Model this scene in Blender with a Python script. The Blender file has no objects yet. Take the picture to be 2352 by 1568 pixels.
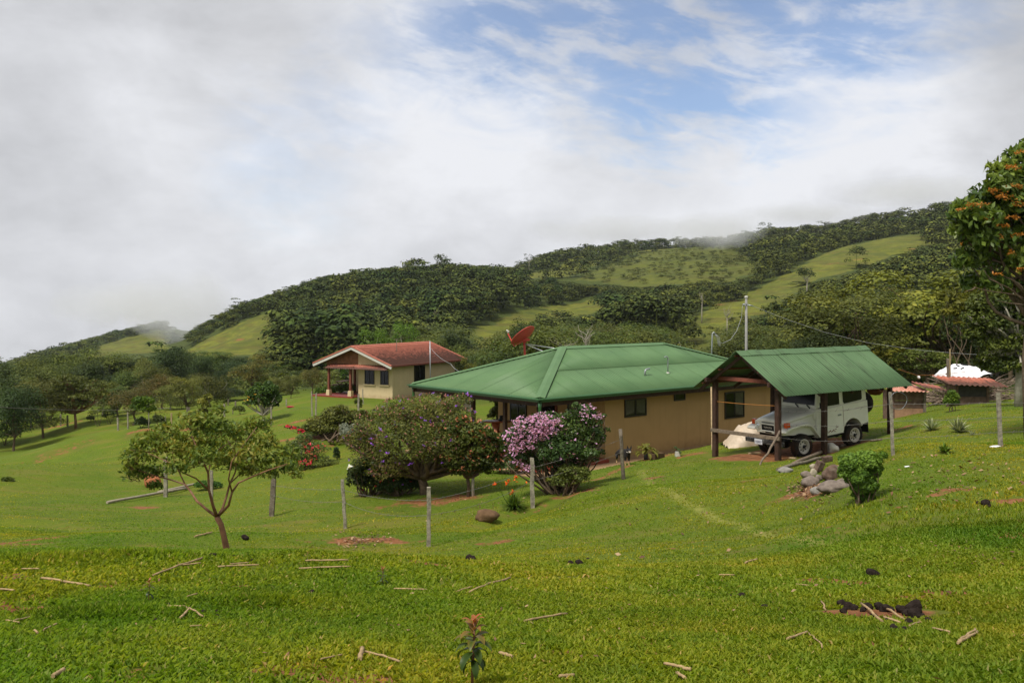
import bpy, math, random
import numpy as np
from mathutils import Vector, Matrix, Quaternion
R = math.radians
random.seed(7)
rng = np.random.default_rng(11)
S = bpy.context.scene
COL = S.collection

# ---------------------------------------------------------------- camera
F, CU, HV, CH = 2200.0, 1176.0, 700.0, 1.6      # focal length, centre column and horizon row of the 2352 px wide photograph, eye height
cam = bpy.data.cameras.new('camera')
cam_o = bpy.data.objects.new('camera', cam); COL.objects.link(cam_o)
cam_o.location = (0, 0, CH); cam_o.rotation_euler = (R(90), 0, 0)
cam.sensor_width = 36; cam.lens = 36 * F / 2352
cam.shift_y = (HV - 784) / 2352
cam.clip_start = 0.1; cam.clip_end = 6000
S.camera = cam_o

# ---------------------------------------------------------------- sun, sky, exposure
SUN_EL, SUN_AZ = R(58), R(-140)                 # azimuth from +Y, clockwise
sun = bpy.data.lights.new('sun', 'SUN'); sun.energy = 3.9; sun.angle = R(13); sun.color = (1.0, .95, .86)
sun_o = bpy.data.objects.new('sun', sun); COL.objects.link(sun_o)
sd = Vector((math.sin(SUN_AZ) * math.cos(SUN_EL), math.cos(SUN_AZ) * math.cos(SUN_EL), math.sin(SUN_EL)))
sun_o.rotation_euler = sd.to_track_quat('Z', 'Y').to_euler()
sun_o.location = sd * 50

S.view_settings.view_transform = 'Standard'; S.view_settings.look = 'None'
S.view_settings.exposure = 0.20; S.view_settings.gamma = 1
S.cycles.max_bounces = 6; S.cycles.diffuse_bounces = 3; S.cycles.glossy_bounces = 2
S.cycles.transmission_bounces = 4; S.cycles.transparent_max_bounces = 8; S.cycles.volume_bounces = 3
S.cycles.volume_step_rate = 4; S.cycles.volume_max_steps = 48

W = bpy.data.worlds.new('World'); S.world = W; W.use_nodes = True
def world_nodes():
    nt = W.node_tree; N = nt.nodes; L = nt.links; N.clear()
    def new(t, **k):
        n = N.new(t)
        for a, b in k.items(): setattr(n, a, b)
        return n
    def val(s, x):
        if isinstance(x, (int, float)): s.default_value = x
        else: L.new(x, s)
    def mth(op, a, b=None, c=None, clamp=False):
        n = new('ShaderNodeMath', operation=op, use_clamp=clamp)
        val(n.inputs[0], a)
        if b is not None: val(n.inputs[1], b)
        if c is not None: val(n.inputs[2], c)
        return n.outputs[0]
    def comb(a, b, c=0.0):
        n = new('ShaderNodeCombineXYZ'); val(n.inputs[0], a); val(n.inputs[1], b); val(n.inputs[2], c); return n.outputs[0]
    def noise(vec, scale, detail=6, rough=.55, dist=0.0):
        n = new('ShaderNodeTexNoise'); L.new(vec, n.inputs['Vector'])
        n.inputs['Scale'].default_value = scale; n.inputs['Detail'].default_value = detail
        n.inputs['Roughness'].default_value = rough; n.inputs['Distortion'].default_value = dist
        return n.outputs['Fac']
    def smooth(x, a, b):
        n = new('ShaderNodeMapRange', interpolation_type='SMOOTHERSTEP'); val(n.inputs[0], x)
        n.inputs[1].default_value = a; n.inputs[2].default_value = b; return n.outputs[0]
    tc = new('ShaderNodeTexCoord'); sp = new('ShaderNodeSeparateXYZ'); L.new(tc.outputs['Generated'], sp.inputs[0])
    X, Y, Z = sp.outputs
    az = mth('ARCTAN2', X, Y); el = mth('ARCSINE', Z)
    base = comb(az, el)
    w1 = noise(comb(mth('MULTIPLY', az, 1.0), mth('MULTIPLY', el, 1.6), 1.7), 3.2, 8, .6)
    w2 = noise(comb(mth('MULTIPLY', az, 1.0), mth('MULTIPLY', el, 2.4), 5.1), 9.0, 8, .62, .6)
    wx = mth('MULTIPLY', mth('SUBTRACT', w1, .5), .34); wy = mth('MULTIPLY', mth('SUBTRACT', w2, .5), .16)
    def blob(u, v, ru, rv, sharp=1.0):
        a0 = math.atan((u - CU) / F); e0 = math.atan((HV - v) / F * math.cos(a0))
        a = mth('DIVIDE', mth('ADD', mth('SUBTRACT', az, a0), mth('MULTIPLY', wx, .5)), ru / F)
        e = mth('DIVIDE', mth('ADD', mth('SUBTRACT', el, e0), wy), rv / F)
        d = mth('SQRT', mth('ADD', mth('MULTIPLY', a, a), mth('MULTIPLY', e, e)))
        return smooth(d, 1.0 + .55 / sharp, 1.0 - .55 / sharp)
    sky = new('ShaderNodeTexSky', sky_type='NISHITA'); sky.sun_disc = False
    sky.sun_elevation = SUN_EL; sky.sun_rotation = SUN_AZ; sky.altitude = 1100
    sky.air_density = 1.0; sky.dust_density = .6; sky.ozone_density = 2.2
    skc = new('ShaderNodeMix', data_type='RGBA', blend_type='MULTIPLY'); skc.inputs[0].default_value = 1.0
    L.new(sky.outputs[0], skc.inputs[6]); skc.inputs[7].default_value = (.105, .112, .122, 1)
    hole = blob(1560, 60, 600, 190, .9)
    for args in ((1580, 240, 260, 120, .8), (1880, 60, 260, 130, .8), (1200, 90, 240, 110, .7)):
        hole = mth('MAXIMUM', hole, blob(*args))
    faint = mth('MULTIPLY', mth('MAXIMUM', blob(640, 400, 130, 120, .6), blob(800, 245, 90, 90, .6)), .32)
    hole = mth('MAXIMUM', hole, faint)
    wisp = noise(comb(mth('MULTIPLY', az, 1.0), mth('MULTIPLY', mth('ADD', el, mth('MULTIPLY', az, .25)), 3.0), 9.0), 11.0, 10, .6, .35)
    wisp2 = noise(comb(az, mth('MULTIPLY', el, 2.2), 2.0), 26.0, 8, .6, .2)
    cover = smooth(mth('ADD', mth('MULTIPLY', wisp, .75), mth('MULTIPLY', wisp2, .25)), .40, .66)
    cover = mth('MULTIPLY_ADD', cover, .60, .17)
    cloud = mth('SUBTRACT', 1.0, mth('MULTIPLY', hole, mth('SUBTRACT', 1.0, cover)))
    big = noise(comb(az, mth('MULTIPLY', el, 1.3), 3.3), 3.4, 7, .52, .35)
    med = noise(comb(az, mth('MULTIPLY', el, 1.7), 7.7), 8.0, 10, .60, .25)
    lum = mth('ADD', mth('MULTIPLY', mth('SUBTRACT', big, .5), .50), mth('MULTIPLY', mth('SUBTRACT', med, .5), .36))
    lum = mth('ADD', lum, .580)
    for (u, v, ru, rv, k) in ((2020, 250, 230, 150, .20), (1500, 420, 800, 190, .07), (640, 640, 260, 260, .06), (1000, 200, 200, 260, .10),
                              (300, 250, 420, 330, -.01), (120, 620, 260, 160, .05), (480, 330, 260, 90, .05), (450, 620, 160, 130, -.03), (2330, 330, 170, 330, -.07), (1150, 300, 120, 100, .08)):
        lum = mth('ADD', lum, mth('MULTIPLY', blob(u, v, ru, rv, .6), k))
    lum = mth('MINIMUM', mth('MAXIMUM', lum, .36), .78)
    cc = new('ShaderNodeMix', data_type='RGBA', blend_type='MULTIPLY'); cc.inputs[0].default_value = 1.0
    cr = new('ShaderNodeCombineColor')
    L.new(lum, cr.inputs[0]); L.new(lum, cr.inputs[1]); L.new(lum, cr.inputs[2])
    L.new(cr.outputs[0], cc.inputs[6]); cc.inputs[7].default_value = (.97, .985, 1.03, 1)
    mix = new('ShaderNodeMix', data_type='RGBA'); L.new(cloud, mix.inputs[0]); L.new(skc.outputs[2], mix.inputs[6]); L.new(cc.outputs[2], mix.inputs[7])
    bg = new('ShaderNodeBackground'); L.new(mix.outputs[2], bg.inputs[0]); bg.inputs[1].default_value = 1.0
    out = new('ShaderNodeOutputWorld'); L.new(bg.outputs[0], out.inputs[0])
world_nodes()
W.cycles.sampling_method = 'MANUAL'; W.cycles.sample_map_resolution = 512

# ---------------------------------------------------------------- object helpers
def tag(o, label=None, cat=None, group=None, kind=None):
    if label: o['label'] = label
    if cat: o['category'] = cat
    if group: o['group'] = group
    if kind: o['kind'] = kind
    return o
def empty(name, loc=(0, 0, 0), rz=0.0, label=None, cat=None, group=None):
    o = bpy.data.objects.new(name, None); COL.objects.link(o); o.location = loc; o.rotation_euler = (0, 0, rz); o.empty_display_size = .2
    return tag(o, label, cat, group)
def link(name, me, mats, parent=None, loc=None):
    o = bpy.data.objects.new(name, me); COL.objects.link(o)
    for m in (mats if isinstance(mats, (list, tuple)) else [mats]): me.materials.append(m)
    if parent is not None: o.parent = parent
    if loc is not None: o.location = loc
    return o
def np_mesh(name, V, Fc, n=4, smooth=False, attrs=None, mat_idx=None):
    """V (k,3), Fc (m,n) arrays -> mesh, with point attributes"""
    V = np.asarray(V, dtype=np.float32); Fc = np.asarray(Fc, dtype=np.int32)
    me = bpy.data.meshes.new(name)
    me.vertices.add(len(V)); me.vertices.foreach_set('co', V.ravel())
    m = len(Fc); me.loops.add(m * n); me.loops.foreach_set('vertex_index', Fc.ravel())
    me.polygons.add(m); me.polygons.foreach_set('loop_start', np.arange(0, m * n, n, dtype=np.int32))
    me.polygons.foreach_set('loop_total', np.full(m, n, dtype=np.int32))
    if smooth: me.polygons.foreach_set('use_smooth', np.ones(m, dtype=bool))
    if mat_idx is not None: me.polygons.foreach_set('material_index', np.asarray(mat_idx, dtype=np.int32))
    for k, a in (attrs or {}).items():
        at = me.attributes.new(k, 'FLOAT', 'POINT'); at.data.foreach_set('value', np.asarray(a, dtype=np.float32))
    me.update(calc_edges=True)
    return me
def copy_tree(o, parent=None):
    c = o.copy(); COL.objects.link(c)
    if parent is not None: c.parent = parent; c.matrix_parent_inverse = o.matrix_parent_inverse.copy()
    for ch in list(KIDS.get(o.name, ())):
        copy_tree(ch, c)
    return c
KIDS = {}
def kid(o):
    KIDS.setdefault(o.parent.name, []).append(o); return o

class MB:
    """collects boxes, prisms, tubes ... and links them as ONE mesh object"""
    def __init__(s): s.v = []; s.f = []; s.sm = []; s.M = None
    def add(s, vs, fs, smooth=False):
        b = len(s.v)
        for p in vs:
            p = Vector(p); s.v.append(s.M @ p if s.M is not None else p)
        for f in fs: s.f.append([b + i for i in f]); s.sm.append(smooth)
        return s
    def box(s, c, size, rz=0.0, rot=None, taper=1.0):
        hx, hy, hz = size[0] / 2, size[1] / 2, size[2] / 2
        q = rot.to_matrix() if rot is not None else Matrix.Rotation(rz, 3, 'Z')
        vs = []
        for dz in (-1, 1):
            t = taper if dz > 0 else 1.0
            for dx, dy in ((-1, -1), (1, -1), (1, 1), (-1, 1)):
                vs.append(Vector(c) + q @ Vector((dx * hx * t, dy * hy * t, dz * hz)))
        return s.add(vs, [(3, 2, 1, 0), (4, 5, 6, 7), (0, 1, 5, 4), (1, 2, 6, 5), (2, 3, 7, 6), (3, 0, 4, 7)])
    def beam(s, a, b, w, h, up=(0, 0, 1)):
        a = Vector(a); b = Vector(b); d = (b - a); L = d.length; d.normalize()
        up = Vector(up); side = d.cross(up)
        if side.length < 1e-4: side = d.cross(Vector((1, 0, 0)))
        side.normalize(); up = side.cross(d).normalized()
        vs = [p + side * (sx * w / 2) + up * (sz * h / 2) for p in (a, b) for sx, sz in ((-1, -1), (1, -1), (1, 1), (-1, 1))]
        return s.add(vs, [(0, 1, 2, 3), (7, 6, 5, 4), (0, 4, 5, 1), (1, 5, 6, 2), (2, 6, 7, 3), (3, 7, 4, 0)])
    def tube(s, pts, r, n=8, cap=True, jit=0.0):
        pts = [Vector(p) for p in pts]; k = len(pts)
        rs = r if isinstance(r, (list, tuple)) else [r] * k
        vs = []; fs = []; prev = None
        for i, p in enumerate(pts):
            d = (pts[min(i + 1, k - 1)] - pts[max(i - 1, 0)])
            if d.length < 1e-6: d = Vector((0, 0, 1))
            d.normalize()
            if prev is None:
                a = d.cross(Vector((0, 0, 1)) if abs(d.z) < .9 else Vector((1, 0, 0))).normalized()
            else:
                a = (prev - d * prev.dot(d)).normalized()
            prev = a; b = d.cross(a)
            for j in range(n):
                t = 2 * math.pi * j / n; rr = rs[i] * (1 + jit * (random.random() - .5))
                vs.append(p + a * (math.cos(t) * rr) + b * (math.sin(t) * rr))
        for i in range(k - 1):
            for j in range(n):
                fs.append((i * n + j, i * n + (j + 1) % n, (i + 1) * n + (j + 1) % n, (i + 1) * n + j))
        s.add(vs, fs, True)
        if cap:
            b0 = len(s.v) - len(vs)
            s.f.append([b0 + j for j in range(n)][::-1]); s.sm.append(False)
            s.f.append([b0 + (k - 1) * n + j for j in range(n)]); s.sm.append(False)
        return s
    def prism(s, poly, a, b, axis='Y'):
        """polygon (2D) extruded from a to b along axis"""
        n = len(poly)
        def P(x, z, t):
            return {'Y': (x, t, z), 'X': (t, x, z), 'Z': (x, z, t)}[axis]
        vs = [P(x, z, a) for x, z in poly] + [P(x, z, b) for x, z in poly]
        fs = [tuple(range(n))[::-1], tuple(range(n, 2 * n))] + [(i, (i + 1) % n, n + (i + 1) % n, n + i) for i in range(n)]
        return s.add(vs, fs)
    def lathe(s, prof, c=(0, 0, 0), n=24, axis='Z', smooth=True):
        """prof: list of (radius, height)"""
        vs = []; fs = []; k = len(prof); c = Vector(c)
        for (r, h) in prof:
            for j in range(n):
                t = 2 * math.pi * j / n; x, y = r * math.cos(t), r * math.sin(t)
                vs.append(c + Vector({'Z': (x, y, h), 'Y': (x, h, y), 'X': (h, x, y)}[axis]))
        for i in range(k - 1):
            for j in range(n): fs.append((i * n + j, i * n + (j + 1) % n, (i + 1) * n + (j + 1) % n, (i + 1) * n + j))
        return s.add(vs, fs, smooth)
    def quad(s, *p, smooth=False): return s.add(p, [tuple(range(len(p)))], smooth)
    def build(s, name, mat, parent=None, bevel=0.0, seg=2, fix=True, sub=0):
        import bmesh
        me = bpy.data.meshes.new(name); me.from_pydata([tuple(v) for v in s.v], [], s.f)
        me.polygons.foreach_set('use_smooth', s.sm)
        if fix:
            bm = bmesh.new(); bm.from_mesh(me); bmesh.ops.recalc_face_normals(bm, faces=bm.faces); bm.to_mesh(me); bm.free()
        me.update()
        o = link(name, me, mat, parent)
        if parent is not None: kid(o)
        if bevel:
            m = o.modifiers.new('bevel', 'BEVEL'); m.width = bevel; m.segments = seg; m.limit_method = 'ANGLE'; m.angle_limit = R(40)
            me.polygons.foreach_set('use_smooth', [True] * len(me.polygons))
            wn = o.modifiers.new('wn', 'WEIGHTED_NORMAL'); wn.keep_sharp = True
        if sub:
            m = o.modifiers.new('sub', 'SUBSURF'); m.levels = sub; m.render_levels = sub
        return o

# ---------------------------------------------------------------- materials
MAT = {}
class NT:
    def __init__(s, name):
        s.m = bpy.data.materials.new(name); s.m.use_nodes = True; s.t = s.m.node_tree; s.N = s.t.nodes; s.L = s.t.links
        s.b = s.N['Principled BSDF']; s.out = s.N['Material Output']; MAT[name] = s.m
    def new(s, t, **k):
        n = s.N.new(t)
        for a, b in k.items(): setattr(n, a, b)
        return n
    def put(s, sock, x):
        if isinstance(x, bpy.types.NodeSocket): s.L.new(x, sock)
        elif isinstance(x, (tuple, list)) and len(x) == 3 and len(sock.default_value) == 4: sock.default_value = (*x, 1)
        else: sock.default_value = x
    def coord(s, kind='Object'): return s.new('ShaderNodeTexCoord').outputs[kind]
    def pos(s): return s.new('ShaderNodeNewGeometry').outputs['Position']
    def mapv(s, vec, scale=(1, 1, 1), rot=(0, 0, 0), loc=(0, 0, 0)):
        n = s.new('ShaderNodeMapping'); s.L.new(vec, n.inputs[0]); n.inputs[3].default_value = scale; n.inputs[2].default_value = rot; n.inputs[1].default_value = loc
        return n.outputs[0]
    def noise(s, vec, scale, detail=4, rough=.55, dist=0.0):
        n = s.new('ShaderNodeTexNoise'); s.L.new(vec, n.inputs['Vector']); n.inputs['Scale'].default_value = scale
        n.inputs['Detail'].default_value = detail; n.inputs['Roughness'].default_value = rough; n.inputs['Distortion'].default_value = dist
        return n.outputs['Fac']
    def ramp(s, x, a, b, c0=0.0, c1=1.0):
        n = s.new('ShaderNodeMapRange'); s.put(n.inputs[0], x); n.inputs[1].default_value = a; n.inputs[2].default_value = b
        n.inputs[3].default_value = c0; n.inputs[4].default_value = c1; return n.outputs[0]
    def mix(s, f, a, b, mode='MIX'):
        n = s.new('ShaderNodeMix', data_type='RGBA', blend_type=mode); s.put(n.inputs[0], f); s.put(n.inputs[6], a); s.put(n.inputs[7], b); return n.outputs[2]
    def math(s, op, a, b=None, clamp=False):
        n = s.new('ShaderNodeMath', operation=op, use_clamp=clamp); s.put(n.inputs[0], a)
        if b is not None: s.put(n.inputs[1], b)
        return n.outputs[0]
    def attr(s, name): return s.new('ShaderNodeAttribute', attribute_name=name).outputs['Fac']
    def rand(s): return s.new('ShaderNodeObjectInfo').outputs['Random']
    def bump(s, h, strength=.4, dist=.02):
        n = s.new('ShaderNodeBump'); n.inputs['Strength'].default_value = strength; n.inputs['Distance'].default_value = dist
        s.L.new(h, n.inputs['Height']); s.L.new(n.outputs[0], s.b.inputs['Normal']); return n
    def col(s, c, rough=.7, spec=.3, metal=0.0):
        s.put(s.b.inputs['Base Color'], c); s.put(s.b.inputs['Roughness'], rough)
        s.b.inputs['Specular IOR Level'].default_value = spec; s.b.inputs['Metallic'].default_value = metal
        return s.m

def simple(name, c, rough=.7, spec=.3, metal=0.0, var=.18, scale=6.0, bump=0.0, bscale=40.0, dirt=None, dirt_amt=.5, dscale=3.0):
    """a plain paint, wood, stone ...: base colour with uneven tone, patches of dirt and a fine grain"""
    t = NT(name); p = t.coord()
    n = t.noise(p, scale, 5, .6)
    c0 = tuple(max(0, x * (1 - var)) for x in c); c1 = tuple(min(1, x * (1 + var)) for x in c)
    k = t.mix(t.ramp(n, .3, .7), c0, c1)
    if dirt is not None:
        d = t.noise(p, dscale, 8, .68)
        k = t.mix(t.ramp(d, .5, .5 + .28, 0, dirt_amt), k, dirt)
    t.col(k, rough, spec, metal)
    if bump: t.bump(t.noise(p, bscale, 5, .6), bump, .02)
    return t.m

def leafmat(name, cols, trans=.28, rough=.55, spec=.25, hue_rand=.15):
    """cols: dark, mid, light leaf colours picked by the per-leaf value 'tint'; a copy varies a little as a whole"""
    t = NT(name); a = t.attr('tint')
    r = t.new('ShaderNodeValToRGB'); t.L.new(a, r.inputs[0])
    e = r.color_ramp.elements
    e[0].position = 0; e[0].color = (*cols[0], 1); e[1].position = 1; e[1].color = (*cols[-1], 1)
    for i, c in enumerate(cols[1:-1]):
        q = e.new((i + 1) / (len(cols) - 1)); q.color = (*c, 1)
    hs = t.new('ShaderNodeHueSaturation'); t.L.new(r.outputs[0], hs.inputs['Color'])
    rd = t.rand()
    t.put(hs.inputs['Value'], t.ramp(rd, 0, 1, 1 - hue_rand * 1.6, 1 + hue_rand * 1.4))
    rd2 = t.math('FRACT', t.math('MULTIPLY', rd, 7.31))
    t.put(hs.inputs['Hue'], t.ramp(rd2, 0, 1, .5 - hue_rand * .16, .5 + hue_rand * .09))
    c = hs.outputs[0]
    t.col(c, rough, spec)
    tr = t.new('ShaderNodeBsdfTranslucent'); t.L.new(t.mix(1.0, c, (1.25, 1.15, .55), 'MULTIPLY'), tr.inputs[0])
    mx = t.new('ShaderNodeMixShader'); mx.inputs[0].default_value = trans
    t.L.new(t.b.outputs[0], mx.inputs[1]); t.L.new(tr.outputs[0], mx.inputs[2]); t.L.new(mx.outputs[0], t.out.inputs[0])
    return t.m

# ---------------------------------------------------------------- the lie of the land
# for columns of the view: (distance, photo row of the ground there); rows turn into heights
TAB = {
 -300: [(3,1790),(9,1262),(16,1255),(30,1180),(40,1125),(55,1110),(70,1060),(90,1020),(110,985),(150,960),(300,900),(600,870),(1100,860)],
    0: [(3,1790),(6,1425),(9,1266),(12,1286),(16,1278),(19,1258),(30,1175),(40,1114),(46,1124),(55,1104),(66,1050),(72,1048),(80,1062),(92,1030),(110,965),(150,925),(300,880),(600,860),(1100,850)],
  250: [(3,1790),(6,1427),(9,1268),(12,1290),(16,1282),(19,1262),(30,1185),(42,1118),(55,1060),(66,994),(72,986),(81,994),(92,972),(110,938),(150,915),(300,860),(600,800),(800,775),(840,775),(1100,790)],
  400: [(3,1790),(6,1430),(9,1268),(12,1290),(16,1284),(19,1264),(30,1190),(42,1112),(55,1045),(66,986),(72,980),(80,990),(92,966),(110,930),(150,905),(300,850),(420,815),(600,790),(800,750),(840,748),(1100,770)],
  500: [(3,1790),(6,1432),(9,1270),(12,1291),(16,1284),(19,1266),(21,1255),(30,1185),(42,1105),(52,1040),(56,1042),(66,985),(74,976),(90,945),(110,922),(150,895),(300,822),(350,790),(410,752),(450,752),(600,770),(1100,790)],
  600: [(3,1790),(6,1434),(9,1272),(12,1292),(16,1285),(21,1260),(30,1170),(40,1085),(50,1030),(60,990),(70,962),(90,932),(110,910),(150,885),(200,868),(300,802),(350,760),(410,712),(450,712),(600,745),(1100,780)],
  750: [(3,1790),(6,1438),(9,1276),(12,1296),(16,1288),(21,1256),(25,1213),(30,1148),(40,1062),(50,1000),(60,960),(70,930),(80,915),(95,905),(110,900),(150,885),(200,858),(300,780),(350,725),(420,665),(460,665),(600,700),(1100,760)],
 1000: [(3,1790),(6,1442),(9,1285),(12,1302),(16,1288),(21,1253),(25,1190),(28,1150),(32,1092),(36,1062),(40,1035),(50,985),(60,950),(77,912),(90,903),(110,900),(150,880),(200,850),(300,765),(350,700),(420,638),(460,640),(600,680),(1100,740)],
 1180: [(3,1790),(6,1446),(9,1293),(12,1296),(16,1272),(21,1222),(25,1168),(28,1130),(32,1092),(36,1058),(40,1030),(50,975),(60,940),(77,905),(90,898),(110,895),(150,875),(200,845),(300,770),(350,715),(420,652),(460,650),(600,636),(800,612),(850,615),(1100,640)],
 1250: [(3,1790),(6,1448),(9,1297),(12,1297),(16,1262),(21,1212),(25,1155),(28,1118),(32,1090),(36,1054),(40,1028),(50,970),(60,935),(77,905),(100,900),(150,872),(200,840),(300,775),(350,735),(420,690),(480,672),(550,640),(600,628),(800,596),(850,600),(1100,630)],
 1500: [(3,1790),(6,1452),(9,1310),(12,1300),(16,1240),(21,1162),(26,1088),(30,1064),(36,1037),(40,1018),(50,962),(60,925),(77,902),(100,896),(150,862),(200,815),(300,745),(400,682),(500,632),(560,602),(600,602),(800,574),(850,575),(1100,600)],
 1750: [(3,1790),(6,1455),(9,1312),(12,1276),(16,1215),(20,1145),(25,1088),(28,1067),(32,1030),(38,985),(45,952),(60,905),(77,895),(100,890),(150,850),(200,800),(300,725),(350,690),(400,655),(500,610),(600,600),(700,565),(800,555),(1100,590)],
 1900: [(3,1790),(6,1455),(9,1306),(12,1245),(16,1160),(20,1110),(24,1082),(28,1060),(30,1046),(33,1010),(38,975),(45,940),(60,903),(77,892),(100,880),(150,838),(200,785),(300,700),(350,655),(420,600),(480,575),(600,570),(700,540),(800,535),(1100,570)],
 2050: [(3,1790),(6,1452),(9,1300),(12,1220),(16,1110),(20,1046),(24,1018),(28,1012),(32,998),(38,966),(45,938),(60,902),(77,890),(100,872),(150,825),(200,765),(300,680),(350,640),(420,580),(480,548),(520,548),(600,545),(700,515),(800,510),(1100,550)],
 2200: [(3,1790),(6,1448),(9,1294),(12,1200),(16,1095),(20,1045),(24,1025),(28,985),(32,952),(38,930),(45,925),(50,918),(60,900),(77,885),(100,862),(150,812),(200,745),(300,650),(400,590),(480,552),(560,520),(640,500),(700,492),(800,495),(1100,540)],
 2352: [(3,1790),(6,1445),(9,1290),(12,1190),(16,1085),(20,1040),(24,1012),(28,968),(32,940),(38,925),(45,915),(60,895),(77,880),(100,855),(150,800),(200,730),(300,630),(400,570),(480,535),(600,490),(700,475),(800,480),(1100,520)],
 2700: [(3,1790),(6,1440),(9,1280),(16,1060),(20,1010),(24,985),(30,945),(40,910),(60,880),(100,835),(200,710),(400,550),(700,455),(1100,500)],
}
_us = np.arange(-300, 2701, 20.0); _ls = np.linspace(math.log(3), math.log(1100), 420); _Y = np.exp(_ls)
def _build_table():
    keys = sorted(TAB); cols = []
    for k in keys:
        ys = np.array([a for a, b in TAB[k]], float); vs = np.array([b for a, b in TAB[k]], float)
        zs = CH - (vs - HV) / F * ys
        cols.append(np.interp(_ls, np.log(ys), zs / ys))
    cols = np.array(cols)
    T = np.array([np.interp(_us, keys, cols[:, j]) for j in range(len(_Y))]).T          # (u, Y) of z/Y
    def blur(A, ax, sg):
        k = np.arange(-int(3 * sg) - 1, int(3 * sg) + 2); w = np.exp(-k ** 2 / (2 * sg * sg)); w /= w.sum()
        P = np.pad(A, [(len(k) // 2,) * 2 if i == ax else (0, 0) for i in (0, 1)], mode='edge')
        return sum(wi * np.take(P, np.arange(A.shape[ax]) + i, axis=ax) for i, wi in enumerate(w))
    T = blur(T, 1, 2.2)
    T2 = blur(T, 0, 2.6)
    return T2
_T = _build_table()
def sn(x, y, s, k=0.0):
    """cheap smooth noise made of crossed sines, about -1..1"""
    x = x / s; y = y / s
    return (np.sin(x * 1.7 + 1.3 * np.sin(y * 1.1 + k) + k) + np.sin(y * 1.9 + 1.7 * np.sin(x * .8 - k) + 2 * k) + .6 * np.sin((x + y) * 2.3 + k * 3 + np.sin(x * 1.9)) + .5 * np.sin((x - 1.3 * y) * 3.1 - k)) / 3.1
def gz(x, y, detail=True):
    x = np.asarray(x, float); y = np.asarray(y, float)
    yy = np.clip(y, 3.0, 1099.0)
    u = np.clip(CU + F * x / yy, -300, 2700)
    fi = (u + 300) / 20.0; fj = (np.log(yy) - _ls[0]) / (_ls[1] - _ls[0])
    i0 = np.clip(np.floor(fi).astype(int), 0, len(_us) - 2); j0 = np.clip(np.floor(fj).astype(int), 0, len(_Y) - 2)
    a = fi - i0; b = fj - j0
    z = ((_T[i0, j0] * (1 - a) + _T[i0 + 1, j0] * a) * (1 - b) + (_T[i0, j0 + 1] * (1 - a) + _T[i0 + 1, j0 + 1] * a) * b) * yy
    z = np.where(y < 3.0, z + (3.0 - y) * .01, z)
    if detail:
        near = np.clip((yy - 2) / 8, 0, 1)
        z = z + near * (.025 * sn(x, y, .55, 1.0) + .05 * sn(x, y, 1.9, 2.0)) + np.clip((yy - 34) / 30, 0, 1) * np.clip((170 - yy) / 60, 0, 1) * (.22 * sn(x, y, 6.0, .4) + .50 * sn(x, y, 13.0, 2.7))
        far = np.clip((yy - 170) / 120, 0, 1)
        z = z + far * (1.6 * sn(x, y, 26, .7) + .8 * sn(x, y, 11, 1.9) + .3 * sn(x, y, 4.5, 1.1))
    return z
def P(u, v, Y): return Vector(((u - CU) / F * Y, Y, CH - (v - HV) / F * Y))
# frames of the two buildings that need level ground: origin, along, across
def unit(x, y): return Vector((x, y, 0)).normalized()
E0 = P(1240, 915, 32.0); RH = unit(1.193, 1.0); LH = Vector((-RH.y, RH.x, 0))          # green house: eave corner nearest to the camera
P0C = P(1803, 910, 27.9); RC = unit(1.42, 1.0); LC = Vector((-RC.y, RC.x, 0))           # carport: eave corner nearest to the camera
C0 = P(901.6, 915.5, 77.0); RR = unit(.579, 1.0); LR = Vector((-RR.y, RR.x, 0))         # red roofed house: foot of the near wall corner

PADS = [(E0, RH, LH, -.1, 15.2, -.25, 7.7, -4.17, 1.6), (C0, RR, LR, -1.2, 9.3, 0, 7, C0.z - .06, 5.0)]
TERR = [([-300,100,280,430,520,600,660,720,780,860,960], [80,76,71.5,72,70,68,67.5,66,68,71,76], .75, [0,.3,1,1,1,1,1,1,.8,.4,0]), ([560,640,700,760,830,900], [43,45.5,46,46.5,47,48], .55, [0,1,1,1,.7,0]),
        ([-300,-50,120,260,400,520], [56,57,59,60,59,58], .45, [.5,1,1,.8,.5,0]), ([1040,1130,1250,1330], [23,23.6,24.4,26], .22, [0,1,1,0]), ([-200,0,140,260], [27,27.5,26,25], .3, [1,1,.6,0])]
def terrace(x, y):
    """small steps trodden into the slopes: height change and how much of a riser stands here"""
    u = CU + F * x / np.maximum(y, 3.0); dz = np.zeros_like(y); rs = np.zeros_like(y)
    for us, ys, h, w in TERR:
        yl = np.interp(u, us, ys) + .5 * np.sin(x * .9) + .3 * np.sin(x * 2.3 + 1); ww = np.interp(u, us, w, 0, 0)
        d = (y - yl) / (.025 * yl); s = np.clip(d * .5 + .5, 0, 1); s = s * s * (3 - 2 * s)
        fall = np.clip(1 + (y - yl) / (.22 * yl), 0, 1) ; dz -= h * ww * (1 - s) * fall * fall; rs = np.maximum(rs, ww * np.clip(1.2 - abs(d) * .9, 0, 1))
    for cx, cy, rx, ry, h in ((-21.5, 43, 8, 4.5, 1.0), (-20, 62, 12, 6, 1.1), (-9, 50, 7, 3.5, .6), (-5, 20, 5, 1.6, .35), (3.5, 21, 3.5, 2.2, .3), (9, 19, 3, 3, .25)):
        dz = dz + h * np.exp(-((x - cx) / rx) ** 2 - ((y - cy) / ry) ** 2)
    return dz, rs
_gz0 = gz
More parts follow.
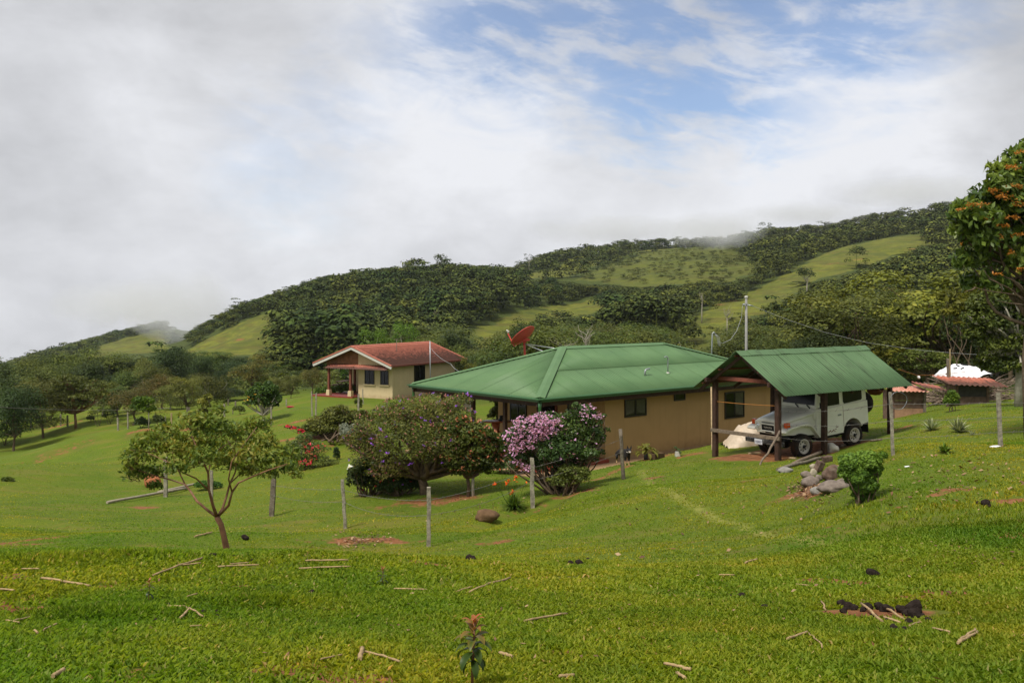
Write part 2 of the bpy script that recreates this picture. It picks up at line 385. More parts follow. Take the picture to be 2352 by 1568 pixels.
def gz(x, y, detail=True):
    x = np.asarray(x, float); y = np.asarray(y, float); z = _gz0(x, y, detail) + terrace(x, y)[0]
    for O, A, B, a0, a1, b0, b1, lev, fall in PADS:
        a = (x - O.x) * A.x + (y - O.y) * A.y; b = (x - O.x) * B.x + (y - O.y) * B.y
        d = np.hypot(np.maximum(np.maximum(a0 - a, a - a1), 0), np.maximum(np.maximum(b0 - b, b - b1), 0))
        w = np.clip(1 - d / fall, 0, 1); w = w * w * (3 - 2 * w)
        z = z * (1 - w) + lev * w
    return z
def gz1(x, y): return float(gz(np.array([x]), np.array([y]))[0])
_ms = np.exp(np.linspace(math.log(3.2), math.log(1090), 2600))
def hit(u, v, y0=3.2, y1=1090):
    """the first point of the ground seen at photo position (u, v)"""
    ys = _ms[(_ms >= y0) & (_ms <= y1)]; xs = (u - CU) / F * ys; zr = CH - (v - HV) / F * ys; d = zr - gz(xs, ys)
    k = np.where(d <= 0)[0]
    j = k[0] if len(k) else int(np.argmin(d))
    if j > 0 and len(k):
        t = d[j - 1] / (d[j - 1] - d[j] + 1e-9); y = ys[j - 1] + t * (ys[j] - ys[j - 1])
    else: y = ys[j]
    x = (u - CU) / F * y
    return Vector((x, y, gz1(x, y)))
def P(u, v, Y): return Vector(((u - CU) / F * Y, Y, CH - (v - HV) / F * Y))
def inpoly(px, py, poly):
    px = np.asarray(px, float); py = np.asarray(py, float); c = np.zeros(px.shape, bool); n = len(poly)
    for i in range(n):
        x0, y0 = poly[i]; x1, y1 = poly[(i + 1) % n]
        m = ((y0 > py) != (y1 > py)) & (px < (x1 - x0) * (py - y0) / (y1 - y0 + 1e-12) + x0)
        c ^= m
    return c
def gpoly(pts, y0=3.2, y1=1090):
    """outline on the ground (x, y) from photo positions"""
    return [tuple(hit(u, v, y0, y1)[:2]) for u, v in pts]

# pastures of the far slopes, as outlines on the land
PAST = [
 gpoly([(405,812),(455,788),(520,756),(590,728),(650,716),(658,745),(648,790),(600,812),(500,822)], 180, 470),
 gpoly([(205,800),(280,778),(372,750),(390,780),(385,815),(300,822),(210,822)], 480, 860),
 gpoly([(1040,770),(1140,735),(1250,712),(1330,692),(1385,690),(1392,712),(1300,728),(1200,748),(1110,785),(1050,790)], 180, 520),
 gpoly([(1196,634),(1290,606),(1330,603),(1400,585),(1330,625),(1250,640)], 300, 900),
 gpoly([(1560,775),(1640,700),(1750,662),(1850,602),(1900,580),(1985,556),(2075,541),(2140,536),(2140,562),(2050,588),(1960,622),(1870,644),(1835,668),(1790,705),(1720,732),(1660,762),(1600,790)], 180, 560),
 gpoly([(1230,598),(1330,574),(1400,566),(1560,556),(1690,552),(1690,562),(1560,566),(1400,580),(1300,592)], 620, 1000),
]
SCRUB = [
 gpoly([(1330,640),(1400,606),(1480,578),(1560,566),(1680,566),(1720,600),(1740,625),(1660,650),(1560,652),(1450,668),(1400,650)], 300, 900),
 gpoly([(1800,545),(1900,520),(2000,505),(2130,500),(2140,532),(2000,540),(1880,566)], 480, 900),
 gpoly([(1540,740),(1640,712),(1730,700),(1700,760),(1640,800),(1560,800)], 150, 330),
]

def bare(x, y): return np.clip((sn(x, y, .34, 5.0) + sn(x, y, .95, 2.5) + .5 * sn(x, y, .15, 1.0)) * .8 - .52, 0, .5) * 2 * (y < 15)
def build_ground():
    ny, nx = 900, 520
    ys = np.concatenate([np.linspace(-8, 2.9, 40), np.exp(np.linspace(math.log(3), math.log(1095), ny - 40))])
    s = np.linspace(-1, 1, nx); s = np.sign(s) * np.abs(s) ** .92
    half = 9 + .72 * np.clip(ys, 0, None)
    X = s[None, :] * half[:, None]; Yg = np.repeat(ys[:, None], nx, 1)
    Z = gz(X, Yg)
    X1, Y1 = X.ravel(), Yg.ravel()
    V = np.stack([X1, Y1, Z.ravel()], 1)
    idx = np.arange(ny * nx).reshape(ny, nx)
    Fc = np.stack([idx[:-1, :-1], idx[:-1, 1:], idx[1:, 1:], idx[1:, :-1]], -1).reshape(-1, 4)
    # bare earth, and shade bands painted along the terrace risers
    def dab(c, rx, ry, rot=0.0, amp=1.0):
        dx = X1 - c[0]; dy = Y1 - c[1]; a = math.cos(rot); b = math.sin(rot)
        p = (dx * a + dy * b) / rx; q = (-dx * b + dy * a) / ry
        d = np.sqrt(p * p + q * q) + .35 * sn(X1, Y1, min(rx, ry) * .5, c[0])
        return amp * np.clip(1.25 - d, 0, 1)
    dirt = np.zeros(len(X1))
    for c, rx, ry, rot, amp in DABS(): dirt = np.maximum(dirt, dab(c, rx, ry, rot, amp))
    dirt = np.maximum(dirt, .74 * bare(X1, Y1)); dirt = np.maximum(dirt, .46 * terrace(X1, Y1)[1] * (.75 + .5 * sn(X1, Y1, 1.1, .6)))  # last term paints the risers' shade as thin bands of bare earth
    past = np.zeros(len(X1)); scr = np.zeros(len(X1))
    far = Y1 > 150
    jx, jy = X1[far] + 5 * sn(X1[far], Y1[far], 9, .3), Y1[far] + 9 * sn(X1[far], Y1[far], 11, 2.2)
    for p in PAST: past[far] = np.maximum(past[far], inpoly(jx, jy, p) * 1.0)
    for p in SCRUB: scr[far] = np.maximum(scr[far], inpoly(jx, jy, p) * 1.0)
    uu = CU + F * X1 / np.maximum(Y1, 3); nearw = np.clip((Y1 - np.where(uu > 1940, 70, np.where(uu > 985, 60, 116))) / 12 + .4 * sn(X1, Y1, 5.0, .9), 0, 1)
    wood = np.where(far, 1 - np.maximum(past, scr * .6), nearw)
    # faint trail worn across the slope
    trail = np.zeros(len(X1))
    tp = [hit(u, v) for u, v in ((1470,1080),(1520,1125),(1570,1152),(1625,1180),(1700,1204),(1800,1232),(1900,1252),(2000,1266),(2100,1280),(2200,1290),(2340,1298))]
    for a, b in zip(tp[:-1], tp[1:]):
        d = (b - a).to_2d(); L2 = d.length_squared
        t = np.clip(((X1 - a.x) * d.x + (Y1 - a.y) * d.y) / L2, 0, 1)
        dist = np.hypot(X1 - a.x - t * d.x, Y1 - a.y - t * d.y)
        trail = np.maximum(trail, np.clip(1.3 - dist / .13, 0, 1))
    for path, wd, am in (([(300,992),(430,986),(520,990),(600,984),(660,974),(720,962),(770,948),(830,944)], .30, .52), ([(640,1012),(700,1002),(760,1000),(830,1003)], .22, .6), ([(1240,1100),(1300,1112),(1380,1100),(1440,1070)], .2, .5), ([(0,1248),(60,1240),(140,1232)], .15, .55)):
        pp = [hit(*q) for q in path]
        for a, b in zip(pp[:-1], pp[1:]):
            d = (b - a).to_2d(); t = np.clip(((X1 - a.x) * d.x + (Y1 - a.y) * d.y) / d.length_squared, 0, 1)
            dirt = np.maximum(dirt, am * 1.35 * np.clip(1.4 - np.hypot(X1 - a.x - t * d.x, Y1 - a.y - t * d.y) / wd + .4 * sn(X1, Y1, .9, .2), 0, 1))
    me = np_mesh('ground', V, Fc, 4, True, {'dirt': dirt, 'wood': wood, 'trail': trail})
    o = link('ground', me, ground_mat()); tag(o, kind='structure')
    return o

def ground_mat():
    t = NT('ground_grass'); p = t.pos()
    n1 = t.noise(p, .16, 4, .55, .4); n2 = t.noise(p, .7, 6, .62, .2); n3 = t.noise(p, 5.0, 8, .68); n4 = t.noise(p, 26.0, 6, .7)
    c = t.mix(t.ramp(n1, .36, .64), (.115, .160, .014), (.215, .205, .022))
    c = t.mix(t.ramp(n2, .42, .66, 0, .75), c, (.072, .125, .011))
    c = t.mix(t.ramp(n3, .46, .70, 0, .60), c, (.240, .250, .034))
    c = t.mix(t.ramp(n4, .42, .60, 0, .68), (.066, .108, .008), c)
    st = t.noise(t.mapv(p, (.30, 1.0, .3)), .9, 5, .6, .5)
    c = t.mix(t.ramp(st, .50, .64, 0, .6), c, (.165, .135, .034))
    n6 = t.noise(t.mapv(p, (.6, 1.0, 1.6)), .33, 7, .7, .8); c = t.mix(t.ramp(n6, .54, .66, 0, .6), c, (.060, .095, .012))
    n5 = t.noise(p, 1.1, 7, .7)
    c = t.mix(t.ramp(n5, .63, .72, 0, .45), c, (.175, .105, .040))
    c = t.mix(t.math('MULTIPLY', t.attr('trail'), t.ramp(n3, .3, .6, .25, .6)), c, (.30, .28, .09))
    # floor of the far woods and the tussocks and cattle paths of the far pastures
    gn = t.new('ShaderNodeSeparateXYZ'); t.L.new(t.new('ShaderNodeNewGeometry').outputs['Normal'], gn.inputs[0])
    big = t.noise(p, .055, 5, .6, .6); c = t.mix(t.ramp(big, .42, .6, 0, .5), c, (.085, .125, .012))
    c = t.mix(t.ramp(gn.outputs[2], .955, .86, 0, .8), c, (.075, .075, .022))  # steep ground darkened: relief shading put into the colour, besides sparser grass
    tus = t.noise(t.mapv(p, (1, 1, 2.6)), .20, 8, .72, .6)
    pc = t.mix(t.ramp(tus, .35, .62), (.062, .078, .014), (.138, .145, .022))
    terr = t.noise(t.mapv(p, (.10, .10, 2.0)), .55, 4, .5)
    pc = t.mix(t.ramp(terr, .48, .60, 0, .6), pc, (.085, .072, .022))
    pn = t.noise(p, .045, 7, .7, .5); pc = t.mix(t.ramp(pn, .45, .65, 0, .7), pc, (.055, .070, .016))
    fy = t.new('ShaderNodeSeparateXYZ'); t.L.new(p, fy.inputs[0])
    c = t.mix(t.ramp(fy.outputs[1], 150, 210), c, pc)
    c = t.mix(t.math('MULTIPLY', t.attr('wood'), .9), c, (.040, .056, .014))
    dn = t.noise(p, 2.4, 8, .7); dd = t.math('ADD', t.attr('dirt'), t.ramp(dn, .3, .7, -.33, .33))  # attribute holds real bare earth plus the painted shade of terrace risers
    dc = t.mix(t.ramp(t.noise(p, 7.0, 6, .65), .35, .65), (.150, .058, .026), (.270, .125, .065))
    c = t.mix(t.ramp(dd, .40, .62), c, dc)
    c = t.mix(1.0, c, (1.10, 1.08, .95), 'MULTIPLY'); t.col(c, .92, .12)
    h = t.math('ADD', t.math('MULTIPLY', n3, .5), n4)
    t.bump(h, .75, .06)
    return t.m

def DABS():
    H = lambda u, v: hit(u, v)
    L = []
    def add(u, v, rx, ry, rot=0.0, amp=1.0): L.append((H(u, v), rx, ry, rot, amp))
    # floor of the carport
    c = P0C + RC * 3.2 + LC * 1.75; L.append((c, 3.3, 1.45, math.atan2(RC.y, RC.x), 1.25))
    c = P0C + RC * .7 + LC * 1.9; L.append((c, 1.2, 1.5, 0, 1.2))
    c = P0C + RC * 7.6 + LC * 1.2; L.append((c, 1.0, .4, .6, .8))
    add(1515, 1048, 1.7, .35, .75, .85); add(1590, 1043, 1.2, .3, .75, .8)
    add(1500, 1096, .55, .5, 0, .72); add(1445, 1058, .8, .3, .3, .7)
    add(1838, 1132, .9, .45, .2, .8); add(1740, 1100, .6, .2, .2, .6); add(1905, 1120, .8, .6, 0, .9)
    add(330, 1165, .6, .75, .9, .9); add(832, 1240, 1.4, .45, 0, .72); add(1140, 1245, .5, .25, 0, .78); add(905, 1245, .5, .2, 0, .7)
    add(1470, 1478, .20, .09, 0, .9); add(1370, 1442, .25, .07, 0, .72); add(2022, 1408, .50, .24, 0, 1.25)
    add(1330, 1130, 1.3, .5, .3, .68); add(1010, 1150, 2.5, 1.1, .2, .62); add(60, 1250, .8, .25, .4, .7)
    add(470, 880 + 60, 1.5, .5, 0, .5); add(150, 975, 3.0, 1.0, .2, .78); add(2200, 1120, .3, .12, 0, .5)
    add(1480, 948, .5, .4, 0, .2); add(740, 1003, 2.0, .5, .2, .75); add(712, 975, 2.5, .4, .3, .55)
    for a in gp_scars: add(*a)
    return L
gp_scars = [(1690, 690, 5, 1.2, .3, .8), (1650, 700, 3, 3, 0, .7), (1905, 607, 6, 2, .2, .75), (1970, 596, 8, 2, .3, .6), (2095, 572, 5, 1.5, 0, .6), (552, 779, 2.5, 2, 0, .9)]


# ---------------------------------------------------------------- materials of the built things
def roof_green():
    t = NT('green_painted_sheet'); p = t.coord()
    n = t.noise(p, .8, 6, .6); k = t.mix(t.ramp(n, .3, .7), (.072, .145, .056), (.098, .180, .072))
    n2 = t.noise(p, 9.0, 6, .7); k = t.mix(t.ramp(n2, .58, .80, 0, .5), k, (.060, .105, .045))
    st = t.noise(t.mapv(t.mapv(p, rot=(0, 0, -math.atan2(RH.y, RH.x))), (6.0, .8, 1.1)), 1.6, 7, .68); k = t.mix(t.ramp(st, .54, .74, 0, .40), k, (.070, .110, .050))
    t.col(k, .55, .3); t.bump(t.noise(p, 30, 4, .6), .08, .01); return t.m
M_ROOF = roof_green()
def carport_green():
    t = NT('stained_green_sheet'); p = t.coord()
    n = t.noise(p, .8, 6, .6); k = t.mix(t.ramp(n, .3, .7), (.066, .130, .054), (.090, .160, .070))
    st = t.noise(t.mapv(t.mapv(p, rot=(0, 0, -math.atan2(RC.y, RC.x))), (7.0, .6, .7)), 1.9, 8, .7); m = t.noise(p, .9, 3, .5)
    k = t.mix(t.math('MULTIPLY', t.ramp(st, .48, .66), t.ramp(m, .40, .62, .15, .8)), k, (.030, .038, .018))
    n2 = t.noise(p, 14.0, 6, .7); k = t.mix(t.ramp(n2, .62, .74, 0, .6), k, (.20, .19, .10))
    t.col(k, .55, .3); return t.m
M_CROOF = carport_green()
def tile_red():
    t = NT('red_roof_tiles'); p = t.coord()
    n = t.noise(p, 2.2, 8, .7); k = t.mix(t.ramp(n, .3, .7), (.33, .100, .062), (.46, .165, .110))
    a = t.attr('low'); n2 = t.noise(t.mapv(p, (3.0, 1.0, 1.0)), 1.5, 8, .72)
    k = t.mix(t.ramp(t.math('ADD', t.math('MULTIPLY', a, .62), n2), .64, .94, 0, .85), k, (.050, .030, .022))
    t.col(k, .7, .25); t.bump(t.noise(p, 20, 5, .6), .2, .02); return t.m
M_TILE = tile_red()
def wall_mat(name, c, d):
    t = NT(name); p = t.coord(); n = t.noise(p, 1.3, 6, .6)
    k = t.mix(t.ramp(n, .3, .7), tuple(x * .93 for x in c), tuple(x * 1.05 for x in c))
    sp = t.new('ShaderNodeSeparateXYZ'); t.L.new(p, sp.inputs[0])
    n2 = t.noise(p, 2.6, 8, .72); f = t.math('ADD', t.ramp(sp.outputs[2], 0, .75, .5, 0), t.math('MULTIPLY', t.math('SUBTRACT', n2, .5), .9))
    k = t.mix(t.ramp(f, .30, .62, 0, .55), k, d)
    st = t.noise(t.mapv(p, (2.2, 2.2, .18)), 1.8, 7, .65); k = t.mix(t.ramp(st, .55, .72, 0, .28), k, d)
    t.col(k, .88, .15); t.bump(t.noise(p, 60, 4, .6), .25, .006); return t.m
M_WALL = wall_mat('ochre_plaster', (.410, .270, .120), (.200, .120, .055))
M_WALL2 = wall_mat('cream_plaster', (.54, .43, .25), (.30, .19, .10))
M_WALL3 = wall_mat('cream_plaster_side', (.54, .43, .25), (.30, .19, .10))
M_FASC = simple('green_gutter', (.030, .110, .028), .35, .5, var=.15, dirt=(.02, .03, .015))
M_DWOOD = simple('dark_brown_timber', (.050, .026, .018), .7, .2, var=.35, scale=9, bump=.3, dirt=(.12, .085, .06), dirt_amt=.4)
M_GWOOD = simple('grey_timber', (.17, .13, .095), .85, .15, var=.4, scale=14, bump=.5, dirt=(.05, .04, .03), dirt_amt=.7, dscale=9)
M_RWOOD = simple('red_brown_beam', (.17, .055, .035), .75, .2, var=.3, scale=8, bump=.3)
M_POST = None
M_BRONZE = simple('bronze_window_frame', (.018, .013, .011), .4, .4, var=.1)
M_FLOOR = simple('red_floor', (.22, .035, .025), .35, .4, var=.2, dirt=(.10, .03, .02))
M_CONC = simple('stained_concrete', (.34, .22, .12), .9, .15, var=.2, bump=.3, dirt=(.18, .11, .055), dirt_amt=.7)
M_GALV = simple('galvanised_pipe', (.33, .35, .36), .42, .5, .55, var=.15, dirt=(.15, .15, .15))
M_WHITEP = simple('white_fascia', (.50, .49, .44), .6, .3, var=.12, dirt=(.16, .14, .11), dirt_amt=.7, dscale=6)
M_CURT = simple('pale_curtain', (.42, .38, .32), .95, .05, var=.15)
M_DARKIN = simple('dark_interior', (.012, .010, .010), .9, .05)
def glass():
    t = NT('window_glass'); t.col((.01, .011, .013), .06, .8)
    tr = t.new('ShaderNodeBsdfTransparent'); tr.inputs[0].default_value = (.7, .72, .72, 1)
    mx = t.new('ShaderNodeMixShader'); mx.inputs[0].default_value = .45
    t.L.new(tr.outputs[0], mx.inputs[1]); t.L.new(t.b.outputs[0], mx.inputs[2]); t.L.new(mx.outputs[0], t.out.inputs[0]); return t.m
M_GLASS = glass()
M_RUBBER = simple('mud_worn_tyre', (.022, .019, .017), .85, .2, var=.3, scale=5, bump=.5, dirt=(.085, .042, .022), dirt_amt=.9, dscale=2.2)
M_BLACK = simple('black_plastic', (.010, .010, .011), .55, .3, var=.2)
def jeep_paint():
    t = NT('off_white_car_paint'); p = t.coord(); n = t.noise(p, 3, 5, .6)
    k = t.mix(t.ramp(n, .3, .7), (.70, .69, .61), (.78, .77, .69))
    sp = t.new('ShaderNodeSeparateXYZ'); t.L.new(p, sp.inputs[0])
    n2 = t.noise(p, 4.5, 8, .75)
    f = t.math('ADD', t.ramp(sp.outputs[2], .45, .95, .35, 0), t.math('MULTIPLY', t.math('SUBTRACT', n2, .5), 1.0))
    k = t.mix(t.ramp(f, .26, .60, 0, .75), k, (.20, .13, .08))
    n3 = t.noise(p, 16, 6, .7); k = t.mix(t.ramp(n3, .70, .76, 0, .8), k, (.13, .05, .025))
    t.col(k, .32, .5); t.b.inputs['Coat Weight'].default_value = .15; return t.m
M_PAINT = jeep_paint()
M_RUST = simple('rusty_edge', (.16, .06, .035), .9, .1, var=.5, scale=20)
M_RIM = simple('dusty_white_rim', (.50, .47, .40), .5, .4, var=.12, dirt=(.16, .07, .04), dirt_amt=.9, dscale=7)
M_LENS = simple('headlamp_lens', (.62, .66, .66), .08, .9, .35, var=.05)
M_ORANGE = simple('orange_lens', (.62, .08, .012), .2, .6, var=.1)
M_CHROME = simple('worn_bumper_black', (.016, .016, .018), .5, .4, var=.2, dirt=(.42, .40, .36), dirt_amt=.85, dscale=9)
M_PLATE = simple('white_number_plate', (.62, .64, .68), .4, .4, var=.05)
M_INK = simple('dark_blue_ink', (.02, .035, .12), .5, .3)
M_REDP = simple('red_dish_paint', (.46, .045, .032), .45, .4, var=.15, dirt=(.20, .08, .06), dirt_amt=.5)
M_TARPW = simple('white_tarp', (.80, .80, .82), .5, .3, var=.05)
M_TARPB = simple('black_tarp', (.018, .020, .026), .45, .4)
M_PLASTIC = simple('dusty_pale_sheet', (.47, .38, .28), .5, .4, var=.15, dirt=(.36, .17, .08), dirt_amt=.7, dscale=2)
M_SACK = simple('dirty_white_sack', (.50, .47, .42), .85, .15, var=.2, bump=.4, dirt=(.16, .12, .10), dirt_amt=.7, dscale=12)
M_WIRE = simple('rusty_wire', (.20, .185, .165), .6, .3, .3)
M_CABLE = simple('grey_cable', (.30, .31, .31), .6, .3)
M_ORCORD = simple('orange_cord', (.42, .17, .04), .7, .2)
M_PORCHWOOD = simple('polished_wood', (.36, .10, .030), .3, .5, var=.5, scale=7)
M_LOGWOOD = simple('smooth_bench_logs', (.16, .085, .042), .6, .3, var=.3, scale=7)

def rayplane(u, v, o, n):
    d = Vector(((u - CU) / F, 1, -(v - HV) / F)); c = Vector((0, 0, CH))
    return c + d * ((Vector(o) - c).dot(n) / d.dot(n))
def corrug(O, A, B, rise, L, top, pitch, amp, name, mat, parent, steps=None, attr_low=False, seg=6, up=0.0, bot=None):
    """sheet roof: columns run from the eave (along A) inwards (B) up to top(a); rise = height per metre inward"""
    nc = max(2, int(L / pitch * seg)); A = Vector(A); B = Vector(B); O = Vector(O)
    nrm = (B.cross(A) if B.cross(A).z > 0 else A.cross(B)); sl = Vector((-B.x * rise, -B.y * rise, 1)).normalized()
    ns = (steps or 1); vs = []; low = []; rows = ns + 1 if not steps else 2 * ns
    for i in range(nc + 1):
        a = L * i / nc; tp = max(top(a), 1e-3); b0 = 0 if bot is None else min(bot(a), tp)
        ph = 2 * math.pi * a / pitch; w = amp * math.sin(ph)
        for j in range(rows):
            if steps: k = (j + 1) // 2 / ns; lift = (.030 if j % 2 == 0 else 0.0)
            else: k = j / ns; lift = 0
            b = b0 + (tp - b0) * k
            vs.append(O + A * a + B * b + Vector((0, 0, rise * b + up)) + sl * (w + lift)); low.append(1 - b / max(1e-3, max(top(L * .5), tp)))
    idx = np.arange((nc + 1) * rows).reshape(nc + 1, rows)
    Fc = np.stack([idx[:-1, :-1], idx[1:, :-1], idx[1:, 1:], idx[:-1, 1:]], -1).reshape(-1, 4)
    me = np_mesh(name, [tuple(v) for v in vs], Fc, 4, False, {'low': low})
    o = link(name, me, mat, parent)
    if parent is not None: kid(o)
    sm = o.modifiers.new('sheet', 'SOLIDIFY'); sm.thickness = .006; sm.offset = -1
    return o
def cap(mb, a, b, width, lift, sideways, drop):
    """folded capping strip from a to b: sideways = horizontal unit vectors to both sides, drop = fall per metre to each side"""
    a = Vector(a); b = Vector(b); s1, s2 = sideways; d1, d2 = drop; up = Vector((0, 0, lift))
    def side(s, d): return s * width - Vector((0, 0, width * d)) + up
    vs = [a + side(s1, d1), a + up + Vector((0, 0, .012)), a + side(s2, d2), b + side(s1, d1), b + up + Vector((0, 0, .012)), b + side(s2, d2)]
    vs += [p - Vector((0, 0, .014)) for p in vs]
    mb.add(vs, [(0, 1, 4, 3), (1, 2, 5, 4), (6, 9, 10, 7), (7, 10, 11, 8), (0, 3, 9, 6), (2, 8, 11, 5), (0, 6, 7, 1), (1, 7, 8, 2), (3, 4, 10, 9), (4, 5, 11, 10)])
def window(parent, c, w, h, d, n, panes=2, curtain=0, sill=False, depth=.05, frame=None, label=None):
    """c = centre on the wall, d = along the wall, n = outwards"""
    c = Vector(c); d = Vector(d); n = Vector(n); z = Vector((0, 0, 1)); t = .045
    fr = MB()
    cc = c + n * (depth / 2)
    for s in (-1, 1):
        fr.beam(cc + d * (s * (w / 2 - t / 2)) - z * (h / 2), cc + d * (s * (w / 2 - t / 2)) + z * (h / 2), t, depth, n)
        fr.beam(cc - d * (w / 2 - t) + z * (s * (h / 2 - t / 2)), cc + d * (w / 2 - t) + z * (s * (h / 2 - t / 2)), depth, t)
    for i in range(1, panes):
        x = -w / 2 + w * i / panes
        fr.beam(cc + d * x - z * (h / 2 - t), cc + d * x + z * (h / 2 - t), t * .8, depth * .8, n)
    f = fr.build('window', M_BRONZE, parent)
    if label: f['label'] = label
    q = w / 2 - .01; k = h / 2 - .01
    b = MB().quad(*[c + n * .006 + d * sx * q + z * sz * k for sx, sz in ((-1, -1), (1, -1), (1, 1), (-1, 1))]).build('interior', M_DARKIN, f)
    if curtain:
        for side in ((1,) if curtain == 1 else (-1, 1)):
            m = MB(); nn = 14; cw = w * .42
            for i in range(nn):
                x0 = side * (w / 2 - .03) - side * cw * i / nn; x1 = side * (w / 2 - .03) - side * cw * (i + 1) / nn
                o0 = .014 + .006 * (i % 2); o1 = .014 + .006 * ((i + 1) % 2)
                m.quad(c + d * x0 + n * o0 - z * (k - .06), c + d * x1 + n * o1 - z * (k - .06 - .012 * i), c + d * x1 + n * o1 + z * k, c + d * x0 + n * o0 + z * k)
            m.build('curtain', M_CURT, f)
    g = MB().quad(*[c + n * .028 + d * sx * q + z * sz * k for sx, sz in ((-1, -1), (1, -1), (1, 1), (-1, 1))]).build('pane', M_GLASS, f)
    if sill:
        MB().beam(c - z * (h / 2 + .05) + n * .05 - d * (w / 2 + .1), c - z * (h / 2 + .05) + n * .05 + d * (w / 2 + .1), .12, .09).build('sill', sill, f)
    return f

def green_house():
    Z0 = E0.z; SL = -4.03; Wd, Ln, RS, T1, T2, RISE = 7.6, 15.1, 1.44, 4.58, 10.53, 1.44 / 3.8
    root = empty('green_house', (E0.x, E0.y, SL), 0, 'single storey ochre house with a big green corrugated hip roof and an open corner porch', 'house')
    off = -Vector(root.location)
    def Q(t, o, z): return E0 * 1 - Vector((0, 0, E0.z)) + RH * t + LH * o + Vector((0, 0, z)) + off
    O = Q(0, 0, Z0)
    h = Wd / 2
    tl = lambda a: h * max(0, min(1, a / T1, (Ln - a) / (Ln - T2)))
    ends = lambda a: T1 * min(a, Wd - a) / h
    lap = 1.95
    rf = corrug(O, RH, LH, RISE, Ln, lambda a: min(tl(a), lap), .13, .011, 'roof', M_ROOF, root)
    corrug(O, RH, LH, RISE, Ln, tl, .13, .011, 'upper_sheets', M_ROOF, rf, up=.016, bot=lambda a: min(tl(a), lap - .08))
    corrug(Q(0, Wd, Z0), RH, -LH, RISE, Ln, tl, .19, .011, 'back_slope', M_ROOF, rf)
    corrug(O, LH, RH, RS / T1, Wd, ends, .13, .011, 'end_slope', M_ROOF, rf)
    corrug(Q(Ln, 0, Z0), LH, -RH, RS / (Ln - T2), Wd, lambda a: (Ln - T2) * min(a, Wd - a) / h, .19, .011, 'far_end_slope', M_ROOF, rf)
    R0 = Q(T1, h, Z0 + RS); R1 = Q(T2, h, Z0 + RS)
    m = MB(); cap(m, R0, R1, .20, .045, (-LH, LH), (RISE, RISE)); m.build('ridge_cap', M_ROOF, rf)
    for a, b, s in ((Q(0, 0, Z0), R0, (-LH, -RH)), (Q(0, Wd, Z0), R0, (-RH, LH)), (Q(Ln, 0, Z0), R1, (-LH, RH)), (Q(Ln, Wd, Z0), R1, (RH, LH))):
        m = MB(); dd = (b - a); dh = Vector((dd.x, dd.y, 0)).normalized(); g = dd.z / Vector((dd.x, dd.y, 0)).length
        side = Vector((dh.y, -dh.x, 0)); sL = side * -1
        m.quad; cap(m, a, b, .17, .050, (side, sL), (RISE * abs(side.dot(LH)) * .62, RISE * abs(side.dot(RH)) * .62)); m.build('hip_cap', M_ROOF, rf)
    sl = Vector((-LH.x * RISE, -LH.y * RISE, 1)).normalized(); s2 = Vector((-RH.x * RS / T1, -RH.y * RS / T1, 1)).normalized(); m = MB()
    for k in range(1, 18):
        a = k * .84; b1 = tl(a)
        m.beam(Q(a, 0, Z0) + sl * .014, Q(a, b1, Z0 + b1 * RISE) + sl * .028, .008, .004, sl)
    for k in range(1, 9):
        a = k * .84; b1 = ends(a); m.beam(Q(0, a, Z0) + s2 * .013, Q(b1, a, Z0 + b1 * RS / T1) + s2 * .013, .008, .004, s2)
    m.build('sheet_lap', M_ROOF, rf)
    # gutter and dark beam under it
    cs = [Q(-.04, -.04, Z0 - .06), Q(Ln + .04, -.04, Z0 - .06), Q(Ln + .04, Wd + .04, Z0 - .06), Q(-.04, Wd + .04, Z0 - .06)]
    m = MB(); m2 = MB()
    for i in range(4):
        a, b = cs[i], cs[(i + 1) % 4]; d = (b - a).normalized(); out = Vector((d.y, -d.x, 0))
        m.beam(a + out * .05 + Vector((0, 0, .03)) - d * .11, b + out * .05 + Vector((0, 0, .03)) + d * .11, .125, .035)
        m.beam(a + out * .015 - d * .06, b + out * .015 + d * .06, .09, .13)
        m2.beam(a - out * .16 - Vector((0, 0, .15)), b - out * .16 - Vector((0, 0, .15)), .06, .16)
    m.build('gutter', M_FASC, root, bevel=.012); m2.build('eave_beam', M_DWOOD, root)
    MB().quad(Q(.1, .1, Z0 - .13), Q(Ln - .1, .1, Z0 - .13), Q(Ln - .1, Wd - .1, Z0 - .13), Q(.1, Wd - .1, Z0 - .13)).build('ceiling', M_DWOOD, root)
    # walls
    ow, tw, te, ob = .71, 3.82, 14.4, 6.9
    wt = Z0 - .14
    w = MB(); A = [Q(tw, ow, 0), Q(te, ow, 0), Q(te, ob, 0), Q(tw, ob, 0)]
    for i in range(4):
        a, b = A[i], A[(i + 1) % 4]; w.quad(a + Vector((0, 0, SL)), b + Vector((0, 0, SL)), b + Vector((0, 0, wt)), a + Vector((0, 0, wt)))
    w.build('wall', M_WALL, root)
    # slab, plinth and step
    m = MB(); m.M = None
    def plate(t0, t1, o0, o1, z0, z1, name, mat):
        vs = [Q(t, o, z) for z in (z0, z1) for t, o in ((t0, o0), (t1, o0), (t1, o1), (t0, o1))]
        return MB().add(vs, [(3, 2, 1, 0), (4, 5, 6, 7), (0, 1, 5, 4), (1, 2, 6, 5), (2, 3, 7, 6), (3, 0, 4, 7)]).build(name, mat, root)
    plate(.35, tw - .003, .5, 7.2, SL - .6, SL + .02, 'porch_floor', M_FLOOR)
    plate(-.25, 15.3, -.35, 7.8, SL - .7, SL - .10, 'concrete_apron', M_CONC)
    plate(tw, te, ow + .003, ob, SL - .6, SL, 'foundation', M_CONC)
    # posts
    for o in (.72, 2.55, 4.41, 6.32):
        m = MB(); m.beam(Q(.6, o, SL + .02), Q(.6, o, Z0 - .2), .13, .13, LH)
        p = m.build('post', M_DWOOD, root, bevel=.01)
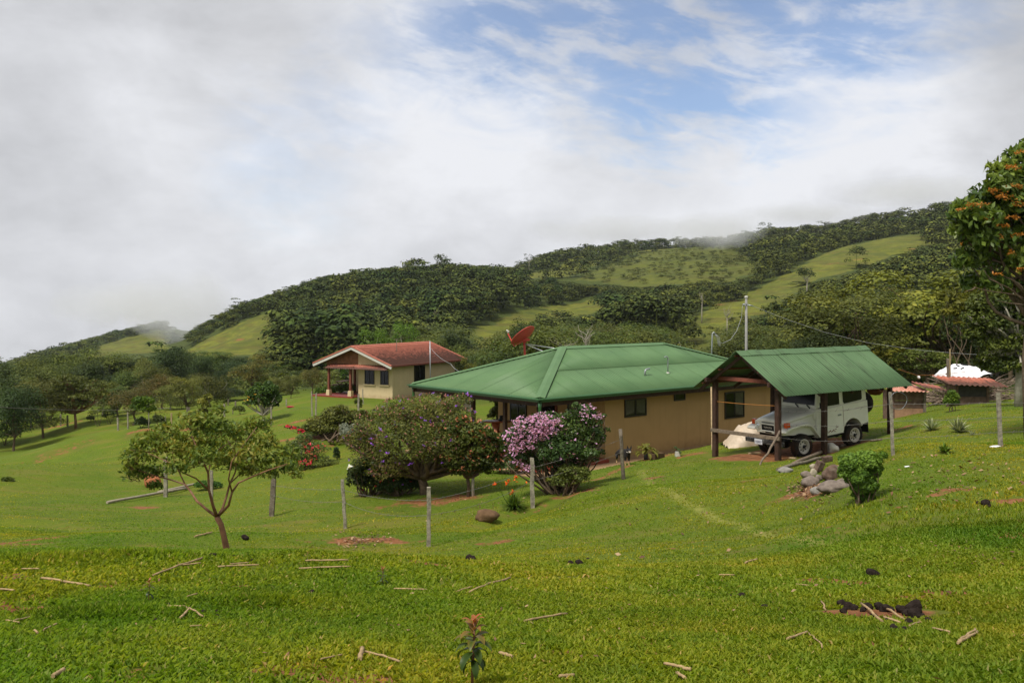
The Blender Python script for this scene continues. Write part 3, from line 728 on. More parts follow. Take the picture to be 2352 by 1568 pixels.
    for (t, o) in ((2.9, .62),):
        pass
    # windows and door
    n1 = -LH; pl = E0 - Vector((0, 0, E0.z)) + LH * ow
    def on_long(u0, u1, v0, v1):
        a = rayplane(u0, (v0 + v1) / 2, pl, n1); b = rayplane(u1, (v0 + v1) / 2, pl, n1); um = (u0 + u1) / 2
        zt = rayplane(um, v0, pl, n1).z; zb = rayplane(um, v1, pl, n1).z
        c = (a + b) / 2; c.z = (zt + zb) / 2; return c + off, (b - a).length, zt - zb
    c, w_, h_ = on_long(1434, 1483.5, 915.5, 956); window(root, c, w_, h_, RH, n1, 2, 2, label='wide low window with pale curtains')
    c, w_, h_ = on_long(1547.5, 1572.5, 893.5, 919.5); window(root, c, w_, h_, RH, n1, 1, label='small high window')
    c, w_, h_ = on_long(1664, 1708, 899, 959.5); window(root, c, w_, h_, RH, n1, 2, 1, label='tall two pane window behind the carport')
    n2 = -RH; pl2 = E0 - Vector((0, 0, E0.z)) + RH * tw
    def on_end(u0, u1, v0, v1):
        a = rayplane(u0, (v0 + v1) / 2, pl2, n2); b = rayplane(u1, (v0 + v1) / 2, pl2, n2); um = (u0 + u1) / 2
        zt = rayplane(um, v0, pl2, n2).z; zb = rayplane(um, v1, pl2, n2).z
        c = (a + b) / 2; c.z = (zt + zb) / 2; return c + off, (b - a).length, zt - zb
    c, w_, h_ = on_end(1173, 1210, 915, 968); window(root, c, w_, h_, LH, n2, 2, label='large porch window at the back corner')
    c, w_, h_ = on_end(1305, 1345, 913, 962); window(root, c, w_, h_, LH, n2, 2, 1, label='porch window near the door')
    c, w_, h_ = on_end(1249, 1272, 917, 1072)
    f = MB(); z = Vector((0, 0, 1)); hh = wt - .25 - (SL + .02); cz = Vector((c.x, c.y, SL + .02 + hh / 2 + off.z))
    for s in (-1, 1): f.beam(cz + n2 * .03 + LH * (s * .46) - z * (hh / 2), cz + n2 * .03 + LH * (s * .46) + z * (hh / 2), .09, .06, n2)
    f.beam(cz + n2 * .03 + z * (hh / 2 - .045) - LH * .41, cz + n2 * .03 + z * (hh / 2 - .045) + LH * .41, .06, .09)
    dr = f.build('door', M_RWOOD, root)
    MB().quad(*[cz + n2 * .008 + LH * sx * .42 + z * sz * (hh / 2 - .02) for sx, sz in ((-1, -1), (1, -1), (1, 1), (-1, 1))]).build('doorway', M_DARKIN, dr)
    MB().lathe([(.0, 0), (.03, .01), (.03, .03), (0, .045)], cz + n2 * .05 + LH * .34, 12, 'Y').build('handle', M_GALV, dr)
    # downspouts
    for (t, o, lab) in ((-.02, -.02, 'near'), (.0, Wd - .1, 'far')):
        m = MB(); a = Q(t + .02, o + .02, 0)
        pts = [a + z * (Z0 - .14), a + z * (Z0 - .30), a + z * (Z0 - .75), a + z * (SL - .02)]
        m.tube(pts, [.075, .055, .038, .038], 10); m.build('downspout', M_FASC, root)
    # vent pipes
    rp = E0 ; nn = Vector((-LH.x * RISE, -LH.y * RISE, 1)).normalized(); z = Vector((0, 0, 1))
    a = rayplane(1481.5, 862, E0, nn) + off
    MB().tube([a - z * .05, a + z * .16, a + z * .22 + RH * .05, a + z * .24 + RH * .14, a + z * .25 + RH * .26], .034, 10).build('vent_pipe', M_GALV, root)
    b = rayplane(1534, 857, E0, nn) + off
    MB().tube([b - z * .05, b + z * .35, b + z * .60, b + z * .65 - RH * .04, b + z * .66 - RH * .16, b + z * .62 - RH * .2], .022, 10).build('vent_pipe', M_GALV, root)
    MB().lathe([(.07, 0), (.05, .05)], b, 12).build('flashing', M_WHITEP, root)
    return root

def carport():
    Z0 = P0C.z; Ln, Wd, h, RS = 6.5, 3.66, 1.83, 1.22; RISE = RS / h
    root = empty('carport', tuple(P0C + RC * 3 + LC * 1.8 + Vector((0, 0, -2.1))), 0, 'open timber carport with a stained green corrugated gable roof over the off road vehicle', 'carport')
    off = -Vector(root.location)
    def Q(a, b, z): return P0C - Vector((0, 0, P0C.z)) + RC * a + LC * b + Vector((0, 0, z)) + off
    rf = corrug(Q(0, 0, Z0), RC, LC, RISE, Ln, lambda a: h, .125, .010, 'roof', M_CROOF, root, seg=8)
    corrug(Q(0, Wd, Z0), RC, -LC, RISE, Ln, lambda a: h, .125, .010, 'far_slope', M_CROOF, rf, seg=8)
    # sheet laps
    m = MB(); sl = Vector((-LC.x * RISE, -LC.y * RISE, 1)).normalized()
    for k in range(1, 8):
        a = k * .81; p = Q(a, 0, Z0) + sl * .017; q = Q(a, h, Z0 + RS) + sl * .017
        m.beam(p, q, .012, .006, sl)
    m.build('sheet_lap', M_CROOF, rf)
    m = MB(); a0 = Q(-.04, h, Z0 + RS); pts = 14
    for i in range(pts):
        x0 = a0 + RC * (Ln + .08) * i / pts; x1 = a0 + RC * (Ln + .08) * (i + 1) / pts
        cap(m, x0, x1, .20, .022 + .012 * (i % 3 == 1), (-LC, LC), (RISE, RISE))
    m.build('ridge_cap', M_CROOF, rf)
    def gzq(a, b):
        w = Q(a, b, 0) - off; return gz1(w.x, w.y)
    ins = {'near': .58, 'far': 3.08}
    zb = Z0 + .58 * RISE - .10
    for (a, b, s) in ((.4, .58, .15), (2.59, .58, .15), (6.05, .58, .13), (.4, 3.08, .15), (3.2, 3.08, .14), (6.05, 3.08, .13)):
        m = MB(); m.beam(Q(a, b, gzq(a, b) - .3), Q(a, b, zb - .06), s, s, LC); m.build('post', M_DWOOD, root, bevel=.012)
    # wall plates along, tie beams across
    for b in (.58, 3.08):
        m = MB(); m.beam(Q(-.05, b, zb), Q(6.4, b, zb), .09, .13); m.build('wall_plate', M_DWOOD, root, bevel=.008)
    for a in (.4, 3.2, 6.05):
        m = MB(); m.beam(Q(a, .66, zb + .05), Q(a, 3.0, zb + .05), .08, .12); m.build('tie_beam', M_RWOOD if a < 1 else M_DWOOD, root, bevel=.008)
    for a in (.2, 1.8, 3.4, 5.0, 6.3):
        m = MB()
        for s in (0, 1):
            f = (lambda b: b if s == 0 else Wd - b)
            m.beam(Q(a, f(.12), Z0 + .12 * RISE - .15), Q(a, f(h - .02), Z0 + RS - .17), .06, .09)
        m.build('rafter', M_DWOOD, root)
    for b in (.35, 1.05, 1.72, Wd - 1.72, Wd - 1.05, Wd - .35):
        hgt = Z0 + min(b, Wd - b) * RISE - .062
        m = MB(); m.beam(Q(.05, b, hgt), Q(6.45, b, hgt), .05, .05); m.build('purlin', M_RWOOD, root)
    # lower rail across the front
    pl = P0C + RC * .29
    zr = rayplane(1642, 988, pl, RC).z
    m = MB(); m.beam(Q(.29, 3.18, zr), Q(.29, .42, zr + .02), .045, .115); m.build('front_rail', M_GWOOD, root, bevel=.006)
    return root

def text_mesh(txt, size, mat, parent, name='lettering', depth=.003):
    cu = bpy.data.curves.new('lettering', 'FONT'); cu.body = txt; cu.size = size; cu.extrude = depth; cu.align_x = 'CENTER'; cu.align_y = 'CENTER'; cu.resolution_u = 3
    tmp = bpy.data.objects.new('tmp', cu); COL.objects.link(tmp)
    bpy.context.view_layer.update()
    me = bpy.data.meshes.new_from_object(tmp); bpy.data.objects.remove(tmp); me.materials.clear()
    o = link(name, me, mat, parent); kid(o); return o

def jeep():
    ph = R(60); fwd = Vector((-math.sin(ph), -math.cos(ph), 0)); left = Vector((-fwd.y, fwd.x, 0))
    # local frame: origin under the front axle's middle; x forward, y towards the camera side
    near = P(1842.6, 1051.5, 29.9); rear = P(1961, 1024, 31.05)
    org = near - left * .70
    root = empty('off_road_vehicle', tuple(org), math.atan2(fwd.y, fwd.x), 'off white boxy three door off road vehicle parked nose out under the green carport', 'off-road vehicle')
    pit = math.atan2(rear.z - near.z, 2.30); root.rotation_euler = (0, pit, math.atan2(fwd.y, fwd.x))
    bpy.context.view_layer.update()
    hw = .76
    WB = -2.30
    # tub with the rear wheel arch
    arc = [(WB + .43 * math.cos(t), .50 + .43 * math.sin(t)) for t in np.linspace(R(5), R(150), 9)]
    poly = [(-.66, 1.41), (-.66, .53), (-1.9, .52), (-1.9 + .06, .55)] + [(WB + .44 * math.cos(t), .48 + .44 * math.sin(t)) for t in np.linspace(R(12), R(165), 10)] + [(-2.78, .66), (-3.05, .68), (-3.05, 1.41)]
    b = MB(); b.prism(poly, -hw, hw, 'Y'); body = b.build('body', M_PAINT, root, bevel=.03)
    b = MB(); b.prism([(-.72, 1.395), (-3.05, 1.395), (-3.03, 1.98), (-.86, 1.98)], -hw + .02, hw - .02, 'Y')
    b.build('hard_top', M_PAINT, root, bevel=.05)
    b = MB(); b.box((-1.95, 0, 2.03), (2.30, 1.56, .10)); b.build('roof', M_PAINT, root, bevel=.045, seg=3)
    # engine bay sides and hood
    b = MB(); b.add([(.62, -.55, .78), (-.70, -.70, .62), (-.70, .70, .62), (.62, .55, .78), (.62, -.55, 1.17), (-.70, -.70, 1.30), (-.70, .70, 1.30), (.62, .55, 1.17)],
                    [(3, 2, 1, 0), (4, 5, 6, 7), (0, 1, 5, 4), (2, 3, 7, 6), (3, 0, 4, 7), (1, 2, 6, 5)]); b.build('engine_bay', M_PAINT, root, bevel=.01)
    b = MB(); nx, ny = 8, 9; vs = []
    for i in range(nx + 1):
        k = i / nx; x = .66 - 1.36 * k; w = .575 + .145 * k; z0 = 1.165 + .185 * k ** .8
        for j in range(ny + 1):
            s = -1 + 2 * j / ny; vs.append((x, s * w, z0 + .075 * (1 - abs(s) ** 3.2) - (.02 if i == 0 else 0)))
    n0 = len(vs); vs += [(x, y, z - .075) for x, y, z in vs]
    g = lambda i, j: i * (ny + 1) + j
    fs = [(g(i, j), g(i, j + 1), g(i + 1, j + 1), g(i + 1, j)) for i in range(nx) for j in range(ny)]
    fs += [(g(0, j), n0 + g(0, j), n0 + g(0, j + 1), g(0, j + 1)) for j in range(ny)] + [(g(i, 0), g(i + 1, 0), n0 + g(i + 1, 0), n0 + g(i, 0)) for i in range(nx)] + [(g(i, ny), n0 + g(i, ny), n0 + g(i + 1, ny), g(i + 1, ny)) for i in range(nx)] + [(n0 + g(i, j), n0 + g(i + 1, j), n0 + g(i + 1, j + 1), n0 + g(i, j + 1)) for i in range(nx) for j in range(ny)]
    b.add(vs, fs, True); hood = b.build('hood', M_PAINT, root)
    b = MB(); b.box((.668, .0, 1.135), (.03, .52, .022)); b.build('hood_vent', M_BLACK, hood)
    # cowl and windscreen
    b = MB(); b.prism([(-.60, 1.12), (-.80, 1.12), (-.80, 1.44), (-.68, 1.44), (-.60, 1.36)], -.745, .745, 'Y'); b.build('cowl', M_PAINT, root, bevel=.02)
    fr = MB(); a0 = Vector((-.70, 0, 1.44)); a1 = Vector((-.83, 0, 1.99)); dz = (a1 - a0); up = dz.normalized(); nrm = Vector((up.z, 0, -up.x))
    for s in (-1, 1): fr.beam(a0 + Vector((0, s * .715, 0)), a1 + Vector((0, s * .70, 0)), .07, .06, (1, 0, 0))
    fr.beam(a0 + up * .055 - Vector((0, .68, 0)), a0 + up * .055 + Vector((0, .68, 0)), .06, .11, up); fr.beam(a1 - up * .03 - Vector((0, .67, 0)), a1 - up * .03 + Vector((0, .67, 0)), .06, .06, up)
    ws = fr.build('windscreen', M_PAINT, root, bevel=.012)
    MB().quad(*[a0 + up * k + Vector((0, s * .675, 0)) + nrm * .004 for s, k in ((-1, .10), (1, .10), (1, .52), (-1, .52))]).build('windscreen_glass', M_GLASSD, ws)
    MB().quad(*[a0 + up * k + Vector((0, s * .675, 0)) - nrm * .035 for s, k in ((-1, .10), (1, .10), (1, .52), (-1, .52))]).build('dark_cabin', M_DARKIN, ws)
    for s in (-.1, .38):
        m = MB(); m.beam(a0 + up * .10 + nrm * .05 + Vector((0, s, 0)), a0 + up * -.0 + nrm * .06 + Vector((0, s + .16, 0)), .022, .03); m.build('wiper', M_BLACK, ws)
    # grille face
    f = MB(); pts = [(-.575, 1.16), (-.575, .90), (-.47, .80), (.47, .80), (.575, .90), (.575, 1.16)]
    f.prism(pts, .60, .665, 'X'); face = f.build('front_panel', M_PAINT, root, bevel=.012)
    f = MB()
    for a, c in (((0, 1.085), (.60, .03)), ((0, .875), (.60, .03))): f.box((.675, a[0], a[1]), (.03, c[0], c[1]))
    for s in (-1, 1): f.box((.675, s * .285, .98), (.03, .03, .24))
    f.build('grille_surround', M_PAINT, face, bevel=.008)
    f = MB(); f.box((.667, 0, .98), (.012, .54, .18))
    for k in range(5): f.box((.674, 0, .91 + k * .035), (.014, .54, .008))
    gr = f.build('grille', M_BLACK, face)
    tx = text_mesh('TOYOTA', .085, M_RIM, gr, 'grille_lettering', .004); tx.rotation_euler = (R(90), 0, R(90)); tx.location = (.688, 0, .98)
    f = MB(); f.box((.668, 0, .835), (.012, .26, .04)); f.build('lower_vent', M_BLACK, face)
    for s in (-1, 1):
        m = MB(); m.lathe([(.085, .0), (.118, .0), (.122, .018), (.098, .026), (.094, .012)], (.665, s * .435, 1.0), 24, 'X'); rim = m.build('headlight', M_PAINT, root)
        MB().lathe([(.0, .038), (.05, .032), (.088, .014), (.096, .0)], (.668, s * .435, 1.0), 24, 'X').build('lens', M_LENS, rim)
    # fenders
    for s in (-1, 1):
        y0, y1 = (.50, .83) if s > 0 else (-.83, -.50)
        top = [(.78, .90), (.76, .955), (.68, 1.0), (.45, 1.045), (.10, 1.075), (-.22, 1.070), (-.36, 1.03), (-.50, .90), (-.76, .55)]
        bot = [(-.70, .53), (-.44, .86), (-.34, .955), (-.2, 1.0), (.08, 1.01), (.45, .975), (.66, .925), (.73, .875)]
        m = MB(); m.prism(top + bot, y0, y1, 'Y'); m.build('fender', M_PAINT, root, bevel=.018)
        m = MB(); m.box((.55, s * .69, 1.10), (.14, .15, .16)); t = m.build('turn_signal', M_ORANGE, root, bevel=.02)
        m = MB(); m.box((.55, s * .69, 1.02), (.12, .17, .05)); m.build('signal_base', M_GALV, t)
        # inner arches
        m = MB(); m.box((0.0, s * .47, .78), (1.15, .04, .44)); m.build('inner_arch', M_BLACK, root)
    # doors
    for s in (1, -1):
        y = s * (hw + .004)
        out = [(-.80, 1.40), (-.80, .60), (-1.62, .60), (-1.76, .70), (-1.84, .88), (-1.84, 1.40)]
        m = MB(); m.prism(out, y - .004 * s, y + .010 * s, 'Y'); d = m.build('door', M_PAINT, root, bevel=.004)
        m = MB(); m.box((-1.69, y + s * .02, 1.12), (.14, .02, .05)); m.build('handle', M_GALV, d)
        m = MB()
        for k in range(16): m.box((-.84 - .05 * k, y + s * .012, .655 + (.02 * ((k * 7) % 3 - 1)) + (.0 if k < 13 else .04 * (k - 12))), (.052, .006, .018 + .008 * (k % 3)))
        m.build('rust_line', M_RUST, d)
        yw = s * (hw - .015)
        m = MB(); m.prism([(-1.00, 1.47), (-1.74, 1.45), (-1.74, 1.90), (-.99, 1.90), (-.92, 1.86), (-.90, 1.62)], yw, yw + s * .012, 'Y'); m.build('side_window', M_GLASSD, root)
        m = MB(); m.prism([(-1.92, 1.50), (-1.97, 1.44), (-2.75, 1.46), (-2.80, 1.50), (-2.80, 1.88), (-2.76, 1.92), (-1.96, 1.92), (-1.92, 1.88)], yw, yw + s * .012, 'Y'); m.build('rear_side_window', M_GLASSD, root)
        m = MB(); m.box((-2.45, s * (hw + .004), 1.215), (1.15, .006, .008)); m.box((-1.885, s * (hw + .004), 1.0), (.008, .006, .75)); m.build('body_seam', M_RUST, root)
        m = MB()
        for k in range(5): m.box((-.30, s * (.625 + .02 ) , 1.10 + .0 * k), (.01, .01, .01))
        m.build('bay_louvre', M_BLACK, root)
        m = MB(); m.box((-3.0, s * .62, .52), (.02, .30, .34)); m.build('mud_flap', M_BLACK, root)
        m = MB(); m.beam((-.78, s * .74, 1.45), (-.72, s * .93, 1.50), .02, .02); m.box((-.72, s * .95, 1.56), (.03, .13, .18)); m.build('mirror', M_BLACK, root)
    # bumpers, plate, chassis
    m = MB(); m.box((.86, 0, .57), (.08, 1.62, .13)); bp = m.build('bumper', M_CHROME, root, bevel=.008)
    m = MB(); m.box((.908, -.22, .55), (.008, .33, .165)); pl = m.build('number_plate', M_PLATE, root, bevel=.004)
    tx = text_mesh('10997', .115, M_INK, pl, 'plate_number', .002); tx.rotation_euler = (R(90), 0, R(90)); tx.location = (.914, -.22, .535)
    m = MB(); m.beam((.80, .38, .62), (-3.0, .38, .58), .08, .12); m.beam((.80, -.38, .62), (-3.0, -.38, .58), .08, .12)
    for x in (0, WB): m.beam((x, -.62, .38), (x, .62, .38), .10, .10); m.lathe([(.0, -.16), (.13, -.1), (.15, 0), (.13, .1), (0, .16)], (x, .05, .38), 14, 'X')
    m.box((-1.2, 0, .62), (2.2, 1.3, .10)); m.build('chassis', M_BLACK, root)
    m = MB(); m.box((-1.35, .62, .46), (.9, .12, .05)); m.build('side_step', M_BLACK, root)
    # wheels
    def wheel(x, y, s, name='wheel'):
        m = MB(); r, w = .375, .115
        m.lathe([(.235, -w), (.30, -w - .012), (.355, -w + .005), (r, -w + .045), (r + .004, 0), (r, w - .045), (.355, w - .005), (.30, w + .012), (.235, w)], (x, y, .375), 36, 'Y')
        for k in range(36):
            t = 2 * math.pi * k / 36
            for q in (-1, 1):
                c = Vector((x + math.cos(t + q * .04) * r, y + q * .065, .375 + math.sin(t + q * .04) * r))
                m.box(c, (.022, .075, .034), rot=Quaternion((0, 1, 0), -t))
        ty = m.build(name, M_RUBBER, root)
        m = MB(); y1 = y + s * (w - .01)
        m.lathe([(.0, s * .0), (.055, s * .0), (.065, -s * .02), (.10, -s * .05), (.165, -s * .045), (.185, -s * .01), (.215, s * .008), (.238, s * .012), (.240, -s * .02)], (x, y1, .375), 32, 'Y'); m.build('rim', M_RIM, ty)
        m = MB()
        for k in range(8):
            t = 2 * math.pi * k / 8; m.lathe([(0, s * .004), (.024, s * .004), (.024, -s * .004)], (x + .135 * math.cos(t), y1 - s * .042, .375 + .135 * math.sin(t)), 10, 'Y')
        m.build('rim_holes', M_BLACK, ty)
        MB().lathe([(0, s * .03), (.045, s * .028), (.058, s * .0)], (x, y1, .375), 16, 'Y').build('hub', M_BLACK, ty)
        return ty
    for x in (0, WB):
        for s in (1, -1): wheel(x, s * .70, s)
    # spare on the back
    m = MB(); m.lathe([(.22, -.10), (.30, -.115), (.36, -.09), (.375, 0), (.36, .09), (.30, .115), (.22, .10)], (-3.22, .42, 1.28), 36, 'X'); sp = m.build('spare_wheel', M_RUBBER, root)
    m = MB(); m.lathe([(0, -.04), (.16, -.06), (.225, -.02), (.23, .02)], (-3.24, .42, 1.28), 28, 'X'); m.build('rim', M_RIM, sp)
    m = MB(); m.box((-3.085, .62, .78), (.05, .10, .16)); m.box((-3.085, -.62, .78), (.05, .10, .16)); m.build('tail_light', M_ORANGE, root, bevel=.01)
    return root
M_GLASSD = simple('dark_side_glass', (.010, .011, .012), .12, .22, var=.05)

def red_house():
    """cream bungalow with a red tiled gable roof and a corner porch"""
    root = empty('red_roofed_house', tuple(C0), 0, 'small cream house with a red tiled gable roof and open porch on the far lawn', 'house')
    off = -Vector(root.location)
    z = Vector((0, 0, 1)); B = C0.z
    def Q(s, o, h): return RR * s + LR * o + Vector((0, 0, h))        # s along the long side, o across to the left, from the near wall corner's foot
    plR = -RR  # front faces -RR, side faces -LR
    fwd_o = C0
    # roof points read off the photo: near eave corner of the side slope, its far end, ridge ends, far-left eave
    EV = rayplane(899.5, 841, C0 - RR * .75, RR)           # near lower corner of the front rake
    ez = EV.z - B
    s0 = (EV - C0).dot(RR); o0 = (EV - C0).dot(LR)
    RG = rayplane(807, 795.3, C0 - RR * .75, RR)
    hw = (RG - C0).dot(LR) - o0; rz = RG.z - B
    # length so that the far end of the ridge is seen at column 986
    a = Vector((RG.x, RG.y)); k = (986 - CU) / F
    # (RG.x + s RR.x) = k (RG.y + s RR.y)
    Ln = (k * RG.y - RG.x) / (RR.x - k * RR.y)
    rise = (rz - ez) / hw
    wl = 9.1
    rf = corrug(Q(s0, o0, ez), RR, LR, rise, Ln, lambda a: hw, .30, .028, 'roof', M_TILE, root, steps=9)
    corrug(Q(s0, o0 + 2 * hw, ez), RR, -LR, rise, Ln, lambda a: hw, .30, .028, 'far_slope', M_TILE, rf, steps=9)
    m = MB(); cap(m, Q(s0 - .05, o0 + hw, rz), Q(s0 + Ln + .05, o0 + hw, rz), .17, .06, (-LR, LR), (rise, rise)); m.build('ridge_cap', M_TILE, rf)
    # rakes (white fascia with a red edge) and eaves
    for s in (s0 - .02, s0 + Ln + .02):
        m = MB(); r2 = MB()
        for sd in (0, 1):
            oo = o0 if sd == 0 else o0 + 2 * hw
            a_, b_ = Q(s, oo, ez - .08), Q(s, o0 + hw, rz - .08)
            m.beam(a_ - z * .08, b_ - z * .08, .05, .20); r2.beam(a_ + z * .10, b_ + z * .10, .12, .10)
        m.build('bargeboard', M_WHITEP, root); r2.build('verge_tiles', M_TILE, rf)
    for oo in (o0, o0 + 2 * hw):
        m = MB(); m.beam(Q(s0 + .03, oo, ez - .03), Q(s0 + Ln - .03, oo, ez - .03), .14, .13); m.build('gutter', M_RWOOD, root)
    m = MB(); m.quad(Q(s0 + .05, o0 + .1, ez - .09), Q(s0 + Ln - .05, o0 + .1, ez - .09), Q(s0 + Ln - .05, o0 + hw, rz - .12), Q(s0 + .05, o0 + hw, rz - .12))
    m.quad(Q(s0 + .05, o0 + 2 * hw - .1, ez - .09), Q(s0 + Ln - .05, o0 + 2 * hw - .1, ez - .09), Q(s0 + Ln - .05, o0 + hw, rz - .12), Q(s0 + .05, o0 + hw, rz - .12)); m.build('soffit', M_DWOOD, root)
    # walls: the near-right block stands forward to s=0; the porch lies left of it
    PL = (rayplane(823, 912, C0, RR) - C0).dot(LR)                     # left edge of the forward wall
    WT = ez - .05; zl = lambda o: ez + (min(o - o0, o0 + 2 * hw - o)) * rise - .14
    full = o0 + 2 * hw - .8
    m = MB()
    m.quad(Q(0, 0, -.3), Q(0, PL, -.3), Q(0, PL, zl(PL)), Q(0, 0, zl(0)))                       # front wall up into the gable
    m.quad(Q(0, 0, -.3), Q(wl, 0, -.3), Q(wl, 0, zl(0)), Q(0, 0, zl(0)))
    m.quad(Q(0, PL, -.3), Q(3.2, PL, -.3), Q(3.2, PL, WT + .2), Q(0, PL, WT + .2))
    m.quad(Q(3.2, PL, -.3), Q(3.2, full, -.3), Q(3.2, full, WT), Q(3.2, PL, WT + .2))
    m.quad(Q(3.2, full, -.3), Q(wl, full, -.3), Q(wl, full, zl(full)), Q(3.2, full, zl(full)))
    m.quad(Q(wl, 0, -.3), Q(wl, full, -.3), Q(wl, full, zl(full)), Q(wl, o0 + hw, zl(o0 + hw)), Q(wl, 0, zl(0)))
    m.build('wall', M_WALL2, root, fix=False)
    pb = WT - .16
    m = MB(); m.quad(Q(.02, PL, pb), Q(.02, full, pb), Q(.02, full, max(pb + .05, zl(full))), Q(.02, o0 + hw, zl(o0 + hw)), Q(.02, PL, zl(PL)))
    m.build('gable_boards', simple('brown_gable_boards', (.20, .095, .045), .8, .15, var=.3, scale=4), root, fix=False)
    # porch roof strip
    zb = rayplane(894, 852, C0 - RR * .95, RR).z - B; zt = zb + .34
    PRL = (rayplane(743, 846, C0 - RR * .95, RR) - C0).dot(LR)
    corrug(Q(-.95, -.05, zb), LR, RR, (zt - zb) / .92, PRL + .05, lambda a: .92, .24, .030, 'porch_roof', M_TILE, root, steps=2)
    # porch floor, posts with plinths
    mm = MB(); vs = [Q(s, o, h) for h in (-.35, .06) for s, o in ((-.9, PL - .1), (3.2, PL + .01), (3.2, full + .3), (-.9, full + .9))]
    mm.add(vs, [(3, 2, 1, 0), (4, 5, 6, 7), (0, 1, 5, 4), (1, 2, 6, 5), (2, 3, 7, 6), (3, 0, 4, 7)]); mm.build('porch_floor', M_FLOOR, root)
    for (uu, ss) in ((755.5, -.6), (805.2, -.6)):
        pt = rayplane(uu, 905, C0 + RR * ss, RR) - C0; o = pt.dot(LR)
        m = MB(); m.beam(Q(ss, o, .4), Q(ss, o, zb + .1), .17, .17, LR); p = m.build('post', M_RWOOD, root)
        m = MB(); m.box(Q(ss, o, .28), (.36, .36, .48), rz=math.atan2(RR.y, RR.x), taper=.85); m.build('plinth', M_WALL2, p)
    pt = rayplane(815, 880, C0 + RR * 2.6, RR) - C0
    m = MB(); m.beam(Q(2.6, pt.dot(LR), .05), Q(2.6, pt.dot(LR), WT), .16, .16, LR); m.build('post', M_RWOOD, root)
    m = MB(); m.beam(Q(-.6, PL, zb + .12), Q(-.6, PRL - .3, zb + .12), .1, .14); m.build('porch_beam', M_RWOOD, root)
    # windows
    def onf(u0, u1, v0, v1, org, n, d):
        a = rayplane(u0, (v0 + v1) / 2, org, n); b = rayplane(u1, (v0 + v1) / 2, org, n); um = (u0 + u1) / 2
        zt_, zb_ = rayplane(um, v0, org, n).z, rayplane(um, v1, org, n).z
        c = (a + b) / 2; c.z = (zt_ + zb_) / 2; return c - C0, (b - a).length, zt_ - zb_
    for (u0, u1, v0, v1, lb) in ((838.5, 860, 850, 882, 'wider front window'), (874.5, 892.5, 851, 883.5, 'narrower front window')):
        c, w_, h_ = onf(u0, u1, v0, v1, C0, -RR, LR); window(root, c, w_, h_, LR, -RR, 2, sill=M_WALL2, depth=.07, label=lb)
    c, w_, h_ = onf(951, 975, 842, 878, C0, -LR, RR); window(root, c, w_, h_ + .3, RR, -LR, 2, sill=M_WALL2, depth=.07, label='side window')
    return root

# ---------------------------------------------------------------- foliage
G3 = (.020, .042, .010)
F_DARK = leafmat('dark_leaves', [(.020, .038, .010), (.042, .070, .014), (.085, .120, .022)])
F_MID = leafmat('green_leaves', [(.034, .060, .010), (.080, .115, .016), (.150, .190, .028)])
F_OLIVE = leafmat('olive_leaves', [(.048, .066, .012), (.104, .128, .020), (.195, .212, .034)])
F_YELLOW = leafmat('yellow_green_leaves', [(.070, .086, .010), (.150, .165, .018), (.265, .255, .032)])
F_ORANGE = leafmat('orange_tipped_leaves', [(.050, .064, .012), (.118, .116, .020), (.240, .155, .030)])
F_BRIGHT = leafmat('bright_leaves', [(.035, .085, .006), (.085, .170, .010), (.190, .290, .028)])
F_GUAVA = leafmat('guava_leaves', [(.036, .082, .012), (.085, .150, .018), (.175, .245, .032), (.30, .28, .04)], trans=.34)
F_PURP = leafmat('bush_leaves', [(.045, .072, .014), (.105, .140, .022), (.190, .215, .038), (.215, .175, .050)])
F_BOUG = leafmat('glossy_leaves', [(.028, .058, .014), (.068, .112, .024), (.150, .200, .040)], rough=.4)
F_SHRUB = leafmat('shrub_leaves', [(.030, .075, .008), (.060, .125, .012), (.120, .210, .020)])
F_BIG = leafmat('big_leaves', [(.045, .085, .016), (.105, .160, .024), (.215, .275, .042)], trans=.3, rough=.4)
def petal(name, c, trans=.3): return leafmat(name, [tuple(x * .72 for x in c), c, tuple(min(1, x * 1.2) for x in c)], trans=trans, hue_rand=.03)
PT_PURPLE = petal('purple_petals', (.26, .09, .52)); PT_PINK = petal('pink_bracts', (.66, .36, .58)); PT_RED = petal('red_petals', (.62, .04, .07))
PT_ORANGE = petal('orange_petals', (.80, .16, .02)); PT_AMBER = petal('amber_blossom', (.44, .19, .035)); PT_YFRUIT = petal('yellow_fruit', (.70, .42, .05)); PT_WHITE = petal('white_petals', (.80, .80, .75))
PT_CORAL = petal('coral_new_leaves', (.46, .18, .09)); PT_ROSE = petal('rose_seed_heads', (.40, .15, .14))
BARK = simple('rough_bark', (.115, .082, .055), .92, .1, var=.4, scale=9, bump=.6, dirt=(.20, .18, .14), dirt_amt=.5)
BARK_PALE = simple('pale_bark', (.36, .33, .27), .9, .1, var=.3, scale=7, bump=.4, dirt=(.12, .10, .07), dirt_amt=.6)
BARK_RED = simple('smooth_reddish_bark', (.200, .100, .055), .7, .2, var=.35, scale=6, bump=.3, dirt=(.34, .26, .19), dirt_amt=.6)

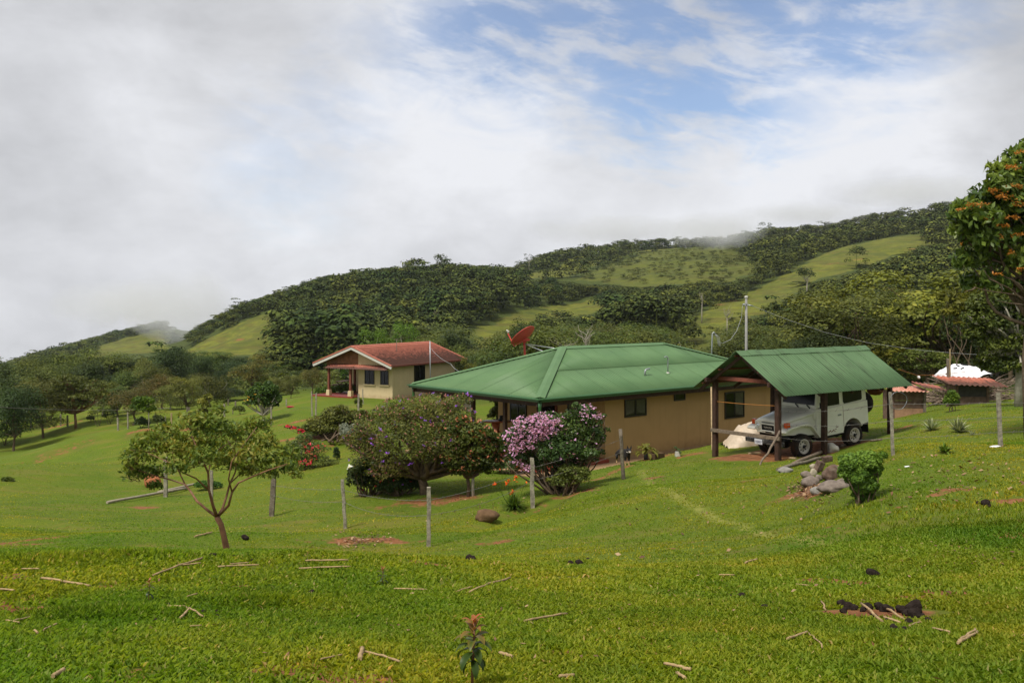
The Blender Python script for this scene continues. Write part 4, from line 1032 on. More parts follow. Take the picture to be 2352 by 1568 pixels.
def leaf_cloud(lobes, n, size, aspect=.5, seed=0, up=.35, shell=.55, jit=.7, tshift=None, zmin=-.55, fold=True, hang=0.0):
    """lobes: (centre, (rx, ry, rz)); returns verts, quads and tint of n leaves spread near the lobes' surfaces"""
    r = np.random.default_rng(seed)
    vol = np.array([(l[1][0] * l[1][1] * l[1][2]) ** .667 for l in lobes]); p = vol / vol.sum()
    li = r.choice(len(lobes), n, p=p)
    C = np.array([tuple(l[0]) for l in lobes])[li]; Rr = np.array([tuple(l[1]) for l in lobes])[li]
    d = r.normal(size=(n, 3)); d /= np.linalg.norm(d, axis=1)[:, None]
    flip = d[:, 2] < zmin; d[flip, 2] *= -.6; d /= np.linalg.norm(d, axis=1)[:, None]
    rad = shell + (1.05 - shell) * r.random(n) ** .6
    # clumps: pull leaves towards twig tips scattered over the lobe
    tips = r.normal(size=(len(lobes), 26, 3)); tips /= np.linalg.norm(tips, axis=2)[:, :, None]
    tp = tips[li, r.integers(0, 26, n)]
    d2 = d * .55 + tp * .75; d2 /= np.linalg.norm(d2, axis=1)[:, None]
    flip = d2[:, 2] < zmin; d2[flip, 2] *= -.5
    pos = C + d2 * Rr * rad[:, None]
    nn = d2 * .6 + r.normal(size=(n, 3)) * jit * .6; nn[:, 2] += up; nn /= np.linalg.norm(nn, axis=1)[:, None]
    a = r.normal(size=(n, 3)); a[:, 2] -= hang; a -= nn * (a * nn).sum(1)[:, None]; a /= np.linalg.norm(a, axis=1)[:, None] + 1e-9
    b = np.cross(nn, a)
    s = (size * (.65 + .7 * r.random(n)))[:, None]
    A = a * s; B = b * s * aspect
    v0 = pos - A * .5; v1 = pos + B * .5; v2 = pos + A * .5 - nn * s * .10; v3 = pos - B * .5
    V = np.stack([v0, v1, v2, v3], 1).reshape(-1, 3)
    Fc = np.arange(n * 4).reshape(n, 4)
    lobe_t = r.normal(size=len(lobes)) * .14
    t = np.clip(.42 + lobe_t[li] + r.normal(size=n) * .20, 0, 1)
    if tshift is not None: t = np.clip(t + tshift(pos), 0, 1)
    return V, Fc, np.repeat(t, 4)
def crown_obj(name, cloud, mat, parent):
    V, Fc, t = cloud; o = link(name, np_mesh(name, V, Fc, 4, False, {'tint': t}), mat, parent); kid(o); return o
def limb(m, a, b, r0, r1, sag=.0, wob=.06, k=6):
    a = Vector(a); b = Vector(b); L = (b - a).length; pts = []; rs = []
    o1 = Vector((random.uniform(-1, 1), random.uniform(-1, 1), random.uniform(-.4, .4))) * wob * L
    o2 = Vector((random.uniform(-1, 1), random.uniform(-1, 1), random.uniform(-.4, .4))) * wob * L
    for i in range(k + 1):
        t = i / k; p = a.lerp(b, t) + o1 * math.sin(math.pi * t) + o2 * math.sin(2 * math.pi * t) - Vector((0, 0, sag * L * math.sin(math.pi * t)))
        pts.append(p); rs.append(r0 + (r1 - r0) * t)
    m.tube(pts, rs, 7); return pts

def proto_tree(name, H, Rd, cb, nl, n, size, mat, bark, seed, shape='round', label=None, cat='tree', stems=1, tr=.022):
    """a tree H tall, crown radius Rd, crown starting at cb: Empty > trunk, crown"""
    r = np.random.default_rng(seed); random.seed(seed)
    root = empty(name, (0, 0, 0), 0, label, cat)
    lobes = []; ch = H - cb
    for i in range(nl):
        a = r.uniform(0, 2 * math.pi); k = math.sqrt(r.random())
        if shape == 'umbrella': rr = Rd * .74 * k; z = cb + ch * (.70 - .42 * k * k) + r.normal() * ch * .05; q = (Rd * r.uniform(.24, .40), Rd * r.uniform(.24, .40), ch * r.uniform(.20, .30))
        elif shape == 'column': rr = Rd * .55 * k; z = cb + ch * r.uniform(.08, .9); q = (Rd * r.uniform(.35, .6),) * 2 + (ch * .16,)
        elif shape == 'tiers': rr = Rd * .7 * k; z = cb + ch * (.15 + .75 * r.random() ** .8); q = (Rd * r.uniform(.28, .45), Rd * r.uniform(.28, .45), ch * r.uniform(.08, .13))
        else:
            zz = r.uniform(.12, .86); rr = Rd * .70 * k * math.sqrt(max(.05, 1 - (2 * zz - 1) ** 2 * .75)); z = cb + ch * zz; q = (Rd * r.uniform(.28, .46), Rd * r.uniform(.28, .46), ch * r.uniform(.14, .24))
        lobes.append(((rr * math.cos(a), rr * math.sin(a), z), q))
    m = MB(); top = Vector((0, 0, cb + ch * .45)); rt = H * tr
    for s in range(stems):
        a = 2 * math.pi * s / max(1, stems) + .5; sp = Rd * .28 if stems > 1 else Rd * .06
        e = Vector((sp * math.cos(a), sp * math.sin(a), cb + ch * .3))
        b0 = Vector((.25 * sp * math.cos(a), .25 * sp * math.sin(a), -.4))
        m.tube([b0, b0 + Vector((0, 0, .4)), b0.lerp(e, .35) + Vector((.04 * H * random.uniform(-1, 1), .04 * H * random.uniform(-1, 1), 0)), b0.lerp(e, .7), e], [rt * 1.25, rt, rt * .85, rt * .7, rt * .5], 8)
        for c, q in lobes[s::stems]:
            limb(m, b0.lerp(e, random.uniform(.55, 1.0)), Vector(c), rt * .36, rt * .08, .0, .10, 5)
    m.build('trunk', bark, root, fix=False)
    crown_obj('crown', leaf_cloud(lobes, n, size, .6, seed, up=.5, jit=.42), mat, root)
    root['_h'] = H; root['_r'] = Rd
    return root
PROTO = {}
USED = set()
def tree_at(key, x, y, H, Rd=None, label=None, group=None, rz=None):
    o = PROTO[key]; p = copy_tree(o) if key in USED else o
    USED.add(key)
    p.location = (x, y, gz1(x, y) - .05)
    sz = H / o['_h']; sr = sz if Rd is None else Rd / o['_r']
    p.scale = (sr, sr, sz); p.rotation_euler = (0, 0, random.uniform(0, 6.28) if rz is None else rz)
    if label: p['label'] = label
    if group: p['group'] = group
    return p
def tree_px(key, u, Y, vtop, wpx, label=None, group=None, vbase=None):
    if vbase is not None: g = hit(u, vbase); Y = g.y
    x = (u - CU) / F * Y; H = CH - (vtop - HV) / F * Y - gz1(x, Y)
    return tree_at(key, x, Y, max(1.0, H), wpx / 2 * Y / F, label, group)

def make_protos():
    T = proto_tree
    D = dict(
        dark1=('broadleaf_tree', 8, 4.4, .5, 20, 9880, .22, F_DARK, BARK, 1, 'round'),
        dark2=('broadleaf_tree', 9, 4.2, .9, 18, 9500, .24, F_DARK, BARK, 2, 'umbrella'),
        mid1=('broadleaf_tree', 8, 4.6, .4, 21, 10260, .24, F_MID, BARK, 3, 'round'),
        mid2=('broadleaf_tree', 8, 4.6, .8, 19, 9500, .22, F_MID, BARK, 4, 'umbrella'),
        mid3=('broadleaf_tree', 9, 3.6, .3, 24, 9880, .22, F_MID, BARK, 14, 'tiers'),
        olive1=('feathery_tree', 7, 4.6, 1.2, 18, 8740, .19, F_OLIVE, BARK_PALE, 5, 'umbrella'),
        olive2=('feathery_tree', 8, 4.2, .3, 22, 10260, .21, F_OLIVE, BARK_PALE, 6, 'round'),
        olive3=('feathery_tree', 7, 4.0, .2, 24, 9500, .19, F_OLIVE, BARK, 16, 'tiers'),
        yellow1=('yellow_leaved_tree', 8, 4.2, .3, 21, 10260, .22, F_YELLOW, BARK, 7, 'round'),
        yellow2=('yellow_leaved_tree', 7, 3.8, .2, 20, 9120, .21, F_YELLOW, BARK, 17, 'tiers'),
        orange1=('orange_tipped_tree', 7, 4.2, 1.0, 16, 8360, .18, F_ORANGE, BARK, 8, 'umbrella'),
        orange2=('orange_tipped_tree', 8, 3.6, .8, 18, 7980, .18, F_ORANGE, BARK, 9, 'tiers'),
        bright1=('bright_leaved_tree', 6, 3.2, 1.2, 16, 7220, .18, F_BRIGHT, BARK_PALE, 10, 'round'),
    )
    for k, a in D.items(): PROTO[k] = T(*a)
make_protos()

PASTPX = [([(405,812),(455,788),(520,756),(590,728),(650,716),(658,745),(648,790),(600,812),(500,822)], 300), ([(205,800),(280,778),(372,750),(390,780),(385,815),(300,822),(210,822)], 600),
 ([(1040,770),(1140,735),(1250,712),(1330,692),(1385,690),(1392,712),(1300,728),(1200,748),(1110,785),(1050,790)], 230),
 ([(1200,640),(1400,606),(1560,566),(1680,566),(1740,625),(1660,645),(1480,655),(1330,645)], 430),
 ([(1560,775),(1640,700),(1750,662),(1850,602),(1900,580),(1985,556),(2075,541),(2140,536),(2140,562),(2050,588),(1960,622),(1870,644),(1835,668),(1790,705),(1720,732),(1660,762),(1600,790)], 215)]
def _low(u, poly):
    vs = []
    for i in range(len(poly)):
        (a, b), (c, d) = poly[i], poly[(i + 1) % len(poly)]
        if (a > u) != (c > u): vs.append(b + (d - b) * (u - a) / (c - a))
    return max(vs) if vs else None
def cap_pasture(u, Y, z, H):
    for poly, yn in PASTPX:
        lo = _low(u, poly)
        if lo is None: continue
        if HV + (CH - z) / Y * F > lo - 2: H = min(H, CH - (lo + 4 - HV) / F * Y - z)
    return H
def mid_trees():
    random.seed(21)
    far_row = 'trees of the wood behind the left paddock'
    lab = {'dark': 'dark green tree of the left wood', 'mid': 'fresh green tree of the left wood', 'olive': 'olive feathery tree of the left wood'}
    for key, u, Y, vt, w in (('mid1', -60, 118, 818, 170), ('dark1', 12, 122, 822, 150), ('olive1', 62, 135, 812, 130), ('mid2', 122, 142, 796, 120), ('mid1', 182, 146, 800, 130), ('olive2', 238, 150, 808, 115),
                         ('dark1', 288, 152, 818, 110), ('olive1', 332, 142, 814, 100), ('dark2', 440, 152, 816, 95), ('mid2', 300, 130, 832, 100), ('dark1', 525, 150, 824, 90),
                         ('mid1', 580, 155, 832, 90), ('mid2', 150, 125, 822, 120), ('dark2', 210, 124, 828, 110), ('mid1', 80, 120, 830, 120), ('olive2', 356, 128, 838, 80), ('dark2', 515, 128, 848, 80),
                         ('mid2', 635, 150, 840, 80), ('dark1', 690, 150, 846, 70), ('olive3', 740, 140, 850, 80), ('mid3', 660, 165, 835, 60), ('dark2', 545, 170, 815, 90), ('mid3', 490, 175, 806, 80), ('mid1', 420, 165, 806, 90)):
        tree_px(key, u, Y, vt, w * 1.3, lab[key[:-1]] + (', far back' if Y > 140 else ', near rows') + (', at its left end' if u < 150 else ', in its middle' if u < 350 else ', right of the tall dark tree' if u < 560 else ', beside the red roofed house'), 'woodland ' + key[:-1] + ' trees behind the left paddock')
    one = (
        ('dark1', -50, 88, 832, 190, 'broad dark tree cut by the left edge of the photo, nearest in the wood'),
        ('dark2', 22, 98, 858, 140, 'dark shady tree at the left edge behind the small bare-stemmed tree'),
        ('mid1', 70, 108, 868, 115, 'green tree between the dark left edge trees and the wide feathery tree'),
        ('olive3', 100, 91, 870, 140, 'olive tree just left of the wide feathery forked tree'),
        ('olive1', 236, 101, 866, 130, 'feathery olive tree just behind the row of small paddock trees'),
        ('orange1', 305, 89, 882, 135, 'low orange tipped tree behind the bright green round tree'),
        ('orange1', 374, 104, 852, 125, 'flat topped orange brown tree above the wide gap in the paddock fence'),
        ('dark1', 385, 134, 786, 105, 'tallest dark tree of the wood, standing above the orange topped trees'),
        ('dark1', 473, 128, 806, 74, 'round dark tree on bare leaning trunk right of the tallest wood tree'),
        ('olive3', 433, 93, 862, 88, 'thin olive tree on two bare trunks in the paddock'),
        ('olive2', 484, 101, 856, 105, 'olive tree with yellow fruit left of the black shade by the orange tree'),
        ('dark2', 528, 116, 888, 80, 'low dark shrubby tree in front of the big orange tree'),
        ('orange2', 578, 122, 809, 100, 'tall rust orange tree in front of the sloping pasture'),
        ('olive3', 668, 106, 860, 42, 'slim brown-green tree left of the red roofed house'),
        ('orange1', 716, 112, 838, 68, 'golden brown tree beside the porch of the red roofed house'),
        ('olive2', 640, 118, 866, 60, 'greyish thin tree between the round fruit tree and the brown slim tree'),
        ('mid3', 268, 96, 888, 70, 'slim green tree between the feathery tree and the orange tipped one'),
        ('olive2', 392, 99, 884, 70, 'small olive tree right of the bright green round crown'),
        ('dark1', 30, 84, 868, 130, 'low dark tree at the left edge, nearest to the bare-stemmed small tree'),
        ('bright1', 862, 124, 742, 82, 'bright yellow-green tree behind the ridge of the red roof, left one of two'),
        ('bright1', 926, 126, 728, 88, 'bright yellow-green tree behind the ridge of the red roof, right one of two'),
        ('bright1', 804, 124, 790, 54, 'small bright green tree peeping over the left slope of the red roof'),
        ('dark2', 1198, 92, 729, 132, 'large dark tree with yellowish top directly behind the red dish'),
        ('mid2', 1130, 88, 786, 90, 'green tree left of the dish tree, beyond the green roof'),
        ('mid1', 1045, 96, 792, 90, 'green tree behind the right end of the red roof'),
        ('yellow2', 1085, 82, 810, 50, 'small yellow-green tree beside the right end of the red roof'),
        ('mid3', 1010, 104, 775, 70, 'tree rising behind the red roof where the pipe stands'),
    )
    for key, u, Y, vt, w, l in one: tree_px(key, u, Y, vt, w * 1.15, l)
    # the wooded lower slope behind the green house and the carport
    pts = []
    names = {'d': ('dark green tree', 'dark trees on the slope behind the green roofs'), 'm': ('fresh green tree', 'green trees on the slope behind the green roofs'),
             'o': ('olive feathery tree', 'olive trees on the slope behind the green roofs'), 'y': ('yellow-green tree', 'yellow trees on the slope behind the carport'),
             'r': ('orange-brown tree', 'orange-brown trees on the slope behind the carport')}
    for _ in range(9000):
        Y = math.sqrt(random.uniform(64 ** 2, 215 ** 2)); u = random.uniform(985, 2560); x = (u - CU) / F * Y
        if min([1e9] + [math.hypot(x - a, Y - b) for a, b in pts]) < (4.6 + Y * .011): continue
        z = gz1(x, Y); v = HV + (CH - z) / Y * F
        if u < 1130 and Y < 84: continue
        if 1990 < u and Y < 72: continue
        if 1150 < u < 1260 and 80 < Y < 105: continue
        if any(inpoly([x], [Y], q)[0] for q in PAST + SCRUB[2:]): continue
        H = random.uniform(5.6, 10.0)
        cap = 742 if u < 1500 else (800 if u < 1690 else (745 if u < 1900 else 560 + max(0, 2100 - u) * .6))
        if 1040 < u < 1150: cap = 800
        if 1250 < u < 1400: cap = 742
        Hc = CH - (cap - HV) / F * Y - z
        if Hc < 2.6 or len(pts) >= 236: continue
        Hc = cap_pasture(u, Y, z, Hc)
        if Hc < 2.4: continue
        H = min(H, Hc * random.uniform(.85, 1.0))
        pts.append((x, Y))
        q = random.random()
        if u > 1850: key = random.choice(['yellow1', 'yellow2', 'yellow1', 'olive1', 'olive2', 'olive3', 'olive2', 'mid2', 'dark2'])
        elif u > 1500: key = random.choice(['mid1', 'mid2', 'olive1', 'olive2', 'olive3', 'dark1', 'mid3', 'yellow2', 'olive2'])
        else: key = random.choice(['mid1', 'mid2', 'dark1', 'dark2', 'olive2', 'olive3', 'mid3', 'mid1'])
        if 1780 < u < 1900 and Y < 90 and q < .3: key = 'orange1'
        n = names['r' if key[0:2] == 'or' else key[0]]
        row = 'in the front row' if Y < 92 else ('halfway up' if Y < 145 else 'high up')
        reg = ('between the red roof and the dish' if u < 1170 else 'above the red dish' if u < 1290 else 'behind the hip roof ridge' if u < 1530 else 'around the utility pole' if u < 1730 else 'behind the carport ridge' if u < 1930 else 'right of the carport roof' if u < 2120 else 'above the pens')
        hgt = 'tall ' if H > 6.6 else ('low ' if H < 4.6 else '')
        tree_at(key, x, Y, H, H * random.uniform(.62, .88), hgt + n[0] + ' ' + row + ' ' + reg, n[1])
    print('slope trees', len(pts))
    return pts
SLOPE = mid_trees()

# ---------------------------------------------------------------- the far woods: too many to count, one object
def far_forest():
    r = np.random.default_rng(5)
    protos = []
    for i, (shape, n) in enumerate((('u', 620), ('u', 620), ('r', 620), ('t', 600), ('u', 620), ('r', 600))):
        lobes = []
        for j in range(11):
            a = r.uniform(0, 6.28); k = math.sqrt(r.random())
            if shape == 'u': lobes.append(((.36 * k * math.cos(a), .36 * k * math.sin(a), .80 - .22 * k * k), (.17, .17, .12)))
            elif shape == 't': lobes.append(((.30 * k * math.cos(a), .30 * k * math.sin(a), r.uniform(.45, .95)), (.17, .17, .07)))
            else: lobes.append(((.30 * k * math.cos(a), .30 * k * math.sin(a), r.uniform(.38, .86)), (.19, .19, .13)))
        for j in range(5): a = r.uniform(0, 6.28); lobes.append(((.30 * math.cos(a), .30 * math.sin(a), r.uniform(.10, .34)), (.17, .17, .13)))
        V, Fc, t = leaf_cloud(lobes, int(n * 1.2), .066, .7, 100 + i, up=.65, jit=.32)
        w = .008; sq = [(-w, -w), (w, -w), (w, w), (-w, w)]; tv = []
        for a_ in range(4): (xa, ya), (xb, yb) = sq[a_], sq[(a_ + 1) % 4]; tv += [(xa, ya, -.15), (xb, yb, -.15), (xb * .6, yb * .6, .62), (xa * .6, ya * .6, .62)]
        V = np.concatenate([V, np.array(tv)]); t = np.concatenate([t, np.full(16, .95)])
        protos.append((V, t))
    xs = []; 
    Yc = 165.0; step = 6.2; rows = []
    while Yc < 1000:
        w = .64 * Yc; nx = int(2 * w / step)
        for i in range(nx):
            x = -w + 2 * w * (i + r.random()) / nx; y = Yc + r.uniform(-.6, .6) * step
            rows.append((x, y, step))
        step = 6.2 * (1 + (Yc - 165) / 560); Yc += step * .95
    A = np.array(rows); x, y, st = A.T
    z = gz(x, y); u = CU + F * x / y; 
    past = np.zeros(len(x), bool); scr = np.zeros(len(x), bool)
    jx, jy = x + 5 * sn(x, y, 9, .3), y + 9 * sn(x, y, 11, 2.2)
    for p in PAST: past |= inpoly(jx, jy, p)
    for p in SCRUB: scr |= inpoly(jx, jy, p)
    keep = ~past | (r.random(len(x)) < .012)
    keep &= ~((y < 215) & (u > 985))
    H = r.uniform(5.5, 14, len(x)) * np.where(r.random(len(x)) < .04, 1.35, 1.0)
    H = np.where(scr, r.uniform(1.2, 3.6, len(x)), H); H = np.where(past, r.uniform(1.0, 2.4, len(x)), H)
    keep &= ~(scr & (r.random(len(x)) < .04))
    # leave out what the land hides (with a margin of a few metres)
    vt = HV + (CH - (z + H)) / y * F
    ys = np.exp(np.linspace(math.log(60), math.log(1000), 260))
    for ub in range(-320, 2720, 20):
        m = np.where((u >= ub) & (u < ub + 20))[0]
        if not len(m): continue
        zz = gz((ub + 10 - CU) / F * ys, ys); vv = HV + (CH - zz) / ys * F; mn = np.minimum.accumulate(vv)
        keep[m] &= vt[m] < np.interp(y[m] * .97, ys, mn) + 14
    keep &= (u > -260) & (u < 2620)
    x, y, z, H, st, scr, u = x[keep], y[keep], z[keep], H[keep], st[keep], scr[keep], u[keep]
    print('far trees', len(x))
    # height caps that keep the skyline of the photograph
    su = [-300, 0, 110, 200, 280, 370, 415, 470, 520, 580, 680, 740, 800, 900, 1000, 1060, 1150, 1190, 1260, 1330, 1400, 1560, 1650, 1750, 1830, 1950, 2060, 2180, 2352, 2700]
    sv = [860, 835, 800, 778, 757, 731, 790, 744, 712, 686, 652, 632, 618, 606, 596, 600, 612, 612, 577, 560, 548, 541, 541, 520, 514, 496, 476, 452, 440, 420]
    cap = np.interp(u, su, sv); Hm = CH - (cap - HV) / F * y - z
    Hm = np.array([cap_pasture(a, b, c, d) for a, b, c, d in zip(u, y, z, Hm)])
    left = (u < 440) & (y < 560); Hm = np.where(left, np.minimum(Hm, CH - (np.interp(u, [0, 300, 440], [852, 838, 826]) - HV) / F * y - z), Hm)
    ok = Hm > .8; x, y, z, H, st, scr, u, Hm = (q[ok] for q in (x, y, z, H, st, scr, u, Hm))
    e = r.random(len(x)) < .07
    H = np.minimum(H, np.maximum(Hm * np.where(e, 1.0, .97) + np.where(e, r.uniform(.5, 4.5, len(x)), 0), 1.2))
    Vs, Ts, Hu = [], [], []
    rad = np.where(scr, H * 1.7, np.minimum(np.maximum(H * 1.15, st * 1.28), 15)) * r.uniform(.85, 1.2, len(x))
    hue = np.clip(.5 + .26 * r.normal(size=len(x)) + np.where(u > 1500, .16, -.04) + np.where(scr, .25, 0), 0, 1)
    pk = r.integers(0, len(protos), len(x)); an = r.uniform(0, 6.28, len(x))
    for k, (V, t) in enumerate(protos):
        m = np.where(pk == k)[0]
        for far_, sub in ((False, 1), (True, 2)):
            mm = m[(y[m] > 430) == far_]
            if not len(mm): continue
            q = V.reshape(-1, 4, 3)[::sub]; tt = t.reshape(-1, 4)[::sub]
            if sub > 1:
                cen = q.mean(1, keepdims=True); q = np.concatenate([(cen + (q - cen) * 1.35)[:-2], q[-2:]])
            q = q.reshape(-1, 3); tt = tt.ravel()
            c, s = np.cos(an[mm])[:, None], np.sin(an[mm])[:, None]
            X = (q[None, :, 0] * c - q[None, :, 1] * s) * rad[mm][:, None] + x[mm][:, None]
            Yv = (q[None, :, 0] * s + q[None, :, 1] * c) * rad[mm][:, None] + y[mm][:, None]
            Z = q[None, :, 2] * H[mm][:, None] + z[mm][:, None]
            Vs.append(np.stack([X, Yv, Z], -1).reshape(-1, 3)); Ts.append(np.tile(tt, len(mm))); Hu.append(np.repeat(hue[mm], len(tt)))
    V = np.concatenate(Vs); T = np.concatenate(Ts); Hh = np.concatenate(Hu)
    t = NT('far_forest_leaves'); a = t.attr('tint'); h = t.attr('hue')
    c0 = t.mix(h, (.012, .026, .009), (.036, .046, .010)); c1 = t.mix(h, (.056, .094, .017), (.175, .185, .028))
    c = t.mix(t.ramp(a, .1, .85), c0, c1)
    t.col(c, .75, .12)
    me = np_mesh('forest', V, np.arange(len(V)).reshape(-1, 4), 4, False, {'tint': T, 'hue': Hh})
    o = link('forest', me, t.m); tag(o, 'dense woods covering the far hills between the pastures', 'forest', kind='stuff')
far_forest()

def undergrowth():
    r = np.random.default_rng(8); L = []
    for _ in range(1500):
        Y = math.sqrt(r.uniform(62 ** 2, 220 ** 2)); u = r.uniform(990, 2600)
        if r.random() < .30: u = r.uniform(-260, 760); Y = math.sqrt(r.uniform(112 ** 2, 200 ** 2))
        if u < 1130 and u > 900 and Y < 86: continue
        if u > 1990 and Y < 70: continue
        x = (u - CU) / F * Y
        if any(inpoly([x], [Y], q)[0] for q in PAST + SCRUB[2:]): continue
        z = gz1(x, Y); h = cap_pasture(u, Y, z, r.uniform(1.0, 2.6))
        if h < .5: continue
        w = r.uniform(1.2, 2.6); L.append(((x, Y, z + h * .35), (w, w, h * .7)))
    V, Fc, t = leaf_cloud(L, 105000, .36, .6, 44, up=.5, zmin=-.2)
    o = link('undergrowth', np_mesh('undergrowth', V, Fc, 4, False, {'tint': t}), F_OLIVE); tag(o, 'low tangled undergrowth filling the woods between the trees', 'undergrowth', kind='stuff')
undergrowth()

# ---------------------------------------------------------------- turf
def turf():
    r = np.random.default_rng(3)
    def blades(n, y0, y1, size, width, pw=1.0, dens=None, per=1):
        y = np.sqrt(r.uniform(y0 ** 2, y1 ** 2, n)) if pw == 1 else np.exp(r.uniform(math.log(y0), math.log(y1), n))
        x = r.uniform(-1, 1, n) * (.60 * y + 1.6)
        keep = np.ones(n, bool)
        nz = sn(x, y, .35, 3.0) + .6 * sn(x, y, 1.1, 1.3)
        keep &= r.random(n) < np.clip(.62 + .38 * nz, .12, 1)
        for c, rx, ry, rot, amp in DABL:
            d = np.hypot((x - c[0]) / rx, (y - c[1]) / ry); keep &= ~((d < 1.05) & (r.random(n) < amp * .97))
        keep &= ~((bare(x, y) > .25) & (r.random(n) < .78)); keep &= ~((terrace(x, y)[1] > .35) & (r.random(n) < .85))
        x, y, nz = x[keep], y[keep], nz[keep]; n = len(x)
        x = np.repeat(x, per) + r.normal(size=n * per) * size * .5 * (per > 1); y = np.repeat(y, per) + r.normal(size=n * per) * size * .5 * (per > 1); nz = np.repeat(nz, per); n *= per
        z = gz(x, y)
        an = r.uniform(0, 6.28, n); tilt = r.uniform(.45, 1.45, n)
        lush = np.zeros(n)
        for c, rx, ry in TALL: lush = np.maximum(lush, np.clip(1.3 - np.hypot((x - c[0]) / rx, (y - c[1]) / ry), 0, 1))
        L = size * r.uniform(.45, 1.25, n) * (1 + .9 * lush); w = width * r.uniform(.6, 1.3, n); tilt = tilt * (1 - .45 * lush)
        dx, dy = np.cos(an), np.sin(an)
        tip = np.stack([x + dx * np.sin(tilt) * L, y + dy * np.sin(tilt) * L, z + np.cos(tilt) * L], 1)
        mid = np.stack([x + dx * np.sin(tilt * .6) * L * .55, y + dy * np.sin(tilt * .6) * L * .55, z + np.cos(tilt * .6) * L * .58], 1)
        sx, sy = -dy * w * .5, dx * w * .5
        a = np.stack([x - sx, y - sy, z - .004], 1); b = np.stack([x + sx, y + sy, z - .004], 1)
        m1 = mid + np.stack([sx, sy, sx * 0], 1); m0 = mid - np.stack([sx, sy, sx * 0], 1)
        V = np.stack([a, b, m1, tip, m0], 1).reshape(-1, 3)
        big = sn(x, y, 2.6, .5) * .14 + sn(x, y, .9, 1.5) * .08
        t = np.clip(.45 + .22 * r.normal(size=n) + .10 * nz * .3 + .02 * lush + big, 0, 1)
        t = np.where(r.random(n) < .016, 1.0, t * .92)
        return V, np.repeat(t, 5)
    def out(name, parts, label):
        V = np.concatenate([p[0] for p in parts]); t = np.concatenate([p[1] for p in parts])
        me = np_mesh(name, V, np.arange(len(V)).reshape(-1, 5), 5, False, {'tint': t})
        o = link(name, me, M_TURF); tag(o, label, 'grass', kind='stuff')
    out('grass', [blades(600000, 3.0, 7.2, .042, .0085), blades(370000, 7.0, 11.5, .045, .012), blades(125000, 11, 24, .034, .012, per=2), blades(90000, 22, 60, .035, .022, pw=2, per=2)], 'short thick turf with broad blades and small bare gaps')
def turf_mat():
    t = NT('turf_blades'); a = t.attr('tint'); p = t.pos()
    r = t.new('ShaderNodeValToRGB'); t.L.new(a, r.inputs[0]); e = r.color_ramp.elements
    e[0].position = 0; e[0].color = (.100, .170, .012, 1); e[1].position = 1; e[1].color = (.46, .38, .16, 1)
    for q, c in ((.40, (.200, .280, .020)), (.70, (.295, .350, .040)), (.94, (.320, .335, .065))): k = e.new(q); k.color = (*c, 1)
    n = t.noise(p, .45, 4, .55, .3); c = t.mix(t.ramp(n, .35, .65), r.outputs[0], t.mix(1.0, r.outputs[0], (1.25, 1.0, .95), 'MULTIPLY'))
    n1 = t.noise(p, .16, 4, .55, .4); n2 = t.noise(p, .7, 6, .62, .2)
    c = t.mix(t.ramp(n1, .38, .62), t.mix(1.0, c, (.62, .82, .85), 'MULTIPLY'), t.mix(1.0, c, (1.30, 1.03, 1.1), 'MULTIPLY'))
    bg = t.noise(p, .055, 5, .6, .6); c = t.mix(t.ramp(bg, .42, .6, 0, .5), c, t.mix(1.0, c, (.76, .86, .9), 'MULTIPLY'))
    c = t.mix(t.ramp(n2, .44, .62, 0, .8), c, t.mix(1.0, c, (.66, .82, .82), 'MULTIPLY'))
    n3 = t.noise(p, 2.6, 5, .65); c = t.mix(t.ramp(n3, .46, .68, 0, .6), c, t.mix(1.0, c, (.70, .80, .75), 'MULTIPLY'))
    c = t.mix(1.0, c, (1.24, 1.24, 1.05), 'MULTIPLY'); t.col(c, .6, .2)
    tr = t.new('ShaderNodeBsdfTranslucent'); t.L.new(t.mix(1.0, c, (1.2, 1.2, .5), 'MULTIPLY'), tr.inputs[0])
    mx = t.new('ShaderNodeMixShader'); mx.inputs[0].default_value = .5
    t.L.new(t.b.outputs[0], mx.inputs[1]); t.L.new(tr.outputs[0], mx.inputs[2]); t.L.new(mx.outputs[0], t.out.inputs[0]); return t.m
M_TURF = turf_mat()
DABL = DABS()
TALL = [(hit(90, 1290), .9, .35), (hit(300, 1280), .8, .25), (hit(230, 1415), .55, .22), (hit(600, 1388), .42, .18), (hit(900, 1185), .01, .01), (hit(2330, 1180), 2.2, 2.5), (hit(1990, 1155), 1.0, .5)]
turf()
GROUND = build_ground()
green_house(); carport(); jeep(); red_house()

